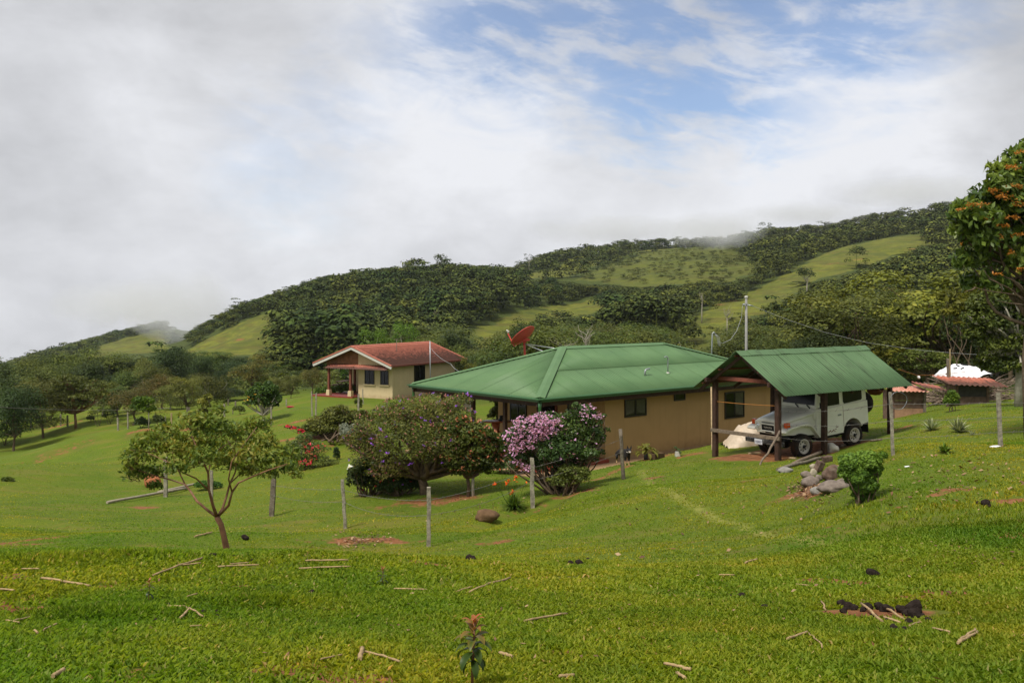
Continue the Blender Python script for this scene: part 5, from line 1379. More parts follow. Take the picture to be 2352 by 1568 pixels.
# ---------------------------------------------------------------- garden plants near the house
def px_lobes(root, items, Y, depth=.85, jy=.25, seed=0):
    """items: (u, v, ru, rv[, dY]) read off the photo at distance Y -> lobes relative to root"""
    r = np.random.default_rng(seed); out = []
    for it in items:
        u, v, ru, rv = it[:4]; dY = it[4] if len(it) > 4 else r.uniform(-1, 1) * ru * Y / F * jy
        c = P(u, v, Y + dY) - Vector(root.location); out.append((tuple(c), (ru * Y / F, ru * Y / F * depth, rv * Y / F)))
    return out
def flowers(name, lobes, n, size, mat, parent, seed, up=.3, top=None, petals=4, shell=1.0, zmin=-.8):
    """small cupped flowers of a few petals on the outside of the lobes"""
    r = np.random.default_rng(seed); Vs = []; T = []
    C, _, _ = leaf_cloud(lobes, n, .01, .5, seed, shell=shell, zmin=zmin)
    c = C.reshape(-1, 4, 3).mean(1)
    if top is not None: c = c[top(c)]
    n = len(c)
    for k in range(petals):
        a = 2 * math.pi * k / petals + r.uniform(0, 6.28, n); s = size * r.uniform(.7, 1.2, n)
        d = np.stack([np.cos(a), np.sin(a) * .9, r.normal(size=n) * .5 + .15], 1); e = np.stack([-np.sin(a), np.cos(a), r.normal(size=n) * .4], 1)
        d *= s[:, None]; e *= s[:, None] * .42
        Vs.append(np.stack([c, c + d * .5 + e, c + d, c + d * .5 - e], 1))
    V = np.stack(Vs, 1).reshape(-1, 3); t = np.repeat(np.clip(.5 + .25 * r.normal(size=len(V) // 4), 0, 1), 4)
    o = link(name, np_mesh(name, V, np.arange(len(V)).reshape(-1, 4), 4, False, {'tint': t}), mat, parent); kid(o); return o
def bush(name, label, cat, u, vb, lobes, n, leaf, mat, Y=None, bark=BARK, stems=5, r0=.03, seed=0, aspect=.5, hang=0.0, up=.35, spread=.12, group=None, fork=None, foliage='foliage', branch='stem', jit=.7, depth=.85):
    g = hit(u, vb) if Y is None else Vector(((u - CU) / F * Y, Y, gz1((u - CU) / F * Y, Y))); Y = g.y
    root = empty(name, tuple(g), 0, label, cat, group); random.seed(seed + 5)
    L = px_lobes(root, lobes, Y, seed=seed, depth=depth); rr = np.random.default_rng(seed + 70); L0 = list(L)
    if n > 2000:
        for c, q in L0:
            for _ in range(3):
                d = rr.normal(size=3); d[2] = abs(d[2]) * .8 - .15; d /= np.linalg.norm(d); k = rr.uniform(.85, 1.25); L.append((tuple(np.array(c) + d * np.array(q) * k), tuple(np.array(q) * rr.uniform(.22, .42))))
    m = MB()
    if fork:
        f = P(fork[0], fork[1], Y) - g
        m.tube([(0, 0, -.2), f * .5 + Vector((.03, 0, 0)), f], [r0 * 1.15, r0, r0 * .9], 9); st = f
    for i, (c, q) in enumerate(L):
        if fork: limb(m, st, Vector(c), r0 * .55, r0 * .12, .03, .10, 6)
        else:
            a = random.uniform(0, 6.28); b = Vector((math.cos(a) * spread, math.sin(a) * spread, -.15)); limb(m, b, Vector(c), r0, r0 * .25, 0, .08, 6)
        for _ in range(3):
            e = Vector(c) + Vector((random.uniform(-1, 1) * q[0], random.uniform(-1, 1) * q[1], random.uniform(-.6, .9) * q[2])) * .85
            limb(m, Vector(c) * .75 + (st * .25 if fork else Vector((0, 0, 0))), e, r0 * .22, r0 * .06, 0, .12, 4)
    m.build(branch, bark, root, fix=False)
    crown_obj(foliage, leaf_cloud(L, n, leaf, aspect, seed, up=up, hang=hang, jit=jit), mat, root)
    return root, L

# the small fruit tree standing on the slope in front
g = hit(519, 1266, 9.5); TY = 15.0
def guava():
    Y = TY; gx = (519 - CU) / F * Y; g = Vector((gx, Y, gz1(gx, Y)))
    root = empty('young_fruit_tree', tuple(g), 0, 'small spreading fruit tree with smooth reddish forked stems on the near slope', 'tree')
    A = lambda u, v, d=0: P(u, v, Y + d) - g
    m = MB(); random.seed(4)
    fk = A(498, 1186)
    m.tube([Vector((0, 0, -.3)), A(521, 1262), A(514, 1230), A(508, 1205), fk], [.062, .052, .044, .042, .045], 10)
    stems = [
        [(498,1186,0),(478,1172,.1),(452,1150,.25),(438,1128,.3),(425,1112,.35),(395,1102,.4),(350,1090,.3),(318,1080,.1)],
        [(498,1186,0),(489,1160,-.1),(480,1125,-.15),(478,1085,-.2),(462,1050,-.3),(440,1000,-.25)],
        [(480,1125,-.15),(450,1098,-.3),(420,1085,-.5),(385,1060,-.6),(340,1040,-.55)],
        [(498,1190,0),(512,1165,.15),(520,1140,.2),(528,1110,.25),(540,1085,.3),(545,1050,.4),(520,1005,.4)],
        [(504,1182,0),(525,1160,-.2),(533,1130,-.25),(548,1108,-.3),(585,1092,-.4),(615,1080,-.5),(660,1065,-.4)],
        [(533,1130,-.25),(525,1100,-.4),(532,1060,-.5),(560,1020,-.4),(590,980,-.2)],
        [(478,1085,-.2),(490,1040,0),(520,1020,.1),(545,1012,.1)],
        [(425,1112,.35),(400,1060,.5),(390,1010,.4)], [(528,1110,.25),(560,1080,.5),(610,1050,.6),(640,1030,.4)],
    ]
    r0 = [.024, .028, .014, .024, .023, .014, .011, .012, .012]
    for s, rr in zip(stems, r0):
        pts = [A(a, b, c * 1.4) for a, b, c in s]; k = len(pts)
        m.tube(pts, [rr * (1 - .7 * i / (k - 1)) for i in range(k)], 8, jit=.06)
    L = px_lobes(root, [(318,1050,34,24,.2),(345,1020,34,22,-.5),(310,1090,26,20,.3),(350,1085,22,16,.6),(385,995,34,20,.3),(395,1040,30,22,-.5),(440,970,34,20,-.3),(435,1015,34,22,.5),(470,1050,32,20,-.6),
                        (490,985,38,26,-.2),(480,1020,30,20,.7),(520,1060,34,24,.3),(545,1000,38,26,.5),(565,1045,34,24,-.5),(590,980,30,20,.0),(600,1020,34,24,.6),(625,1060,34,22,-.4),(655,1045,28,20,.4),(665,1075,26,14,-.3),
                        (500,945,16,14,.0),(610,1085,26,14,.3),(440,1060,30,18,.6),(575,1080,24,14,.6),(355,1115,14,12,.3),(680,1090,14,10,.2),(470,990,26,18,.9),(405,1075,24,14,-.8),(540,1035,30,20,.95),(300,1070,14,10,.1)], Y, seed=2, depth=.9)
    for c, q in L:
        c = Vector(c)
        for _ in range(5):
            e = c + Vector((random.uniform(-1, 1) * q[0], random.uniform(-1, 1) * q[1], random.uniform(-.8, .9) * q[2]))
            limb(m, c - Vector((random.uniform(-.1, .1), 0, q[2] * .8)), e, .006, .002, 0, .1, 4)
    m.build('trunk', BARK_RED, root, fix=False)
    L = [(c, (q[0] * 1.3, q[1] * 1.2, q[2] * 1.35)) for c, q in L]
    crown_obj('crown', leaf_cloud(L, 9500, .086, .36, 7, up=.25, shell=.25, hang=.25, jit=.9, tshift=lambda p: np.clip((p[:, 2] - 1.1) * .16, -.15, .2)), F_GUAVA, root)
guava()

F_BALL = leafmat('clipped_shrub_leaves', [(.040, .085, .010), (.085, .155, .016), (.170, .260, .030)])
def garden():
    r1, L1 = bush('flowering_bush', 'huge round bush covered with small purple flowers, in front of the porch', 'bush', 975, 1134,
        [(880,990,80,52),(930,950,72,40),(990,945,70,42),(1045,970,56,42),(1080,1005,42,40),(860,1045,56,50),(935,1020,80,60,-1.0),(1010,1030,72,50,-.8),(1070,1050,44,36),(900,1080,50,36),(1030,1075,40,24),(830,1010,34,36),(960,1070,50,24,.6),(1105,990,20,20)],
        26000, .095, F_PURP, fork=(968, 1098), r0=.14, stems=1, seed=11, aspect=.32, hang=.2)
    Y = r1.location.y
    flowers('blossoms', L1, 150, .062, PT_PURPLE, r1, 5, petals=5, shell=1.02)
    flowers('rose_seed_heads', L1, 900, .045, PT_ROSE, r1, 6, petals=3, shell=1.0, zmin=-.3)
    r2, L2 = bush('dark_bush', 'dark green bush with a few white and red flowers, left under the purple flowered bush', 'bush', 845, 1138,
        [(838,1080,38,34),(870,1105,44,26),(820,1100,26,26),(855,1060,30,28),(895,1118,30,16)], 7000, .10, F_DARK, seed=12)
    flowers('red_flowers', L2, 16, .06, PT_RED, r2, 7, petals=5)
    flowers('white_flower', [(tuple(P(803.5, 1072, r2.location.y - .4) - r2.location), (.05, .05, .03))], 3, .09, PT_WHITE, r2, 8, petals=5)
    r3, L3 = bush('dark_bush', 'low dark bush with scattered red flowers beside the trunk of the purple flowered bush', 'bush', 925, 1136, [(915,1108,38,20),(950,1112,26,16),(900,1090,26,16),(890,1122,20,10)], 4200, .09, F_DARK, seed=13)
    flowers('red_flowers', L3, 18, .06, PT_RED, r3, 9, petals=5)
    r4, L4 = bush('coral_tipped_bush', 'bush on two pale trunks with coral coloured new leaves, between purple and pink bushes', 'bush', 1075, 1140,
        [(1050,1010,42,36),(1090,1000,40,34),(1125,1025,38,34),(1045,1055,34,28),(1095,1050,44,30),(1135,1060,26,24),(1065,1080,30,18),(1110,1080,24,16)], 11000, .105, F_MID, bark=BARK, fork=(1074, 1098), r0=.055, seed=14, hang=.25)
    flowers('coral_new_leaves', L4, 330, .075, PT_CORAL, r4, 10, petals=3, shell=1.0, zmin=-.1)
    m = MB(); m.tube([(.16, 0, -.2), (.14, -.02, .3), (.16, 0, .75)], [.05, .045, .04], 8); m.build('stem', BARK_PALE, r4)
    r5, L5 = bush('pink_bougainvillea', 'dark leaved shrub with masses of pink bracts in front of the porch corner', 'bush', 1290, 1128,
        [(1215,985,44,24),(1180,1005,30,22),(1260,975,44,30),(1300,985,48,36),(1335,1010,44,34),(1250,1015,52,34),(1195,1035,34,24),(1290,1035,56,34,-.5),(1345,950,26,22),(1362,965,24,20),(1360,1000,32,30),(1340,1045,36,26),(1215,1060,36,18),(1260,1065,40,18),(1310,1075,34,18),(1375,1010,16,16),(1180,1055,20,14)],
        21000, .075, F_BOUG, seed=15, r0=.035, spread=.3, aspect=.6)
    Y5 = r5.location.y; zz = lambda v: CH - (v - HV) / F * Y5 - r5.location.z; xx = lambda u: (u - CU) / F * Y5 - r5.location.x
    LP = px_lobes(r5, [(1215,975,40,22),(1245,968,34,20),(1180,1000,26,20),(1268,978,30,20),(1350,936,17,9),(1340,955,16,12),(1372,958,15,12),(1225,1000,42,20),(1200,1018,40,16),(1175,1040,20,12),(1250,1000,36,22),(1188,1062,16,10),(1210,1075,20,12),(1195,1030,30,14)], Y5 - .55, seed=3)
    flowers('pink_bracts', LP, 760, .052, PT_PINK, r5, 11, petals=3, shell=.45, top=lambda c: (c[:, 0] < xx(1400)))
    flowers('blossoms', L5, 200, .055, PT_PINK, r5, 12, petals=3, shell=1.0)
    bush('scrubby_bush', 'thin brownish scrubby bush at the foot of the pink bougainvillea', 'bush', 1302, 1136, [(1290,1105,30,18),(1325,1100,30,18),(1305,1080,24,16),(1340,1085,18,14)], 2600, .07, F_OLIVE, seed=16, bark=BARK)
    r6, L6 = bush('small_rose_bush', 'low bush with orange-red flowers left of the pink bougainvillea', 'bush', 1168, 1088, [(1165,1072,30,13),(1195,1066,26,13),(1140,1068,16,12)], 3800, .07, F_BOUG, seed=17, r0=.015)
    flowers('orange_red_flowers', L6, 34, .065, PT_ORANGE, r6, 13, petals=5)
    # left part of the garden
    r7, L7 = bush('red_bougainvillea', 'straggling bush with crimson flowers behind the young fruit tree', 'bush', 700, 1078, [(700,1040,32,26),(725,1030,26,18),(685,1060,26,20),(735,1055,20,16),(670,1030,18,18),(700,1010,18,18)], 4200, .08, F_BOUG, seed=18, r0=.018)
    LR7 = px_lobes(r7, [(718,1024,24,6),(735,1024,12,6),(712,1045,14,16),(700,1062,18,8),(668,1036,6,4),(720,1055,8,10)], r7.location.y - .4); flowers('blossoms', LR7, 60, .065, PT_RED, r7, 14, petals=4, shell=.5)
    r8, L8 = bush('arching_flower_branch', 'arching branch with crimson flowers hanging left of the low dark shrub trees', 'bush', 716, 1010, [(702,985,12,12),(715,995,14,12),(690,990,8,8),(675,982,14,4),(662,980,10,3)], 1300, .09, F_BOUG, seed=19, r0=.014)
    LR8 = px_lobes(r8, [(662,980,7,4),(675,984,9,4),(690,990,8,5)], r8.location.y - .3); flowers('blossoms', LR8, 40, .085, PT_RED, r8, 15, petals=4, shell=.4)
    bush('low_shrub_tree', 'wide low dark green shrub tree on many short stems above the garden bank', 'shrub', 775, 1002, [(740,975,40,22),(775,955,40,22),(800,962,34,22),(765,980,40,18),(720,985,26,16),(825,962,24,18),(790,982,30,14),(845,965,14,14)], 9000, .13, F_OLIVE, seed=20, r0=.05, spread=.9)
    bush('silver_leaved_shrub', 'small grey-leaved shrub touching the left edge of the purple flowered bush', 'shrub', 805, 1024, [(800,990,20,14),(818,985,18,14),(790,980,12,8)], 1500, .10, leafmat('silver_leaves', [(.08, .10, .07), (.20, .23, .17), (.36, .38, .30)]), seed=21, r0=.02)
    bush('dark_small_shrub', 'small dark round shrub at the left edge of the purple flowered bush', 'shrub', 808, 1030, [(808,1018,14,12),(820,1010,10,10)], 1400, .08, F_DARK, seed=22, r0=.015)
    bush('small_conifer', 'tiny dark cone shaped conifer on the garden lawn', 'shrub', 773, 1056, [(773,1048,9,8),(773,1040,8,8),(772,1032,6,7)], 1500, .07, F_DARK, seed=23, r0=.015, aspect=.25)
    bush('low_green_shrub', 'low rounded green shrub on the lawn right of the log', 'shrub', 478, 1124, [(472,1112,26,9),(495,1114,16,8)], 1800, .08, F_SHRUB, seed=24, r0=.012)
    bush('ground_creeper', 'low creeping plants along the garden edge below the crimson flowers', 'plant', 735, 1070, [(735,1062,30,6),(760,1060,20,5),(705,1072,20,5)], 1200, .07, F_OLIVE, seed=25, r0=.008)
    # hedge ball by the stones
    bush('clipped_shrub', 'dense light green clipped shrub shaped like a goblet beside the stone pile', 'shrub', 1982, 1152, [(1955,1062,26,22),(1990,1058,32,24),(2003,1080,20,22),(1945,1085,20,22),(1975,1090,36,28),(1985,1115,30,24),(1985,1138,20,16)], 24000, .055, F_BALL, seed=26, r0=.018, spread=.1, aspect=.6, depth=.95)
    bush('sapling_shrub', 'small yellow-green leafy sapling between the two wooden pens', 'shrub', 2186, 945, [(2186,912,16,13),(2178,922,12,10),(2194,925,11,10),(2186,902,9,8)], 1500, .11, F_BRIGHT, seed=27, r0=.02)
    bush('weedy_shrub', 'leafy weed clump at the foot of the tree on the right edge', 'shrub', 2330, 912, [(2320,893,26,10),(2345,888,18,10),(2300,898,14,7)], 1600, .10, F_MID, seed=28, r0=.012)
    # paddock shrubs
    for (u, vb, lob, mat, seed, lb) in (
        (471, 978, [(478,912,11,8),(466,922,12,9),(474,932,11,8),(464,945,13,8),(480,958,15,9),(473,968,12,8)], F_YELLOW, 30, 'tall narrow lumpy yellow-green bush in the paddock'),
        (341, 984, [(322,925,20,14),(340,920,16,12),(310,935,12,9),(330,940,18,10),(350,938,9,9),(318,918,14,9)], F_BRIGHT, 31, 'bright green round crown growing out of a whitish stump in the paddock'),
        (325, 982, [(322,968,14,12),(335,972,10,8)], F_DARK, 32, 'dark little shrub at the foot of the whitish stump'),
        (12, 1022, [(12,975,24,14),(30,985,18,14),(0,990,20,14),(40,1000,10,10),(18,1000,22,10)], F_OLIVE, 33, 'thin bare-stemmed small tree at the left edge of the lawn'),
        (228, 978, [(225,946,20,9),(240,942,16,8),(212,950,12,7)], F_MID, 34, 'small coffee tree with flat leaves, left one in the paddock row'),
        (251, 974, [(250,948,14,9),(262,952,10,8),(243,955,9,7)], F_DARK, 35, 'small dark coffee tree, second of the paddock row'),
        (210, 968, [(208,960,9,6)], F_MID, 36, 'tiny leafy sapling at the left of the coffee trees'),
        (368, 984, [(365,962,12,9),(374,970,8,6),(358,958,7,6)], F_MID, 37, 'light green sapling right of the whitish stump'),
        (550, 952, [(548,938,13,7),(556,942,8,5)], F_OLIVE, 38, 'small low shrub left of the round fruit tree'),
        (424, 965, [(418,958,9,5),(440,958,9,5)], F_OLIVE, 39, 'sparse low shrub by the pair of thin posts'),
        (19, 1104, [(15,1100,10,4),(24,1102,8,3)], F_MID, 40, 'little dark weed on the left lawn hollow'),
        (823, 944, [(823,922,9,8),(826,932,6,6)], F_MID, 41, 'young shrub by the corner of the red roofed house')):
        bush('small_shrub' if seed not in (33,) else 'thin_small_tree', lb, 'shrub' if seed != 33 else 'tree', u, vb, lob, 1500 if seed in (30, 31, 33) else 600, .17 if seed in (30, 31, 33) else .15, mat, seed=seed, r0=.035 if seed == 33 else .03, bark=BARK_PALE if seed == 31 else BARK, spread=.05, fork=(341, 945) if seed == 31 else None)
    # citrus
    rc, Lc = bush('round_fruit_tree', 'dense round dark green tree with yellow fruit on the lawn below the red roofed house', 'tree', 607, 970, [(590,905,22,20),(615,895,24,17),(630,915,16,18),(605,918,28,16),(580,922,16,12),(622,928,18,10)], 5200, .17, leafmat('citrus_leaves', [(.018, .045, .006), (.045, .095, .010), (.12, .20, .02)]), seed=45, bark=BARK_PALE, fork=(605, 955), r0=.10)
    flowers('yellow_fruit', Lc, 34, .11, PT_YFRUIT, rc, 20, petals=5, zmin=-.8, top=lambda c: c[:, 2] < 1.9)
    # wide feathery tree with a forked trunk
    bush('wide_feathery_tree', 'wide flat feathery tree with a reddish forked trunk in the left paddock', 'tree', 174, 984, [(120,895,40,14),(160,875,44,14),(205,885,38,14),(110,915,34,13),(150,905,40,13),(200,910,36,12),(95,925,18,12),(235,905,18,10),(170,925,40,10),(130,932,24,9)], 9000, .22, F_OLIVE, seed=46, bark=BARK_RED, fork=(172, 950), r0=.12)
    # hedge by the porch of the red house
    gh = hit(745, 912); root = empty('clipped_hedge', tuple(gh), 0, 'clipped box hedge along the porch of the red roofed house', 'hedge')
    Lh = px_lobes(root, [(732,900,10,10),(745,898,12,11),(760,897,12,11),(775,895,12,11),(790,893,12,11),(805,891,12,11)], gh.y + 3, depth=.9); crown_obj('leaves', leaf_cloud(Lh, 4200, .13, .6, 47), F_BRIGHT, root)
garden()

# strap-leaved plants
def rosette(name, label, cat, u, vb, rad_px, n, mat, seed, Y=None, w=.045, curl=.5, hrat=1.0, group=None):
    g = hit(u, vb); Y = g.y; Rm = rad_px / F * Y; r = np.random.default_rng(seed)
    root = empty(name, tuple(g), 0, label, cat, group); V = []; T = []; Fc = []
    for i in range(n):
        a = r.uniform(0, 6.28); el = r.uniform(.15, 1.45); L = Rm * r.uniform(.75, 1.1); k = 6; side = np.array([-math.sin(a), math.cos(a), 0]); tt = np.clip(.5 + .25 * r.normal(), 0, 1)
        p = np.array([math.cos(a) * .02, math.sin(a) * .02, .02]); e = el; b = len(V)
        for j in range(k + 1):
            ww = w * (1 - (j / k) ** 2.0) * (.6 + .4 * min(1, j / 1.5)); V += [p - side * ww * .5, p + side * ww * .5]; T += [tt * .6, tt + .3]
            p = p + np.array([math.cos(a) * math.cos(e), math.sin(a) * math.cos(e), math.sin(e) * hrat]) * L / k; e -= curl * (1.2 - el * .5) / k * (j * .5 + .3)
        Fc += [(b + 2 * j, b + 2 * j + 1, b + 2 * j + 3, b + 2 * j + 2) for j in range(k)]
    o = link('leaves', np_mesh('leaves', V, Fc, 4, True, {'tint': T}), mat, root); kid(o); return root
AG = leafmat('striped_agave_leaves', [(.045, .075, .030), (.20, .23, .10), (.46, .47, .26)], trans=.1)
rosette('variegated_agave', 'pale striped spiky agave on the grass, left one of two', 'plant', 2139, 988, 30, 60, AG, 1, w=.055, curl=.25)
rosette('variegated_agave', 'larger pale striped spiky agave on the grass, right one of two', 'plant', 2202, 992, 36, 80, AG, 2, w=.06, curl=.25)
rosette('small_agave', 'tiny agave offshoot right of the larger striped agave', 'plant', 2232, 1000, 11, 18, AG, 3, w=.04, curl=.2)
rosette('green_lily_plant', 'plain dark green strap leaved plant below the two striped agaves', 'plant', 2170, 1040, 24, 34, F_SHRUB, 4, w=.07, curl=.9)
lp = rosette('daylily_clump', 'clump of green strap leaves with orange lily flowers by a fence post', 'plant', 1180, 1168, 40, 190, F_SHRUB, 5, w=.035, curl=1.1)
def lily_flowers():
    m = MB(); Y = lp.location.y; L = []
    for u, v in ((1164,1110),(1168,1105),(1182,1103),(1186,1096),(1175,1133),(1178,1128),(1163,1112),(1208,1107),(1136,1112),(1140,1113),(1188,1108)):
        c = P(u, v, Y + random.uniform(-.2, .2)) - lp.location; L.append((tuple(c), (.03, .03, .03))); limb(m, (random.uniform(-.1, .1), random.uniform(-.1, .1), 0), c, .006, .004, 0, .05, 5)
    m.build('flower_stalk', F_SHRUB, lp, fix=False); flowers('orange_flowers', L, 30, .045, PT_ORANGE, lp, 77, petals=6, shell=.6)
lily_flowers()

# right-hand tree with orange blossom
def big_right_tree():
    Y = 24.0; gx = (2372 - CU) / F * Y; g = Vector((gx, Y, gz1(gx, Y)))
    root = empty('orange_blossom_tree', tuple(g), 0, 'tall tree with large drooping leaves and orange blossom at the right edge of the photo', 'tree')
    up_ = [(2225,485,38,30,-.2),(2265,455,44,34,.3),(2310,430,44,34,-.3),(2350,400,44,36,.2),(2330,360,26,24,.5),(2255,505,46,36,-.5),(2300,490,50,40,.4),(2350,470,50,44,-.4),(2400,440,60,60,0),(2240,545,34,36,.2),(2285,550,44,42,-.4),(2335,540,50,44,.3),(2390,520,60,60,-.3),(2255,595,24,30,.1),(2300,600,36,34,.4),(2350,600,44,40,-.2),(2262,640,10,24,-.1),(2410,600,60,50,.4),(2370,350,40,36,0),(2420,380,60,60,.5),(2200,480,16,20,0),(2450,500,80,90,0),(2215,600,26,34,.2),(2230,650,24,26,.4),(2290,650,34,26,0),(2335,660,36,24,.3),(2205,530,24,28,.1),(2300,390,36,26,.2),(2195,500,16,22,.2)]
    L = px_lobes(root, up_, Y, seed=1, depth=1.0)
    m = MB(); random.seed(9); A = lambda u, v, d=0: P(u, v, Y + d) - g
    m.tube([Vector((0, 0, -.4)), A(2366, 900), A(2362, 820), A(2368, 740), A(2362, 660), A(2368, 580)], [.20, .17, .15, .13, .12, .09], 10, jit=.08)
    for c, q in L: limb(m, A(2366, random.uniform(600, 760)), Vector(c), .05, .012, .02, .12, 7)
    for a, b in (((2350,685),(2240,660)),((2240,660),(2215,672)),((2350,690),(2270,640)),((2300,672),(2262,622)),((2352,668),(2290,610)),((2350,700),(2290,690))): limb(m, A(*a, -.3), A(*b, -.5), .022, .006, 0, .1, 7)
    m.build('trunk', BARK, root, fix=False)
    crown_obj('crown', leaf_cloud(L, 12500, .21, .42, 31, up=.15, shell=.35, hang=1.1, jit=.9), F_BIG, root)
    L2 = px_lobes(root, [(2205,482,10,4),(2235,470,16,6),(2262,470,16,6),(2222,478,8,5),(2290,440,22,9),(2330,430,20,7),(2310,455,24,8),(2270,500,20,7),(2320,500,24,8),(2345,470,22,9),(2300,520,16,7),(2345,350,16,6),(2325,385,20,7),(2295,545,12,5),(2335,540,16,6),(2210,560,6,4),(2290,630,10,5),(2345,620,14,6),(2320,580,14,6)], Y - .75, seed=6)
    flowers('orange_blossom', L2, 430, .046, PT_AMBER, root, 21, petals=4, shell=.2)
big_right_tree()
def right_back_trees():
    for (nm, lb, u, Y, lob, n, leaf, mat, seed, bark, fork) in (
        ('shade_tree', 'dark leafed tree with pale spotted trunk standing behind the orange blossom tree', 2338, 35, [(2300,700,44,34),(2340,690,40,34),(2270,740,36,34),(2320,745,46,34),(2290,790,44,30),(2340,800,44,34),(2255,780,24,26),(2270,820,24,20),(2330,840,36,22),(2390,720,50,60),(2400,800,50,50),(2262,690,22,22),(2240,730,26,26),(2236,765,26,24),(2250,700,30,24),(2285,840,34,22)], 20000, .14, F_MID, 51, BARK_PALE, (2340, 800)),
        ('pale_leaved_tree', 'small tree with big pale yellow-green leaves left of the orange blossom tree', 2205, 52, [(2175,682,22,12),(2200,700,26,14),(2185,715,22,12),(2215,725,18,12),(2205,738,16,9),(2228,700,14,12)], 1300, .34, F_YELLOW, 52, BARK, None),
        ('yellow_green_tree', 'yellowish tree glowing behind the dark tree at the right edge', 2320, 62, [(2300,660,40,30),(2340,640,40,30),(2300,720,40,30),(2345,700,40,30),(2320,770,44,26),(2370,760,40,40)], 7000, .22, F_YELLOW, 53, BARK, (2320, 800)),
        ('small_olive_tree', 'low olive green tree behind the green carport roof and the clothes line', 2130, 66, [(2080,825,30,14),(2120,815,34,16),(2160,822,30,14),(2100,840,34,12),(2150,842,34,12),(2190,835,20,10)], 5200, .17, F_OLIVE, 54, BARK, (2128, 866)),
        ('dark_thicket_tree', 'dark thicket tree behind the white tarpaulin heap', 2240, 66, [(2230,790,50,36),(2290,800,50,36),(2200,760,40,40),(2260,740,50,40),(2250,840,60,24),(2330,850,40,20),(2190,850,30,14)], 7500, .24, F_DARK, 55, BARK, None)):
        x = (u - CU) / F * Y
        r, L = bush(nm, lb, 'tree', u, 0, lob, n, leaf, mat, Y=Y, seed=seed, bark=bark, fork=fork, r0=.04 if seed in (52, 55) else .13, foliage='crown', branch='trunk')
right_back_trees()

# lone trees on the far pastures and bare trees
def lone(name, label, u, vb, vt, w, crown, mat=F_DARK, bark=BARK_PALE, seed=1, y0=150, n=900):
    g = hit(u, vb, y0); Y = g.y; root = empty(name, tuple(g), 0, label, 'tree'); random.seed(seed)
    H = (vb - vt) / F * Y; m = MB(); cb = H * (1 - crown)
    m.tube([(0, 0, -1), (0, 0, cb * .5), (H * .01, 0, cb), (0, 0, H * .9)], [H * .022, H * .016, H * .012, H * .004], 6)
    L = px_lobes(root, [(u + random.uniform(-.5, .5) * w, vt + (vb - vt) * crown * random.uniform(.15, .8), w * .28, w * .22) for _ in range(8)], Y, seed=seed)
    for c, q in L: limb(m, (0, 0, cb), Vector(c), H * .008, H * .002, 0, .08, 4)
    m.build('trunk', bark, root, fix=False); crown_obj('crown', leaf_cloud(L, n, w * .085 / F * Y, .7, seed), mat, root)
lone('tall_lone_tree', 'tall lone tree with a long bare white trunk on the big sloping pasture', 1853, 708, 614, 36, .36, seed=1, y0=215)
lone('pale_dead_topped_tree', 'thin pale half-bare tree at the foot of the big sloping pasture', 1612, 742, 665, 22, .35, mat=F_OLIVE, seed=2, y0=200, n=240)
lone('crest_tree', 'dark mossy tree sticking up on the ridge above the upper pasture', 1757, 545, 510, 26, .75, seed=3, y0=560, n=500)
lone('crest_tree', 'tall round tree sticking up on the crest of the forested hill', 1006, 625, 584, 34, .7, seed=4, y0=380, n=600)
lone('crest_tree', 'round tree on the crest of the forested hill, left of the tallest one', 946, 628, 598, 28, .8, seed=5, y0=380, n=500)
lone('crest_tree', 'feathery tree in the dip of the ridge, right of the forested hill', 1215, 628, 580, 20, .5, seed=6, y0=420, n=300)
lone('crest_tree', 'dark slim tree in the dip of the ridge beside the feathery one', 1193, 630, 596, 18, .7, seed=7, y0=420, n=300)
lone('crest_tree', 'dark round tree standing alone at the left end of the far ridge', 120, 822, 801, 26, .8, seed=8, y0=500, n=400)
M_BARE = simple('grey_bare_bark', (.26, .235, .19), .9, .1, var=.3)
def bare_tree(label, u, vb, vt, Y, seed, spread=.35, group=None):
    x = (u - CU) / F * Y; random.seed(seed); base = P(u, vb, Y); g = Vector((x, Y, gz1(x, Y))); H = (vb - vt) / F * Y
    m = MB(); b0 = Vector((0, 0, 0)); top = P(u, vb, Y) - g
    m.tube([b0 - Vector((0, 0, .3)), b0.lerp(top, .5), top + Vector((0, 0, H * .25))], [H * .030, H * .026, H * .022], 7)
    for i in range(9):
        a = random.uniform(0, 6.28); s = top + Vector((0, 0, H * random.uniform(.0, .4))); e = top + Vector((math.cos(a) * H * spread * random.uniform(.5, 1.3), math.sin(a) * H * spread, H * random.uniform(.45, 1)))
        pts = limb(m, s, e, H * .014, H * .005, 0, .14, 6)
        for _ in range(3):
            q = random.choice(pts[2:]); limb(m, q, q + Vector((random.uniform(-1, 1), random.uniform(-.5, .5), random.uniform(-.2, 1))) * H * .22, H * .006, H * .002, 0, .15, 4)
    o = m.build('bare_tree', M_BARE, None, fix=False); o.location = g; tag(o, label, 'tree', group)
bare_tree('pale bare forked tree rising just behind the ridge of the green hip roof', 1345, 805, 738, 58, 3, .4)
bare_tree('spreading bare white branches behind the green hip roof, left of the forked bare tree', 1296, 805, 772, 60, 4, 1.0)
bare_tree('dead white tree in the forest above the left slope of the red roof', 809, 762, 722, 250, 5)
bare_tree('dead white tree in the forest above the right half of the red roof', 1000, 745, 708, 260, 6)
bare_tree('whitish bare tree left of the wood, near the pasture foot', 1670, 740, 700, 190, 7, .3)

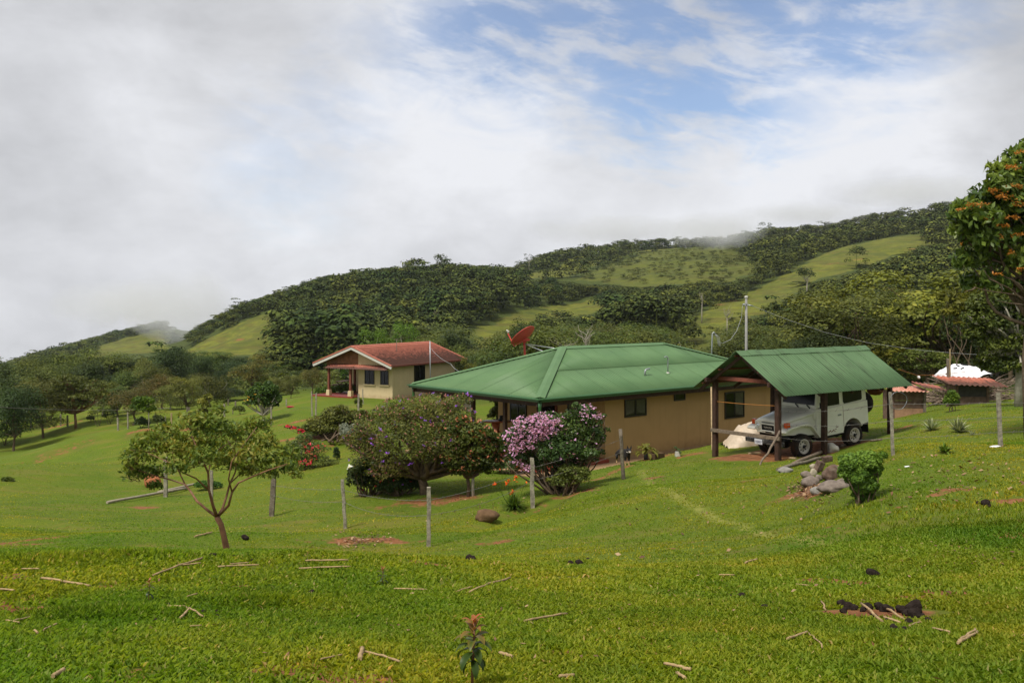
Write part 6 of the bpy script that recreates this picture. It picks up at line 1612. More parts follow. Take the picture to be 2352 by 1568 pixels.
# ---------------------------------------------------------------- fences
M_POST = simple('lichen_grey_post', (.24, .215, .165), .92, .1, var=.45, scale=12, bump=.6, dirt=(.40, .40, .30), dirt_amt=.7, dscale=10)
M_POSTD = simple('dark_grey_post', (.15, .125, .095), .92, .1, var=.4, scale=12, bump=.5, dirt=(.30, .28, .22), dirt_amt=.6, dscale=10)
M_BAMBOO = simple('dry_bamboo', (.30, .22, .12), .7, .2, var=.3, scale=8, dirt=(.12, .09, .05))
POSTS = {}
def post(key, label, u, vt, vb, wpx, mat=M_POST, lean=0.0, Y=None, name='fence_post', round_=False, group=None, vbv=None):
    g = hit(u, vb) if Y is None else Vector(((u - CU) / F * Y, Y, gz1((u - CU) / F * Y, Y)))
    ztop = CH - (vt - HV) / F * g.y; H = ztop - g.z; w = wpx * .82 / F * g.y; random.seed(int(u))
    m = MB(); k = 7; pts = []
    for i in range(k + 1):
        t = i / k; pts.append(Vector((lean * H * t + random.uniform(-.10, .10) * w, random.uniform(-.08, .08) * w, -.15 + (H + .15) * t)))
    if round_: m.tube(pts, [w * .5 * random.uniform(.9, 1.05) for _ in pts], 9, jit=.12)
    else:
        q = []; fs = []
        for i, p in enumerate(pts):
            s = w * .5 * random.uniform(.92, 1.05) * (.93 if i == k else 1)
            for dx, dy in ((-1, -.8), (1, -.9), (1, .9), (-1, .8)): q.append(p + Vector((dx * s, dy * s, random.uniform(-.02, .02) if i == k else 0)))
        for i in range(k): fs += [(4 * i + j, 4 * i + (j + 1) % 4, 4 * i + 4 + (j + 1) % 4, 4 * i + 4 + j) for j in range(4)]
        fs += [(4 * k, 4 * k + 1, 4 * k + 2, 4 * k + 3)]; m.add(q, fs)
    o = m.build(name, mat); o.location = g; tag(o, label, 'fence post' if name == 'fence_post' else name.replace('_', ' '), group)
    POSTS[key] = (g, H, lean); return o
NF = 'posts of the barbed wire fence around the houses'
post('a0', 'old fence post standing in the crown of the young fruit tree, by the log', 380, 1050, 1141, 9, group=NF)
post('a1', 'short fence post half hidden behind the fork of the young fruit tree', 486, 1080, 1150, 8, group=NF)
post('a', 'thick split fence post at the right tip of the young fruit tree', 624, 1095, 1185, 13, M_POSTD, .04, group=NF)
post('b', 'leaning grey fence post left of the purple flowered bush', 794, 1100, 1213, 9, lean=-.07, group=NF)
post('c', 'square pale fence post in front of the purple flowered bush, the nearest of all', 985, 1120, 1255, 11, group=NF)
post('d', 'mossy pale fence post beside the daylily clump', 1224, 1050, 1165, 12, lean=-.02, group=NF)
post('e', 'crooked fence post in front of the black dog', 1433, 985, 1100, 11, M_POSTD, -.07, round_=True, group=NF)
post('f', 'thin pale fence post at the rear corner of the carport with a wire coil', 2052, 900, 1045, 8, lean=-.05, group=NF)
post('g', 'fence post on the grassy bank at the right beside a white scrap', 2300, 901, 1026, 10, lean=-.06, group=NF)
g = P(2540, 880, POSTS['g'][0].y - 2)
def wire(name, label, pts, r, mat, sag=.0, n=10, cat='wire', group=None, barbs=0.0):
    m = MB(); out = []
    for a, b in zip(pts[:-1], pts[1:]):
        a = Vector(a); b = Vector(b)
        for i in range(n): t = i / n; out.append(a.lerp(b, t) - Vector((0, 0, sag * 4 * t * (1 - t) * (b - a).length)))
    out.append(Vector(pts[-1])); o0 = out[0]
    m.tube([p - o0 for p in out], r, 5)
    if barbs:
        d = 0
        for p, q in zip(out[:-1], out[1:]):
            d += (q - p).length
            while d > barbs: d -= barbs; c = p - o0; m.tube([c - Vector((.02, .01, .03)), c + Vector((.02, -.01, .03))], r * .8, 4)
    o = m.build(name, mat, fix=False); o.location = o0; return tag(o, label, cat, group)
def strand(keys, frac, label, sag=.012, r=.0042):
    pts = [POSTS[k][0] + Vector((POSTS[k][2] * POSTS[k][1] * frac, -.06, POSTS[k][1] * frac)) for k in keys]
    wire('barbed_wire', label, pts, r, M_WIRE, sag, cat='barbed wire', barbs=.35, group='strands of barbed wire')
strand(['a', 'b', 'c', 'd', 'e'], .80, 'upper barbed wire strand running from the fruit tree to the dog')
strand(['a', 'b', 'c', 'd', 'e'], .55, 'lower barbed wire strand running from the fruit tree to the dog', .02)
cp = P0C + RC * .4 + LC * .50
def cpost(z): return Vector((cp.x, cp.y - .05, z))
e_ = POSTS['e']; f_ = POSTS['f']; g_ = POSTS['g']
for fr, zc, lb in ((.82, -1.55, 'top'), (.55, -1.95, 'middle'), (.28, -2.35, 'bottom')):
    ge = e_[0] + Vector((0, -.06, e_[1] * fr)); gf = f_[0] + Vector((-.05, -.06, f_[1] * fr)); gg = g_[0] + Vector((-.05, -.06, g_[1] * fr)); far = gg + (gg - gf) * 1.2
    wire('barbed_wire', lb + ' barbed wire strand passing in front of the vehicle to the right edge', [cpost(zc), gf, gg, far], .0042, M_WIRE, .008, cat='barbed wire', barbs=.35, group='strands of barbed wire')
# wire coil on post f
m = MB(); m.tube([Vector((.17 * math.cos(t), -.05, .17 * math.sin(t))) + Vector((.01 * math.sin(3 * t), 0, 0)) for t in np.linspace(0, 12.5, 50)], .006, 5)
o = m.build('wire_coil', M_GALV, fix=False); o.location = f_[0] + Vector((.05, -.06, f_[1] - .16)); tag(o, 'loop of spare wire hung on the fence post at the rear corner of the carport', 'wire coil')
FP = 'thin posts of the paddock fences'
for (u, vt, vb, w, mat, lb) in (
    (271, 959, 988, 4, M_POST, 'short whitish paddock post left of the taller leaning one'), (294, 947, 985, 3.4, M_POST, 'thin paddock post left of the bright green round crown'), (394, 948, 987, 4, M_BAMBOO, 'orange-brown paddock post right of the bright green round crown'),
    (430, 934, 967, 3.5, M_POSTD, 'dark thin post under the olive tree with two trunks, left one'), (435, 935, 967, 4, M_POSTD, 'dark thin post under the olive tree with two trunks, right one'), (515, 927, 957, 5, M_POST, 'grey paddock post between the lumpy bush and the round fruit tree'),
    (541, 921, 934, 4, M_POSTD, 'small dark far post left of the round fruit tree'), (524, 916, 931, 2.6, M_POSTD, 'tiny far post near the wood edge, left of the round fruit tree'), (535, 937, 951, 2.4, M_POSTD, 'slender stake beside the grey paddock post'),
    (623, 933, 975, 4, M_POST, 'pale post just right of the trunk of the round fruit tree'), (658, 916, 933, 3, M_POST, 'pale stake standing in the small flower bed below the red roofed house'), (717, 899, 955, 3.4, M_POST, 'pale thin post on the lawn left of the red roofed house, left of a pair'),
    (725, 903, 960, 4, M_POST, 'pale thin post on the lawn left of the red roofed house, right of a pair'), (823, 905, 947, 5, M_POST, 'post in front of the cream wall corner shrub of the red roofed house'), (820, 955, 993, 6, M_POST, 'pale post sticking out of the low dark shrub tree'),
    (834, 893, 928, 2.6, M_POST, 'thin stake in front of the cream wall of the red roofed house'), (849 + 40, 915, 934, 4, M_POSTD, 'small grey stake below the side wall of the red roofed house'), (964, 905, 925, 4, M_POSTD, 'dark short post near the left corner of the green roof'), (236, 916, 933, 2.6, M_POST, 'pale far stake in the dark gap of the wood, right one'),
    (222, 914, 933, 2.6, M_POST, 'pale far stake in the dark gap of the wood, left one'), (140, 951, 978, 3, M_POST, 'thin pale stake left of the wide feathery tree trunk, outer one'), (155, 953, 980, 4, M_POST, 'thin pale stake left of the wide feathery tree trunk, inner one'),
    (71, 955, 983, 3.6, M_POSTD, 'dark thin stake near the left edge of the paddock'), (380, 955, 976, 2.5, M_POST, 'tiny stake right of the whitish stump'), (699, 1029, 1074, 4, M_POST, 'leaning grey stick standing in the crimson flowers')):
    post('x', lb, u, vt, vb, w, mat, name='fence_post', group=FP, lean=-.2 if u == 699 else random.uniform(-.03, .03))
wire('fence_wire', 'single thin wire stretched across the left paddock in front of the trees', [P(-60, 931, 66), P(271, 941, 76), P(394, 936, 76)], .012, M_WIRE, .01, cat='fence wire')

# ---------------------------------------------------------------- poles, cables, dish
def utility():
    Y = 45.0; x = (1714 - CU) / F * Y; g = Vector((x, Y, gz1(x, Y))); root = empty('utility_pole', tuple(g), 0, 'slim concrete utility pole rising behind the carport roof', 'utility pole')
    top = CH - (682 - HV) / F * Y - g.z
    m = MB(); m.tube([(0, 0, -.3), (0, 0, top)], [.075, .055], 14); m.build('pole', simple('concrete_pole', (.23, .225, .21), .85, .2, var=.15), root)
    m = MB(); m.lathe([(0, .06), (.075, .05), (.08, 0), (.08, -.04)], (0, 0, top), 14); m.build('cap', M_WHITEP, root)
    m = MB(); m.tube([(0, -.08, top - .33), (-.16, -.1, top - .33), (-.20, -.1, top - .40)], .018, 6); m.lathe([(.03, -.05), (.045, -.02), (.045, .02), (.03, .05)], (-.12, -.1, top - .36), 10); m.build('bracket', M_GALV, root)
    m = MB(); m.tube([(.04, -.08, top - .36), (.30, -.12, top - .43)], .028, 8); m.build('insulator', M_GALV, root)
    return g, top
pg, ptop = utility()
a = pg + Vector((.3, -.12, ptop - .43)); pts = []
for u, v in ((1801, 731), (1895, 763), (1993, 787), (2116, 804), (2224, 813), (2400, 818)): t = (u - 1720) / 680; pts.append(P(u, v, 45 - 3 * t))
wire('power_cable', 'twisted overhead power cable sloping from the pole down to the right', [a] + pts, .006, M_CABLE, .002, 6, cat='power cable')
def service():
    Y = 43.2; b = P(1634, 812, Y); root = empty('service_mast', tuple(b - Vector((0, 0, .6))), 0, 'short bent grey conduit mast sticking up behind the far hip of the green roof', 'conduit mast')
    t = (812 - 763) / F * Y + .6
    m = MB(); m.tube([(0, 0, 0), (.02, 0, t * .6), (.05, 0, t - .06), (.10, 0, t), (.16, 0, t - .05)], .032, 8); m.build('pipe', M_GALV, root)
    m = MB()
    for k in range(3): m.tube([(.15, 0, t - .05), (.25 + .06 * k, .02 * k, t - .22), (.30 + .05 * k, 0, t - .50 - .05 * k), (.34, 0, t - .62)], .008, 5)
    m.build('loose_wires', M_CABLE, root)
service()
wire('drop_cable', 'slack twisted cable looping from the utility pole to the short conduit mast', [pg + Vector((-.2, -.1, ptop - .40)), P(1703, 730, 45), P(1692, 760, 44.6), P(1678, 780, 44.2), P(1660, 788, 43.8), P(1650, 785, 43.4), P(1641, 766, 43.2)], .011, M_CABLE, .0, 4, cat='power cable')
def dish():
    Y = 40.5; base = P(1206.5, 820, Y); gz_ = gz1(base.x, Y); root = empty('satellite_dish', (base.x, Y, gz_), 0, 'red satellite dish on a bent red mast behind the left slope of the green roof', 'satellite dish')
    o = Vector(root.location); top = P(1203.5, 782, Y) - o; c = P(1201, 771, Y) - o
    m = MB(); m.tube([(0, 0, -.2), P(1206.5, 830, Y) - o, P(1205, 800, Y) - o, top], .048, 10); m.build('mast', M_REDP, root)
    n = Vector((-.57, .36, .74)).normalized(); R_ = 32.5 / F * Y; q = n.to_track_quat('Z', 'Y')
    m = MB(); k = 10
    prof = [(R_ * i / k, .30 * R_ * (i / k) ** 2 - .30 * R_) for i in range(k + 1)]; prof += [(R_ * 1.02, .01), (R_ * .995, .03)] + [(R_ * i / k, .30 * R_ * (i / k) ** 2 - .30 * R_ + .018) for i in range(k, -1, -1)]
    m.M = Matrix.Translation(c) @ q.to_matrix().to_4x4(); m.lathe(prof, (0, 0, 0), 40); d = m.build('reflector', M_REDP, root)
    m = MB(); m.beam(top - Vector((0, 0, .1)), c - n * .24, .09, .09); m.beam(c - n * (.22) - Vector((.16, 0, 0)), c - n * .22 + Vector((.16, 0, 0)), .05, .10); m.build('mount_bracket', M_REDP, root)
    a0 = P(1181, 795, Y - .1) - o; a1 = P(1166.5, 765.5, Y + .25) - o
    m = MB(); m.beam(a0, a1, .035, .035); m.beam(a0, c - n * .22, .03, .03); m.build('feed_arm', M_REDP, root)
    m = MB(); e1 = P(1168, 760.5, Y + .25) - o; e2 = P(1163, 758.3, Y + .25) - o
    m.tube([a1, e1, e1.lerp(e2, .5), e2], [.03, .055, .03, .045], 10); m.build('receiver_head', M_WHITEP, root)
    for uu, vv, yy in ((1277, 800, 38.2), (1248, 807, 38.8)):
        m = MB(); m.tube([P(1205, 789.5, Y) - o, P(uu, vv, yy) - o], .016, 6); m.build('stay_rod', M_GALV, root)
dish()
g = hit(989, 909); m = MB(); m.tube([(0, 0, -.2), (-.05, 0, (909 - 783) / F * g.y)], [.045, .04], 8); root = empty('steel_pipe_pole', tuple(g), 0, 'thin galvanised pipe pole in front of the side wall of the red roofed house', 'pole'); m.build('pipe', M_GALV, root)
m = MB(); m.box((0, -.06, (909 - 877) / F * g.y), (.16, .05, .05)); m.build('clamp', M_GALV, root)
wire('antenna_cable', 'thin sagging cable from the pipe pole to the left corner of the green roof', [P(990, 800, g.y), P(1035, 835, g.y * .8), P(1075, 852, 42)], .012, M_CABLE, .01, cat='cable')
m = MB(); p0 = P(911, 824, 78); m.tube([(0, 0, -.4), (0, 0, 1.7)], .03, 6); m.tube([(-.25, 0, 1.72), (.25, 0, 1.72)], .02, 6); o = m.build('antenna_rod', M_POSTD); o.location = P(911, 826, 81); tag(o, 'thin antenna rod standing on the red tiled roof', 'antenna')
wire('tied_line', 'orange cord stretched under the front gable of the carport', [P0C + RC * .4 + LC * 3.0 + Vector((0, 0, -.42)), P0C + RC * .4 + LC * .7 + Vector((0, 0, -.36))], .008, M_ORCORD, .006, cat='cord')

# ---------------------------------------------------------------- stones, logs and timber
import bmesh
def rock(name, label, cat, u, v, w, h, mat, seed, Y=None, flat=.8, rough=.18, base=True, rz=None, group=None, sub=3):
    """u, v: middle of the foot; w, h in photo pixels"""
    g = hit(u, v) if Y is None else P(u, v, Y); W_ = w / F * g.y; H_ = h / F * g.y
    bm = bmesh.new(); bmesh.ops.create_icosphere(bm, subdivisions=sub, radius=1.0); r = np.random.default_rng(seed); ph = r.uniform(0, 6, 6)
    for vt in bm.verts:
        p = vt.co; k = 1 + rough * (math.sin(p.x * 2.3 + ph[0]) * math.cos(p.y * 2.1 + ph[1]) + .6 * math.sin(p.z * 3.1 + ph[2] + p.x * 2) + .4 * math.sin(p.y * 6 + ph[3]) * math.sin(p.x * 5 + ph[4]) + .25 * math.sin(p.z * 9 + ph[5] + p.y * 8))
        vt.co = Vector((p.x * W_ / 2 * k, p.y * W_ / 2 * flat * k, (p.z * k * .5 + .32) * H_ * .95))
    me = bpy.data.meshes.new(name); bm.to_mesh(me); bm.free(); me.polygons.foreach_set('use_smooth', [True] * len(me.polygons))
    o = link(name, me, mat); o.location = g; o.rotation_euler = (0, 0, rz if rz is not None else r.uniform(-.3, .3)); return tag(o, label, cat, group)
def zz(x, y): return (2300 + x / 2.613) / 1.4694, (1100 + y / 2.613) / 1.4694
M_ROCK = simple('grey_field_stone', (.185, .150, .125), .9, .15, var=.45, scale=6, bump=.7, bscale=18, dirt=(.055, .045, .045), dirt_amt=.85, dscale=5)
M_ROCKP = simple('pale_field_stone', (.31, .27, .20), .9, .15, var=.3, scale=6, bump=.5, bscale=18, dirt=(.16, .12, .09), dirt_amt=.6, dscale=6)
M_ROCKL = simple('lichen_stone', (.24, .225, .20), .9, .15, var=.3, scale=9, bump=.7, bscale=22, dirt=(.13, .12, .10), dirt_amt=.6, dscale=9)
M_DARKR = simple('dark_crumbly_rock', (.105, .070, .052), .95, .1, var=.5, scale=8, bump=.9, bscale=20, dirt=(.26, .23, .18), dirt_amt=.6, dscale=10)
M_BROWNR = simple('brown_stone', (.135, .080, .042), .9, .15, var=.35, scale=5, bump=.7, bscale=16, dirt=(.07, .045, .03), dirt_amt=.7)
SG = 'stones piled beside the clipped shrub'
for i, (x, y, w, h, mat, lb) in enumerate((
    (1250, 1425, 60, 44, M_ROCKL, 'small grey stone wedged behind the long front stone'), (1215, 1365, 70, 56, M_ROCK, 'dark stone between the oval stone and the big boulder'), (1420, 1400, 80, 70, M_ROCK, 'grey stone half hidden behind the clipped shrub'), (1110, 1375, 60, 40, M_ROCKL, 'flat little stone behind the oval stone'),
    (922, 1290, 104, 52, M_ROCKL, 'pale speckled stone lying alone left of the stone pile'), (1105, 1338, 92, 66, M_ROCK, 'squarish pinkish stone at the left of the stone pile'), (1138, 1410, 134, 92, M_ROCK, 'smooth oval stone at the lower left of the stone pile'),
    (1340, 1458, 232, 104, M_ROCK, 'largest long stone at the front of the stone pile'), (1198, 1478, 86, 74, M_ROCKL, 'small rough stone under the left end of the long stone'), (1168, 1268, 74, 58, M_ROCKP, 'cream rounded stone at the top of the stone pile'),
    (1328, 1345, 150, 130, M_DARKR, 'big dark crumbly boulder at the back of the stone pile'), (1162, 1322, 58, 66, M_ROCKP, 'pale round cut stone in the middle of the stone pile'))):
    u, v = zz(x, y); rock('stone', lb, 'stone', u, v, w / 3.3, h / 3.3, mat, i + 3, group=SG, flat=.7)
rock('boulder', 'brown boulder half sunk in the grass below the daylily clump', 'boulder', 1117, 1194, 56, 30, M_BROWNR, 40, flat=.7)
def block(name, label, cat, u, v, size, rot, mat, lift=0.0):
    g = hit(u, v); m = MB(); m.box((0, 0, 0), size); o = m.build(name, mat, bevel=.012); o.location = g + Vector((0, 0, size[2] / 2 + lift)); o.rotation_euler = rot; return tag(o, label, cat)
u, v = zz(1215, 1290); block('cut_log_block', 'tilted dark block of wood leaning on the cream stone', 'wood block', u, v, (.13, .16, .22), (.2, .35, .3), M_DARKR, .02)
u, v = zz(1285, 1235); block('cut_log_block', 'dark square block of wood on top of the big crumbly boulder', 'wood block', u, v, (.24, .15, .14), (.1, -.15, .2), M_DARKR, .12)
def stick(name, label, cat, a, b, r, mat, lift=.02, Ya=None, Yb=None, k=5, wob=.03, group=None, r2=None, joints=False):
    A_ = hit(*a) if Ya is None else P(*a, Ya); B_ = hit(*b) if Yb is None else P(*b, Yb)
    A_ = A_ + Vector((0, 0, lift)); B_ = B_ + Vector((0, 0, lift)); d = B_ - A_; m = MB(); random.seed(int(a[0] * 3 + a[1])); pts = []; rs = []
    for i in range(k + 1):
        t = i / k; p = d * t
        if 0 < i < k: p = p + Vector((random.uniform(-1, 1), random.uniform(-1, 1), random.uniform(0, .5))) * wob * d.length * .5
        if Ya is None: p.z = max(p.z, gz1(A_.x + p.x, A_.y + p.y) - A_.z + lift * .8)
        pts.append(p); rs.append((r + ((r2 or r) - r) * t) * (1.25 if joints and i % 2 == 1 else 1))
    m.tube(pts, rs, 8, jit=.1); o = m.build(name, mat, fix=False); o.location = A_; return tag(o, label, cat, group)
Z1 = lambda x, y: zz(x, y)
stick('fallen_log', 'curved grey log lying beside the carport towards the stone pile', 'log', Z1(970, 1240), Z1(1290, 1098), .055, M_GWOOD, .05, wob=.03)
stick('fallen_log', 'dark half rotten beam lying behind the stone pile', 'log', Z1(850, 1278), Z1(1260, 1172), .05, M_POSTD, .04)
stick('leaning_stick', 'long crooked stick leaning against the front post of the carport', 'stick', Z1(662, 1282), Z1(866, 925), .028, M_GWOOD, 0, Ya=27.2, Yb=28.35, k=7, wob=.04, r2=.035)
stick('fallen_plank', 'short grey plank by the rear wheel of the vehicle', 'plank', Z1(1400, 1072), Z1(1515, 1040), .05, M_GWOOD, .05)
stick('fallen_plank', 'thin plank lying behind the vehicle on bare earth', 'plank', Z1(1670, 1020), Z1(1765, 1008), .035, M_GWOOD, .03)
stick('fallen_plank', 'yellowish board on the red earth in front of the vehicle', 'plank', Z1(590, 1130), Z1(700, 1125), .04, M_BAMBOO, .02)
stick('fallen_plank', 'small board under the front wheel of the vehicle', 'plank', Z1(950, 1170), Z1(1010, 1175), .04, M_BAMBOO, .02)
stick('bamboo_pole', 'pale bamboo pole leaning on the ochre wall beside the carport', 'pole', (1637, 1040), (1634, 890), .035, M_BAMBOO, 0, Ya=33, Yb=36.2, joints=True, k=9, wob=.006)
stick('long_log', 'long thin barked log on the left lawn, the front one of two', 'log', (246, 1157), (430, 1124), .052, M_ROCKP, .06, k=8, wob=.01)
stick('long_log', 'long thin barked log on the left lawn, the rear one of two', 'log', (362, 1134), (462, 1112), .048, M_ROCKP, .07, k=6, wob=.02)
rock('earth_mound', 'rounded reddish lump half hidden by the left branches of the young fruit tree', 'mound', 350, 1118, 36, 36, simple('reddish_clay', (.34, .13, .06), .95, .05, var=.3, bump=.5), 41, Y=None, flat=.8, rough=.10)
# plastic sheet behind the front of the vehicle
def draped(name, label, cat, outline, Y0, mat, depth, seed, n=26, bumps=.14, parent=None, down=False):
    """a crumpled cover shaped like a heap: outline = list of (u, v top) with base v"""
    r = np.random.default_rng(seed); us = [o[0] for o in outline]; u0, u1 = us[0], us[-1]; g = P((u0 + u1) / 2, outline[0][2], Y0); g.z = gz1(g.x, g.y); V = []; ph = r.uniform(0, 6, 8)
    for i in range(n + 1):
        u = u0 + (u1 - u0) * i / n; vt = np.interp(u, us, [o[1] for o in outline]); vb = np.interp(u, us, [o[2] for o in outline])
        for j in range(n + 1):
            t = j / n; s = math.sin(math.pi * t) ** .7
            y = Y0 + depth * (t - .35); x = (u - CU) / F * (Y0 + depth * .1)
            zt = CH - (vt - HV) / F * (Y0 + depth * .15); zb = CH - (vb - HV) / F * (Y0 - depth * .35)
            zb = min(zb, gz1(x, y)) if down else zb
            z = zb + (zt - zb) * s
            k = bumps * (.5 * math.sin(i * .9 + ph[0] + j * .4) + .35 * math.sin(i * .5 - j * 1.1 + ph[1]) + .3 * math.sin(i * 1.7 + j * .8 + ph[2]))
            V.append((x - g.x + k * .3, y - g.y + k * .5, z - g.z + k * s * .6))
    idx = np.arange((n + 1) ** 2).reshape(n + 1, n + 1); Fc = np.stack([idx[:-1, :-1], idx[1:, :-1], idx[1:, 1:], idx[:-1, 1:]], -1).reshape(-1, 4)
    o = link(name, np_mesh(name, V, Fc, 4, True), mat, parent)
    if parent is None: o.location = g; tag(o, label, cat)
    else: o.location = g - Vector(parent.location); kid(o)
    return o
draped('plastic_sheet_heap', 'heap under a dusty pale plastic sheet between the vehicle and the ochre wall', 'covered heap', [(1664, 1020, 1022), (1680, 1000, 1022), (1696, 980, 1022), (1715, 972, 1020), (1735, 970, 1018), (1752, 978, 1014), (1762, 996, 1012)], 33.5, M_PLASTIC, 1.4, 3, bumps=.10, down=True)
rock('white_sack', 'crumpled dirty white sack hanging on the log beside the middle carport post', 'sack', *Z1(1328, 1112), 30, 26, M_SACK, 60, flat=.8, rough=.22)

# ---------------------------------------------------------------- pens, tarpaulin heap, clothes line
def z5(x, y): return 2042 + x / 4.607, 748.7 + y / 4.607
M_OLDB = simple('old_brown_boards', (.155, .100, .075), .9, .1, var=.45, scale=5, bump=.5, dirt=(.06, .045, .04), dirt_amt=.7, dscale=4)
M_OLDP = simple('pale_plywood', (.34, .20, .12), .85, .15, var=.25, scale=4, dirt=(.16, .10, .06), dirt_amt=.6)
def pens():
    Y = 38.0; a = P(2057, 955, Y); g = Vector((a.x, Y, gz1(a.x, Y))); root = empty('wooden_pen', tuple(g), 0, 'low pen of old boards with a broken red tin roof beside the carport', 'animal pen')
    X = lambda u: (u - CU) / F * Y - g.x; Zv = lambda v: CH - (v - HV) / F * Y - g.z
    x0, x1 = X(2055), X(2121); zt = Zv(899); D = 1.1
    for k, (z0, z1, mat) in enumerate(((-.2, zt * .36, M_OLDP), (zt * .37, zt * .66, M_OLDB), (zt * .67, zt, M_OLDB))):
        m = MB(); m.box(((x0 + x1) / 2, 0, (z0 + z1) / 2), (x1 - x0, .05, z1 - z0)); m.build('board', mat, root, bevel=.006)
    m = MB(); m.box((x1 + .02, D / 2, (zt - .2) / 2), (.05, D, zt + .2)); m.box((x0 - .02, D / 2, (zt - .2) / 2), (.05, D, zt + .2)); m.build('side_wall', M_OLDB, root)
    m = MB(); m.box((x1 + .02, -.05, zt / 2 - .1), (.1, .1, zt + .25)); m.build('corner_post', M_POSTD, root)
    corrug(Vector((x0 - .25, -.35, zt + .05)), Vector((1, 0, -.02)), Vector((0, 1, 0)), .10, (x1 - x0) * 1.30, lambda t: D + .6, .16, .022, 'roof', M_TIN, root)
    corrug(Vector((X(2110), -.3, zt + .22)), Vector((1, 0, -.16)), Vector((0, 1, 0)), .12, X(2168) - X(2110), lambda t: 1.0, .16, .022, 'roof_sheet', M_TILE, root)
    Y = 40.0; a = P(2237, 927, Y); g = Vector((a.x, Y, gz1(a.x, Y))); root = empty('wooden_pen', tuple(g), 0, 'dark low pen with a long red tin roof in front of the white tarpaulin', 'animal pen')
    X2 = lambda u: (u - CU) / F * Y - g.x; Zw = lambda v: CH - (v - HV) / F * Y - g.z
    x0, x1 = X2(2200), X2(2265); zt = Zw(885)
    m = MB(); m.box(((x0 + x1) / 2, 0, zt * .70), (x1 - x0, .05, zt * .6)); m.build('dark_panel', simple('weathered_dark_panel', (.050, .045, .042), .8, .2, var=.3), root)
    m = MB(); m.box(((x0 + x1) / 2, -.01, zt * .14), (x1 - x0, .06, zt * .5)); m.build('board', M_OLDB, root, bevel=.006)
    m = MB(); m.box((x1 + .05, .4, zt / 2 - .1), (.10, .9, zt + .2)); m.box((x0 - .05, .4, zt / 2 - .1), (.10, .9, zt + .2)); m.build('side_wall', M_OLDB, root)
    corrug(Vector((X2(2170), -.45, zt + .05)), Vector((1, 0, -.045)), Vector((0, 1, 0)), .16, X2(2304) - X2(2170), lambda t: 1.7, .22, .03, 'roof', M_TILE, root, steps=3)
M_TIN = simple('reddish_painted_tin', (.42, .17, .11), .6, .3, .1, var=.25, dirt=(.45, .42, .38), dirt_amt=.7, dscale=3)
pens()
def heap():
    Y = 45.0; g = P(2225, 905, Y); g.z = gz1(g.x, Y); root = empty('brushwood_pile', tuple(g), 0, 'wide pile of thin dry branches behind the two pens', 'brushwood pile'); random.seed(12); r = random.Random(3)
    m = MB(); W_ = 90 / F * Y; H_ = (905 - 845) / F * Y
    for i in range(420):
        x = r.uniform(-1, 1.12) * W_; hh = H_ * max(.12, 1 - abs(x / W_) ** 1.8) * r.uniform(0, .95); y = r.uniform(-1.0, 1.2)
        L = r.uniform(.8, 2.0); a = r.gauss(0, .5) + (.25 if x > 0 else -.1); el = r.gauss(.12 if x > 0 else -.2, .28); d = Vector((math.cos(a) * math.cos(el), math.sin(a), math.sin(el))) * L * .5
        c = Vector((x, y, hh)); m.tube([c - d, c + Vector((0, 0, r.uniform(-.04, .04))), c + d], [.018, .022, .010], 4, cap=False)
    for i in range(26):
        c = Vector((r.uniform(.4, 1) * W_, r.uniform(-.5, .5), H_ * r.uniform(.3, .8))); limb(m, c, c + Vector((r.uniform(.5, 1.8), r.uniform(-.3, .3), r.uniform(.1, .75))), .018, .005, 0, .08, 4)
    m.build('branches', simple('dry_branches', (.21, .16, .12), .9, .1, var=.45, scale=3), root, fix=False)
    b = draped('tarpaulin', 'white tarpaulin thrown over the top of the brushwood pile', 'tarpaulin', [(2161, 868, 872), (2166, 852, 876), (2180, 842, 876), (2196, 836.5, 878), (2212, 838, 872), (2225, 841, 868), (2238, 842, 860), (2250, 848, 858), (2260, 855, 858)], 44.2, M_TARPW, 2.0, 9, bumps=.07)
    draped('black_plastic_sheet', 'black plastic sheet showing under the edge of the white tarpaulin', 'plastic sheet', [(2198, 872, 876), (2212, 862, 874), (2228, 858, 868), (2245, 855, 864), (2262, 852, 862), (2272, 860, 866)], 44.0, M_TARPB, 1.0, 5, bumps=.10)
    draped('black_plastic_scrap', 'black plastic scrap hanging behind the split fence post near the pens', 'plastic sheet', [(2180, 884, 905), (2186, 880, 903), (2192, 882, 898), (2197, 884, 890)], 43.0, M_TARPB, .5, 6, bumps=.12)
    # short dark strips over the tarpaulin
    m = MB(); 
    for (u, v, a) in ((2192, 841, -.4), (2203, 838.5, -.3), (2211, 839, -.3), (2186, 847, .1), (2202, 847, .5), (2168, 861, -.5)):
        c = P(u, v, 44.05 if v > 843 else 44.35) - Vector(b.location); d = Vector((math.cos(a), 0, math.sin(a))) * .09; n = Vector((0, -.35, .05)); w = Vector((-d.z, 0, d.x)) * .35
        m.quad(c + n - d - w, c + n + d - w, c + n + d + w, c + n - d + w)
    m.build('dark_marks', M_TARPB, b, fix=False)
heap()
post('h', 'tall rough dark post standing by the left end of the long red pen roof', 2177, 824, 908, 6, M_POSTD, Y=41.0)
post('k', 'thin straight pale pole rising behind the tall rough post', 2182, 801, 880, 3.4, M_BAMBOO, Y=43.5)
post('l', 'dark post seen behind the vehicle on the far lawn', 2033 - 40, 905, 925, 6, M_POSTD, Y=46)
wire('clothes_line', 'yellow clothes line sagging between the carport roof and the tall rough post', [P(2064, 848, 36), P(2107, 862, 38), P(2165, 860, 41), P(2259, 848.5, 44)], .008, M_ORCORD, .0, 5, cat='clothes line')
rock('peg_bag', 'small white peg bag hanging on the yellow clothes line', 'peg bag', 2110.5, 869, 6, 9, M_TARPW, 70, Y=38.1, rough=.2, sub=2)
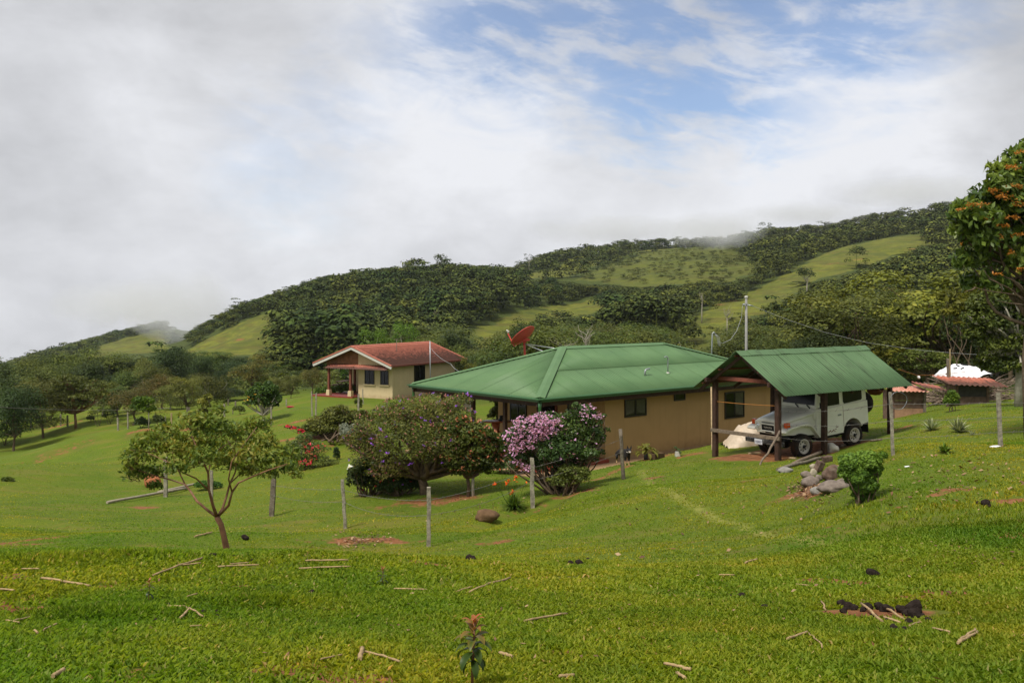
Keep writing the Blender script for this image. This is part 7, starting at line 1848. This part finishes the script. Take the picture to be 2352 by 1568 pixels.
rock('white_scrap', 'white scrap of plastic at the foot of the right hand fence post', 'scrap', 2286, 1027, 24, 6, M_TARPW, 71, flat=.4, sub=2)
def bone(): 
    stick('bone', 'small white bone lying on the grass right of the clipped shrub', 'bone', z5(165, 1497 + 0), z5(215, 1492), .014, M_TARPW, .015, k=2)
bone()
# hanging pot and tyre at the rear of the carport
m = MB(); m.lathe([(0, -.14), (.16, -.12), (.26, -.02), (.28, .06), (.24, .06)], (0, 0, 0), 20); o = m.build('hanging_basket', simple('clay_brown', (.16, .06, .02), .8, .2)); o.location = P(2010, 898, 32.6); tag(o, 'brown bowl hanging under the rear eave of the carport', 'hanging bowl')

# ---------------------------------------------------------------- animals and things by the house wall
def dog():
    g = hit(1432, 1069); s = 1.0
    x = lambda u: (u - CU) / F * g.y - g.x; z = lambda v: CH - (v - HV) / F * g.y - g.z
    hx, hz = x(1444.5), z(1033)
    Vt = {}; E = []
    def add(k, p, r, frm=None):
        Vt[k] = (len(Vt), p, r)
        if frm is not None: E.append((Vt[frm][0], Vt[k][0]))
    rx, fx = x(1424.5), x(1440.5); sz = z(1040)
    add('pelvis', (rx, .42, sz), .105); add('belly', (rx * .5 + fx * .5, .22, sz - .01), .115, 'pelvis'); add('chest', (fx, .02, sz - .03), .125, 'belly')
    add('neck', (hx - .015, -.08, sz + .09), .072, 'chest'); add('skull', (hx, -.14, hz + .02), .075, 'neck'); add('muzzle', (hx + .004, -.245, hz - .03), .038, 'skull'); add('nose', (hx + .005, -.29, hz - .035), .026, 'muzzle')
    for k, dx in (('l', -.058), ('r', .058)):
        add('sh' + k, (fx + dx, .0, sz - .12), .052, 'chest'); add('el' + k, (fx + dx, .02, sz * .52), .036, 'sh' + k); add('wr' + k, (fx + dx, .0, sz * .24), .024, 'el' + k); add('an' + k, (fx + dx, .0, .035), .022, 'wr' + k); add('pw' + k, (fx + dx, -.05, .018), .024, 'an' + k)
        add('hp' + k, (rx + dx * 1.1, .44, sz - .10), .062, 'pelvis'); add('kn' + k, (rx + dx * 1.1, .36, sz * .55), .042, 'hp' + k); add('hk' + k, (rx + dx * 1.1, .48, sz * .30), .024, 'kn' + k); add('ft' + k, (rx + dx * 1.1, .46, .035), .021, 'hk' + k); add('tp' + k, (rx + dx * 1.1, .41, .018), .023, 'ft' + k)
    add('t1', (rx, .55, sz - .02), .032, 'pelvis'); add('t2', (rx - .03, .62, sz - .16), .026, 't1'); add('t3', (rx - .03, .64, sz - .30), .014, 't2')
    me = bpy.data.meshes.new('dog'); me.from_pydata([v[1] for v in Vt.values()], E, []); me.update()
    t = NT('black_and_tan_coat'); p = t.coord(); sp = t.new('ShaderNodeSeparateXYZ'); t.L.new(p, sp.inputs[0])
    leg = t.ramp(sp.outputs[2], sz * .42, sz * .30)
    muz = t.math('MULTIPLY', t.ramp(sp.outputs[1], -.20, -.235), t.ramp(sp.outputs[2], hz + .01, hz - .02))
    n = t.noise(p, 40, 3, .6); k = t.mix(t.ramp(n, .3, .7), (.010, .009, .010), (.026, .022, .022)); k = t.mix(leg, k, (.34, .22, .11)); k = t.mix(muz, k, (.55, .48, .40))
    t.col(k, .7, .25)
    o = link('dog', me, t.m); o.location = g; tag(o, 'black dog with pricked ears and tan legs looking out from behind a fence post', 'dog')
    sk = o.modifiers.new('skin', 'SKIN'); 
    for i, v in enumerate(Vt.values()): me.skin_vertices[0].data[i].radius = (v[2], v[2])
    me.skin_vertices[0].data[0].use_root = True; sk.use_smooth_shade = True
    ss = o.modifiers.new('sub', 'SUBSURF'); ss.levels = 2; ss.render_levels = 2
    for k, dx in (('l', -.048), ('r', .048)):
        m = MB(); b = Vector((hx + dx, -.12, hz + .06)); m.add([b + Vector((-.032, 0, 0)), b + Vector((.032, 0, 0)), b + Vector((0, .035, 0)), b + Vector((dx * .35, .01, .115))], [(0, 1, 3), (1, 2, 3), (2, 0, 3), (0, 2, 1)]); e = m.build('ear', t.m, o)
    for dx in (-.03, .03):
        m = MB(); m.lathe([(0, -.01), (.009, -.004), (.009, .004), (0, .01)], (hx + dx, -.205, hz + .035), 8, 'Y'); m.build('eye', M_BLACK, o)
    m = MB(); m.tube([(hx - .015 + .075 * math.cos(a), -.075 + .06 * math.sin(a), sz + .055 + .02 * math.sin(a)) for a in np.linspace(0, 6.28, 15)], .009, 6); m.build('collar', M_SACK, o)
dog()
def pot(u, v, wpx, hpx, label, mat, square=False, top=.85):
    g = hit(u, v); w = wpx / F * g.y / 2; h = hpx / F * g.y; root = empty('flower_pot', tuple(g), 0, label, 'plant pot'); m = MB()
    if square: m.box((0, 0, h / 2), (w * 2, w * 2, h))
    else: m.lathe([(0, 0), (w, 0), (w * top, h), (w * top * .9, h), (w * top * .85, h * .85), (0, h * .85)], (0, 0, 0), 20)
    m.build('pot', mat, root); return g, h, w
pg1, ph1, pw1 = pot(1485, 1055, 13, 15, 'dark grey pot with a bushy yellow-green plant by the ochre wall', simple('grey_plastic_pot', (.055, .058, .062), .5, .4))
pg2, ph2, pw2 = pot(1556, 1047.5, 11, 11, 'small square white pot with a few dark leaves by the ochre wall', M_WHITEP, True)
def pot_plant(name, g, h, R_, n, mat, label, seed, w):
    r = np.random.default_rng(seed); root = empty(name, (g.x, g.y, g.z + h * .8), 0, label, 'plant'); V = []; T = []; Fc = []
    for i in range(n):
        a = r.uniform(0, 6.28); el = r.uniform(.3, 1.5); L = R_ * r.uniform(.6, 1.15); side = np.array([-math.sin(a), math.cos(a), 0]); p = np.array([0, 0, 0.]); b = len(V); e = el; k = 6
        for j in range(k + 1):
            t = j / k; ww = w * (.12 if t < .45 else math.sin(math.pi * min(1, (t - .4) / .62)) + .05); V += [p - side * ww * .5, p + side * ww * .5]; T += [.3, .75]
            p = p + np.array([math.cos(a) * math.cos(e), math.sin(a) * math.cos(e), math.sin(e)]) * L / k; e -= .28 * (j * .5 + .2)
        Fc += [(b + 2 * j, b + 2 * j + 1, b + 2 * j + 3, b + 2 * j + 2) for j in range(k)]
    o = link('leaves', np_mesh('leaves', V, Fc, 4, True, {'tint': np.clip(np.array(T) + r.normal(size=len(T)) * .1, 0, 1)}), mat, root); kid(o)
pot_plant('leafy_pot_plant', pg1, ph1, .58, 34, F_YELLOW, 'bushy yellow-green leafed plant growing in the dark grey pot', 3, .11)
pot_plant('small_pot_plant', pg2, ph2, .26, 9, F_DARK, 'few broad dark leaves growing in the small white pot', 4, .10)
block('stone_block', 'low dark concrete block on the ground behind the dark grey pot', 'stone block', 1507, 1053, (.50, .34, .20), (0, 0, .70), simple('mossy_dark_stone', (.085, .055, .03), .95, .1, var=.3, bump=.5))
# porch furniture
def porch():
    Y = 38.3; SLB = -4.01; c = P(1138, 1014, Y); c.z = SLB; z0 = CH - (969 - HV) / F * Y - SLB
    root = empty('trunk_table', tuple(c), 0, 'rough table made from a polished forked tree trunk standing on the porch', 'table')
    m = MB(); m.tube([(-.35, 0, .02), (-.12, 0, .30), (.0, 0, .50), (.02, 0, z0)], [.16, .12, .13, .17], 10, jit=.15); m.tube([(.42, 0, .02), (.28, .02, .28), (.06, 0, .52)], [.15, .12, .12], 10, jit=.15); m.tube([(.1, .4, .02), (.05, .2, .3), (0, .05, .5)], [.1, .09, .1], 8, jit=.15); m.build('base', M_PORCHWOOD, root, fix=False)
    m = MB(); m.add([(x, y, z0 + dz) for dz in (0, .06) for x, y in ((-.55, -.28), (-.2, -.36), (.35, -.30), (.62, -.1), (.55, .25), (.1, .36), (-.4, .30))], [tuple(range(7))[::-1], tuple(range(7, 14))] + [(i, (i + 1) % 7, 7 + (i + 1) % 7, 7 + i) for i in range(7)]); m.build('table_top', M_PORCHWOOD, root, bevel=.015)
    top = c + Vector((0, 0, z0 + .06))
    m = MB(); m.box((0, 0, .008), (.42, .26, .016)); o = m.build('paper_sheets', M_TARPW); o.location = top + Vector((-.30, -.1, 0)); tag(o, 'white papers on the left end of the trunk table', 'papers')
    m = MB(); m.lathe([(0, 0), (.13, 0), (.16, .05), (.11, .09), (.09, .17), (.12, .2), (.0, .21)], (0, 0, 0), 16); o = m.build('dark_kettle', M_BLACK); o.location = top + Vector((.26, 0, 0)); tag(o, 'black rounded pot on the right end of the trunk table', 'pot')
    # bench of logs at the wall
    b = P(1208, 1010, 36.8); b.z = SLB; root = empty('log_bench', tuple(b), math.atan2(LH.y, LH.x), 'bench with a backrest of stacked brown logs under the porch window', 'bench')
    for k in range(3): m = MB(); m.tube([(-.55, 0, .50 + .14 * k), (.0, .0, .50 + .14 * k), (.55, 0, .50 + .14 * k)], .068, 10); m.build('backrest_log', M_LOGWOOD, root)
    m = MB(); m.box((0, .22, .40), (1.1, .42, .07)); m.build('seat', M_LOGWOOD, root, bevel=.01)
    for s in (-.48, .48): m = MB(); m.box((s, .2, .18), (.08, .40, .37)); m.build('leg', M_LOGWOOD, root)
    o = draped('white_cloth', '', '', [(1064, 919, 944), (1069, 917, 944), (1076, 917, 945), (1083, 920, 946)], 38.8, M_TARPW, .25, 7, n=14, bumps=.05); tag(o, 'white cloth hanging beside the back post of the porch', 'cloth')
    m = MB(); m.tube([(-.5, 0, 0), (.5, 0, 0)], .01, 5); o2 = m.build('drying_line', M_CABLE); o2.location = P(1073, 917, 38.85); tag(o2, 'short line carrying the white cloth beside the porch', 'line')
    bush('porch_rose', 'tall leafy rose with a few pink flowers behind the trunk table', 'shrub', 1142, 0, [(1135, 918, 12, 8), (1148, 930, 12, 10), (1138, 945, 14, 12), (1150, 958, 10, 10), (1128, 955, 10, 9), (1140, 972, 12, 10)], 1500, .12, F_MID, Y=40.8, seed=61, r0=.015)
porch()
def picnic():
    g = hit(790, 905); Y = g.y + 3.2; c = P(788, 900, Y); c.z = C0.z + .06; root = empty('picnic_table', tuple(c), math.atan2(RR.y, RR.x) + .2, 'dark wooden picnic table with benches on the porch of the red roofed house', 'picnic table')
    m = MB(); [m.box((0, -.3 + .15 * k, .74), (1.7, .13, .05)) for k in range(5)]; m.build('table_top', M_DWOOD, root)
    for s in (-1, 1):
        m = MB(); m.box((0, s * .68, .44), (1.7, .26, .05)); m.build('bench_seat', M_DWOOD, root)
        m = MB(); m.beam((s * .6, -.72, .02), (s * .6, .32, .70), .05, .09, (1, 0, 0)); m.beam((s * .6, .72, .02), (s * .6, -.32, .70), .05, .09, (1, 0, 0)); m.box((s * .6, 0, .40), (.05, 1.5, .09)); m.build('trestle', M_DWOOD, root)
picnic()
rock('flower_bed', 'small bed of dark red flowers on the lawn below the red roofed house', 'flower bed', 668, 935, 18, 4, PT_RED, 80, flat=.6)

# ---------------------------------------------------------------- foreground: seedlings, canes, clods
def seedling(label, u, vb, vt, seed, n=14, red=True, wide=.5, leaf=.34, k0=.42):
    g = hit(u, vb); H = (vb - vt) / F * g.y; r = np.random.default_rng(seed); root = empty('tree_seedling', tuple(g), 0, label, 'seedling')
    m = MB(); m.tube([(0, 0, -.03), (.02 * H, 0, H * .4), (.04 * H, 0, H * .82)], [H * .020, H * .017, H * .008], 7); m.build('stem', BARK_RED, root, fix=False)
    V = []; T = []; Fc = []
    for i in range(n):
        t = k0 + (1 - k0) * i / n; a = i * 2.4 + r.uniform(-.3, .3); el = -.45 + 1.75 * (t - k0) / (1 - k0) + r.uniform(-.2, .2); L = H * leaf * r.uniform(.8, 1.15) * (1 - .45 * max(0, (t - .7) / .3)); w = L * .36
        d = np.array([math.cos(a) * math.cos(el), math.sin(a) * math.cos(el), math.sin(el)]); side = np.array([-math.sin(a), math.cos(a), 0]); p = np.array([.035 * H * t, 0, H * .84 * t]) ; b = len(V); kk = 7; e = el
        for j in range(kk + 1):
            s = j / kk; ww = w * math.sin(math.pi * min(1, s * .93 + .05)) ** .8; up = np.array([0, 0, .18 * ww]); V += [p - side * ww * .5 + up, p, p + side * ww * .5 + up]
            tv = .15 + .75 * max(0, (t - .55) / .45) if red else .4; T += [tv + .08, tv - .06, tv + .08]
            d = np.array([math.cos(a) * math.cos(e), math.sin(a) * math.cos(e), math.sin(e)]); p = p + d * L / kk; e -= .12 + .04 * j
        for j in range(kk): q = b + 3 * j; Fc += [(q, q + 1, q + 4, q + 3), (q + 1, q + 2, q + 5, q + 4)]
    o = link('leaves', np_mesh('leaves', V, Fc, 4, True, {'tint': np.clip(np.array(T), 0, 1)}), M_SEED, root); kid(o)
M_SEED = leafmat('seedling_leaves', [(.020, .048, .010), (.060, .095, .014), (.24, .130, .030), (.42, .085, .045)], trans=.3, rough=.4, hue_rand=.02)
seedling('largest seedling with dark green lower and red top leaves at the bottom edge', 1083, 1585, 1392, 1, 30, leaf=.26, k0=.40)
seedling('slim seedling with red top leaves in the left foreground near a crossed cane', 341, 1384, 1322, 2, 12)
seedling('small bushy red-green seedling left of the centre foreground', 878, 1346, 1296, 3, 18, k0=.12, leaf=.36)
seedling('tiny red seedling at the brow, right of the centre', 1512, 1337, 1318, 4, 8, k0=.2)
seedling('small orange leaved seedling at the brow behind crossed canes', 706, 1292, 1262, 5, 10, k0=.3)
seedling('tiny reddish shoot beside the trunk of the young fruit tree', 474, 1268, 1258, 6, 7, k0=.2)
M_CANE = simple('dry_cane', (.33, .23, .12), .75, .15, var=.4, scale=18, dirt=(.16, .10, .06), dirt_amt=.7, dscale=12)
GA = lambda x, y: (x / 3.0, 1225 + y / 3.0); GB = lambda x, y: (784 + x / 3.0, 1225 + y / 3.0); GC = lambda x, y: (1568 + x / 3.0, 1089 + y / 3.0)
CG = 'dry cane stalks lying on the foreground grass'
for (fn, a, b, r, lb) in (
    (GA, (285,330), (620,385), .011, 'frayed long cane stalk in the left foreground below the tall grass'), (GA, (1055,310), (1395,190), .010, 'long straight cane stalk touching the slim red seedling'), (GA, (1215,245), (1385,225), .007, 'short cane stalk crossing the long straight one'),
    (GA, (1500,250), (1785,238), .008, 'pale cane stalk below the trunk of the young fruit tree, lower of two'), (GA, (1590,232), (1715,222), .006, 'pale cane stalk below the trunk of the young fruit tree, upper of two'), (GA, (2105,208), (2400,205), .009, 'cane stalk at the foot of the orange leaved seedling, upper of two'),
    (GA, (2060,262), (2420,250), .008, 'cane stalk at the foot of the orange leaved seedling, lower of two'), (GA, (0,408), (100,418), .009, 'cut cane end at the left edge of the photo'), (GA, (1140,530), (1280,530), .008, 'bent cane, left arm, between the black clods in the left foreground'), (GA, (1285,535), (1400,600), .007, 'bent cane, right arm, between the black clods in the left foreground'),
    (GA, (1310,540), (1240,612), .009, 'frayed cane piece pointing down from the bent cane'), (GA, (90,630), (230,603), .006, 'thin curved twig near the left edge above a short cane'), (GA, (40,628), (135,645), .006, 'short thin cane near the left edge'), (GA, (300,700), (390,650), .005, 'thin slanting straw left of the lush tuft'), (GA, (235,700), (260,718), .008, 'tiny stub of cane at lower left'),
    (GA, (1310,670), (1390,665), .005, 'tiny pale straw below the bent cane'), (GA, (365,1029), (440,978), .012, 'thick cut cane at the bottom edge on the left'), (GA, (1290,460), (1360,440), .006, 'small splintered cane above the bent cane'), (GA, (2210,905), (2360,872), .005, 'fine curved twig left of the short thick cane'),
    (GA, (150,265), (270,265), .006, 'thin straw at the edge of the tall grass on the left'), (GB, (360,405), (590,412), .007, 'flat pale cane right of the bushy red-green seedling'), (GB, (880,430), (1165,325), .010, 'long curved cane in the centre foreground'), (GB, (795,425), (900,390), .007, 'dark twig beside the long curved cane'),
    (GB, (1262,632), (1555,580), .009, 'yellow straight cane right of the largest seedling'), (GB, (1090,860), (1180,888), .011, 'short thick cane just right of the largest seedling stem'), (GB, (165,850), (410,925), .007, 'long thin cane left of the largest seedling'), (GB, (128,905), (142,825), .014, 'short thick upright looking cane stub left of the largest seedling'),
    (GB, (2225,935), (2360,965), .009, 'cane lying near the bottom edge right of the centre'), (GB, (1500,1025), (1605,1018), .009, 'cane cut by the bottom edge in the centre'), (GB, (2310,1000), (2370,1040), .009, 'cane at the bottom edge, right of the centre'),
    (GC, (1230,915), (1375,1040), .011, 'long pale cane lying across the pile of black clods'), (GC, (1408,955), (1525,1025), .010, 'second cane on the pile of black clods, right of the long one'), (GC, (1385,1010), (1500,1050), .010, 'split cane at the lower edge of the pile of black clods'), (GC, (1560,1072), (1640,1045), .006, 'small twig below the pile of black clods'),
    (GC, (1720,1090), (1845,1118), .007, 'thin cane right of the pile of black clods'), (GC, (1895,1200), (2030,1115), .010, 'front one of two parallel canes at the lower right'), (GC, (1900,1185), (2015,1095), .009, 'back one of two parallel canes at the lower right'), (GC, (720,1168), (860,1115), .009, 'brown cane left of the pile of black clods'),
    (GC, (865,1120), (960,1230), .005, 'thin straw hinged to the brown cane'), (GC, (955,900), (985,960), .008, 'upright bent straw left of the pile of black clods'), (GC, (780,778), (870,788), .005, 'thin pale straw at the brow on the right'), (GC, (430,628), (515,600), .012, 'thin twig on the slope beyond the brow'),
    (GC, (0,1378), (60,1385), .010, 'cane piece low in the foreground right of the centre'), (GC, (250,712), (360,715), .007, 'straw at the brow right of the centre'), (GA, (1340,0+30), (1460,0), .02, 'pale stick on the slope left of the young fruit tree trunk')):
    stick('cane_stalk', lb, 'cane stalk', fn(*a), fn(*b), r * .72, M_CANE, .030, group=CG, joints=True, k=6, wob=.035)
M_CLOD = simple('black_crumbly_clod', (.026, .019, .016), .97, .05, var=.5, scale=14, bump=1.0, bscale=30)
for i, (x, y, r, grp) in enumerate([(1100,890,32,0),(1145,905,27,0),(1185,915,22,0),(1280,905,27,0),(1355,905,30,0),(1415,920,32,0),(1500,925,32,0),(1590,915,50,0),(1600,965,44,0),(1690,1005,24,0),(1560,1020,28,0),(1520,1070,26,0),(1450,1062,28,0),(1320,975,22,0),(1425,1005,24,0),(1110,935,22,0),(1240,930,18,0),(1545,950,26,0),(1640,975,28,0),(1380,925,22,0),(1200,1000,12,0)]):
    u, v = GC(x, y + r * .8); rock('earth_clod', 'black crumbly clod in the ring of clods at the lower right', 'clod', u, v, r * .78, r * .72, M_CLOD, 100 + i, flat=.9, rough=.22, group='clods in the black ring at the lower right')
for i, (fn, x, y, r) in enumerate([(GC,1300,675,36),(GC,1345,685,22),(GC,400,832,26),(GC,330,838,16),(GC,565,910,24),(GC,140,812,14),(GC,1010,890,15),(GC,1150,752,14),(GC,1132,830,14),(GC,920,727,11),(GC,2090,192,30),(GC,2110,216,13),(GC,2030,192,13),(GC,2030,982,12),(GC,1740,692,9),(GC,1500,1170,7),
    (GA,1468,148,25),(GA,1605,157,15),(GA,1400,542,22),(GA,1490,570,17),(GA,1495,537,16),(GA,1155,492,20),(GA,1130,527,16),(GA,1070,600,20),(GA,1125,580,14),(GA,720,480,13),(GA,1925,394,13),(GA,2030,388,15),(GA,2145,402,22),(GA,1945,464,15),(GA,1105,460,11),(GA,1690,22,24),(GA,1735,178,10),(GB,895,167,30),(GB,1640,197,26),(GB,1585,200,22),(GB,1700,177,14),(GB,710,450,10)]):
    u, v = fn(x, y + r * .8); rock('earth_clod', 'black clod lying loose on the grass', 'clod', u, v, r * .76, r * .66, M_CLOD, 200 + i, flat=.9, rough=.22, group='loose black clods on the grass', sub=2)
def litter():
    r = np.random.default_rng(17); V = []; T = []
    areas = [(1850, 1125, 34, 16, 260), (830, 1240, 60, 16, 170), (2150, 1100, 190, 60, 240), (1850, 1130, 50, 22, 120), (1500, 1095, 30, 14, 30), (1330, 1135, 50, 14, 50), (640, 1200, 90, 30, 26), (1300, 1190, 300, 40, 60), (1700, 1170, 250, 50, 70), (2200, 1280, 200, 40, 60), (120, 968, 60, 6, 60), (1100, 1165, 60, 20, 40), (1200, 1400, 900, 120, 90)]
    for u0, v0, du, dv, n in areas:
        for _ in range(n):
            g = hit(u0 + r.normal() * du * .6, v0 + r.normal() * dv * .6); s = r.uniform(.5, 1.3) * (.040 if g.y > 12 else .020)
            a = r.uniform(0, 6.28); d = np.array([math.cos(a), math.sin(a), r.normal() * .3]) * s; e = np.array([-math.sin(a), math.cos(a), r.normal() * .5]) * s * .4; c = np.array([g.x, g.y, g.z + .03])
            V += [c - d, c + e, c + d, c - e]; T += [r.random()] * 4
    m = leafmat('dead_leaves', [(.07, .035, .02), (.19, .095, .05), (.36, .24, .13)], trans=.1, hue_rand=0)
    o = link('leaf_litter', np_mesh('leaf_litter', V, np.arange(len(V)).reshape(-1, 4), 4, False, {'tint': T}), m); tag(o, 'dead leaves and chips strewn on the grass', 'leaf litter', kind='stuff')
litter()

# ---------------------------------------------------------------- mist and air
def mist(items):
    t = NT('mist_volume'); N = t.N; N.remove(t.b)
    tc = t.coord(); ln = t.new('ShaderNodeVectorMath', operation='LENGTH'); t.L.new(tc, ln.inputs[0])
    geo = t.pos(); n = t.noise(geo, .045, 4, .6, .4)
    f = t.math('MULTIPLY', t.ramp(t.math('ADD', ln.outputs['Value'], t.math('MULTIPLY', t.math('SUBTRACT', n, .5), 2.2)), 1.0, .0), .026)
    v = t.new('ShaderNodeVolumePrincipled'); v.inputs['Color'].default_value = (.93, .94, .96, 1); v.inputs['Anisotropy'].default_value = .2; t.L.new(f, v.inputs['Density']); t.L.new(v.outputs[0], t.out.inputs['Volume'])
    for u, v_, Y, ru, rv, dd in items:
        bm = bmesh.new(); bmesh.ops.create_icosphere(bm, subdivisions=3, radius=1.0); me = bpy.data.meshes.new('mist'); bm.to_mesh(me); bm.free()
        o = link('mist', me, t.m); o.location = P(u, v_, Y); o.scale = (ru / F * Y, dd, rv / F * Y); tag(o, 'low white cloud drifting over the far ridge', 'mist', kind='stuff')
mist([(425, 705, 560, 120, 95, 60), (310, 700, 700, 190, 60, 60), (1640, 530, 640, 130, 46, 55), (1430, 530, 860, 260, 36, 50), (2120, 440, 700, 220, 36, 50), (1850, 490, 760, 160, 30, 40)])

def haze():
    t = NT('haze_air'); t.N.remove(t.b); v = t.new('ShaderNodeVolumePrincipled'); v.inputs['Color'].default_value = (.86, .91, 1, 1); v.inputs['Density'].default_value = .00007; v.inputs['Anisotropy'].default_value = .3; t.L.new(v.outputs[0], t.out.inputs['Volume'])
    m = MB(); m.box((0, 560, 70), (1900, 1180, 240)); o = m.build('haze', t.m); o['kind'] = 'stuff'; o['label'] = 'thin humid air over the valley'
haze()
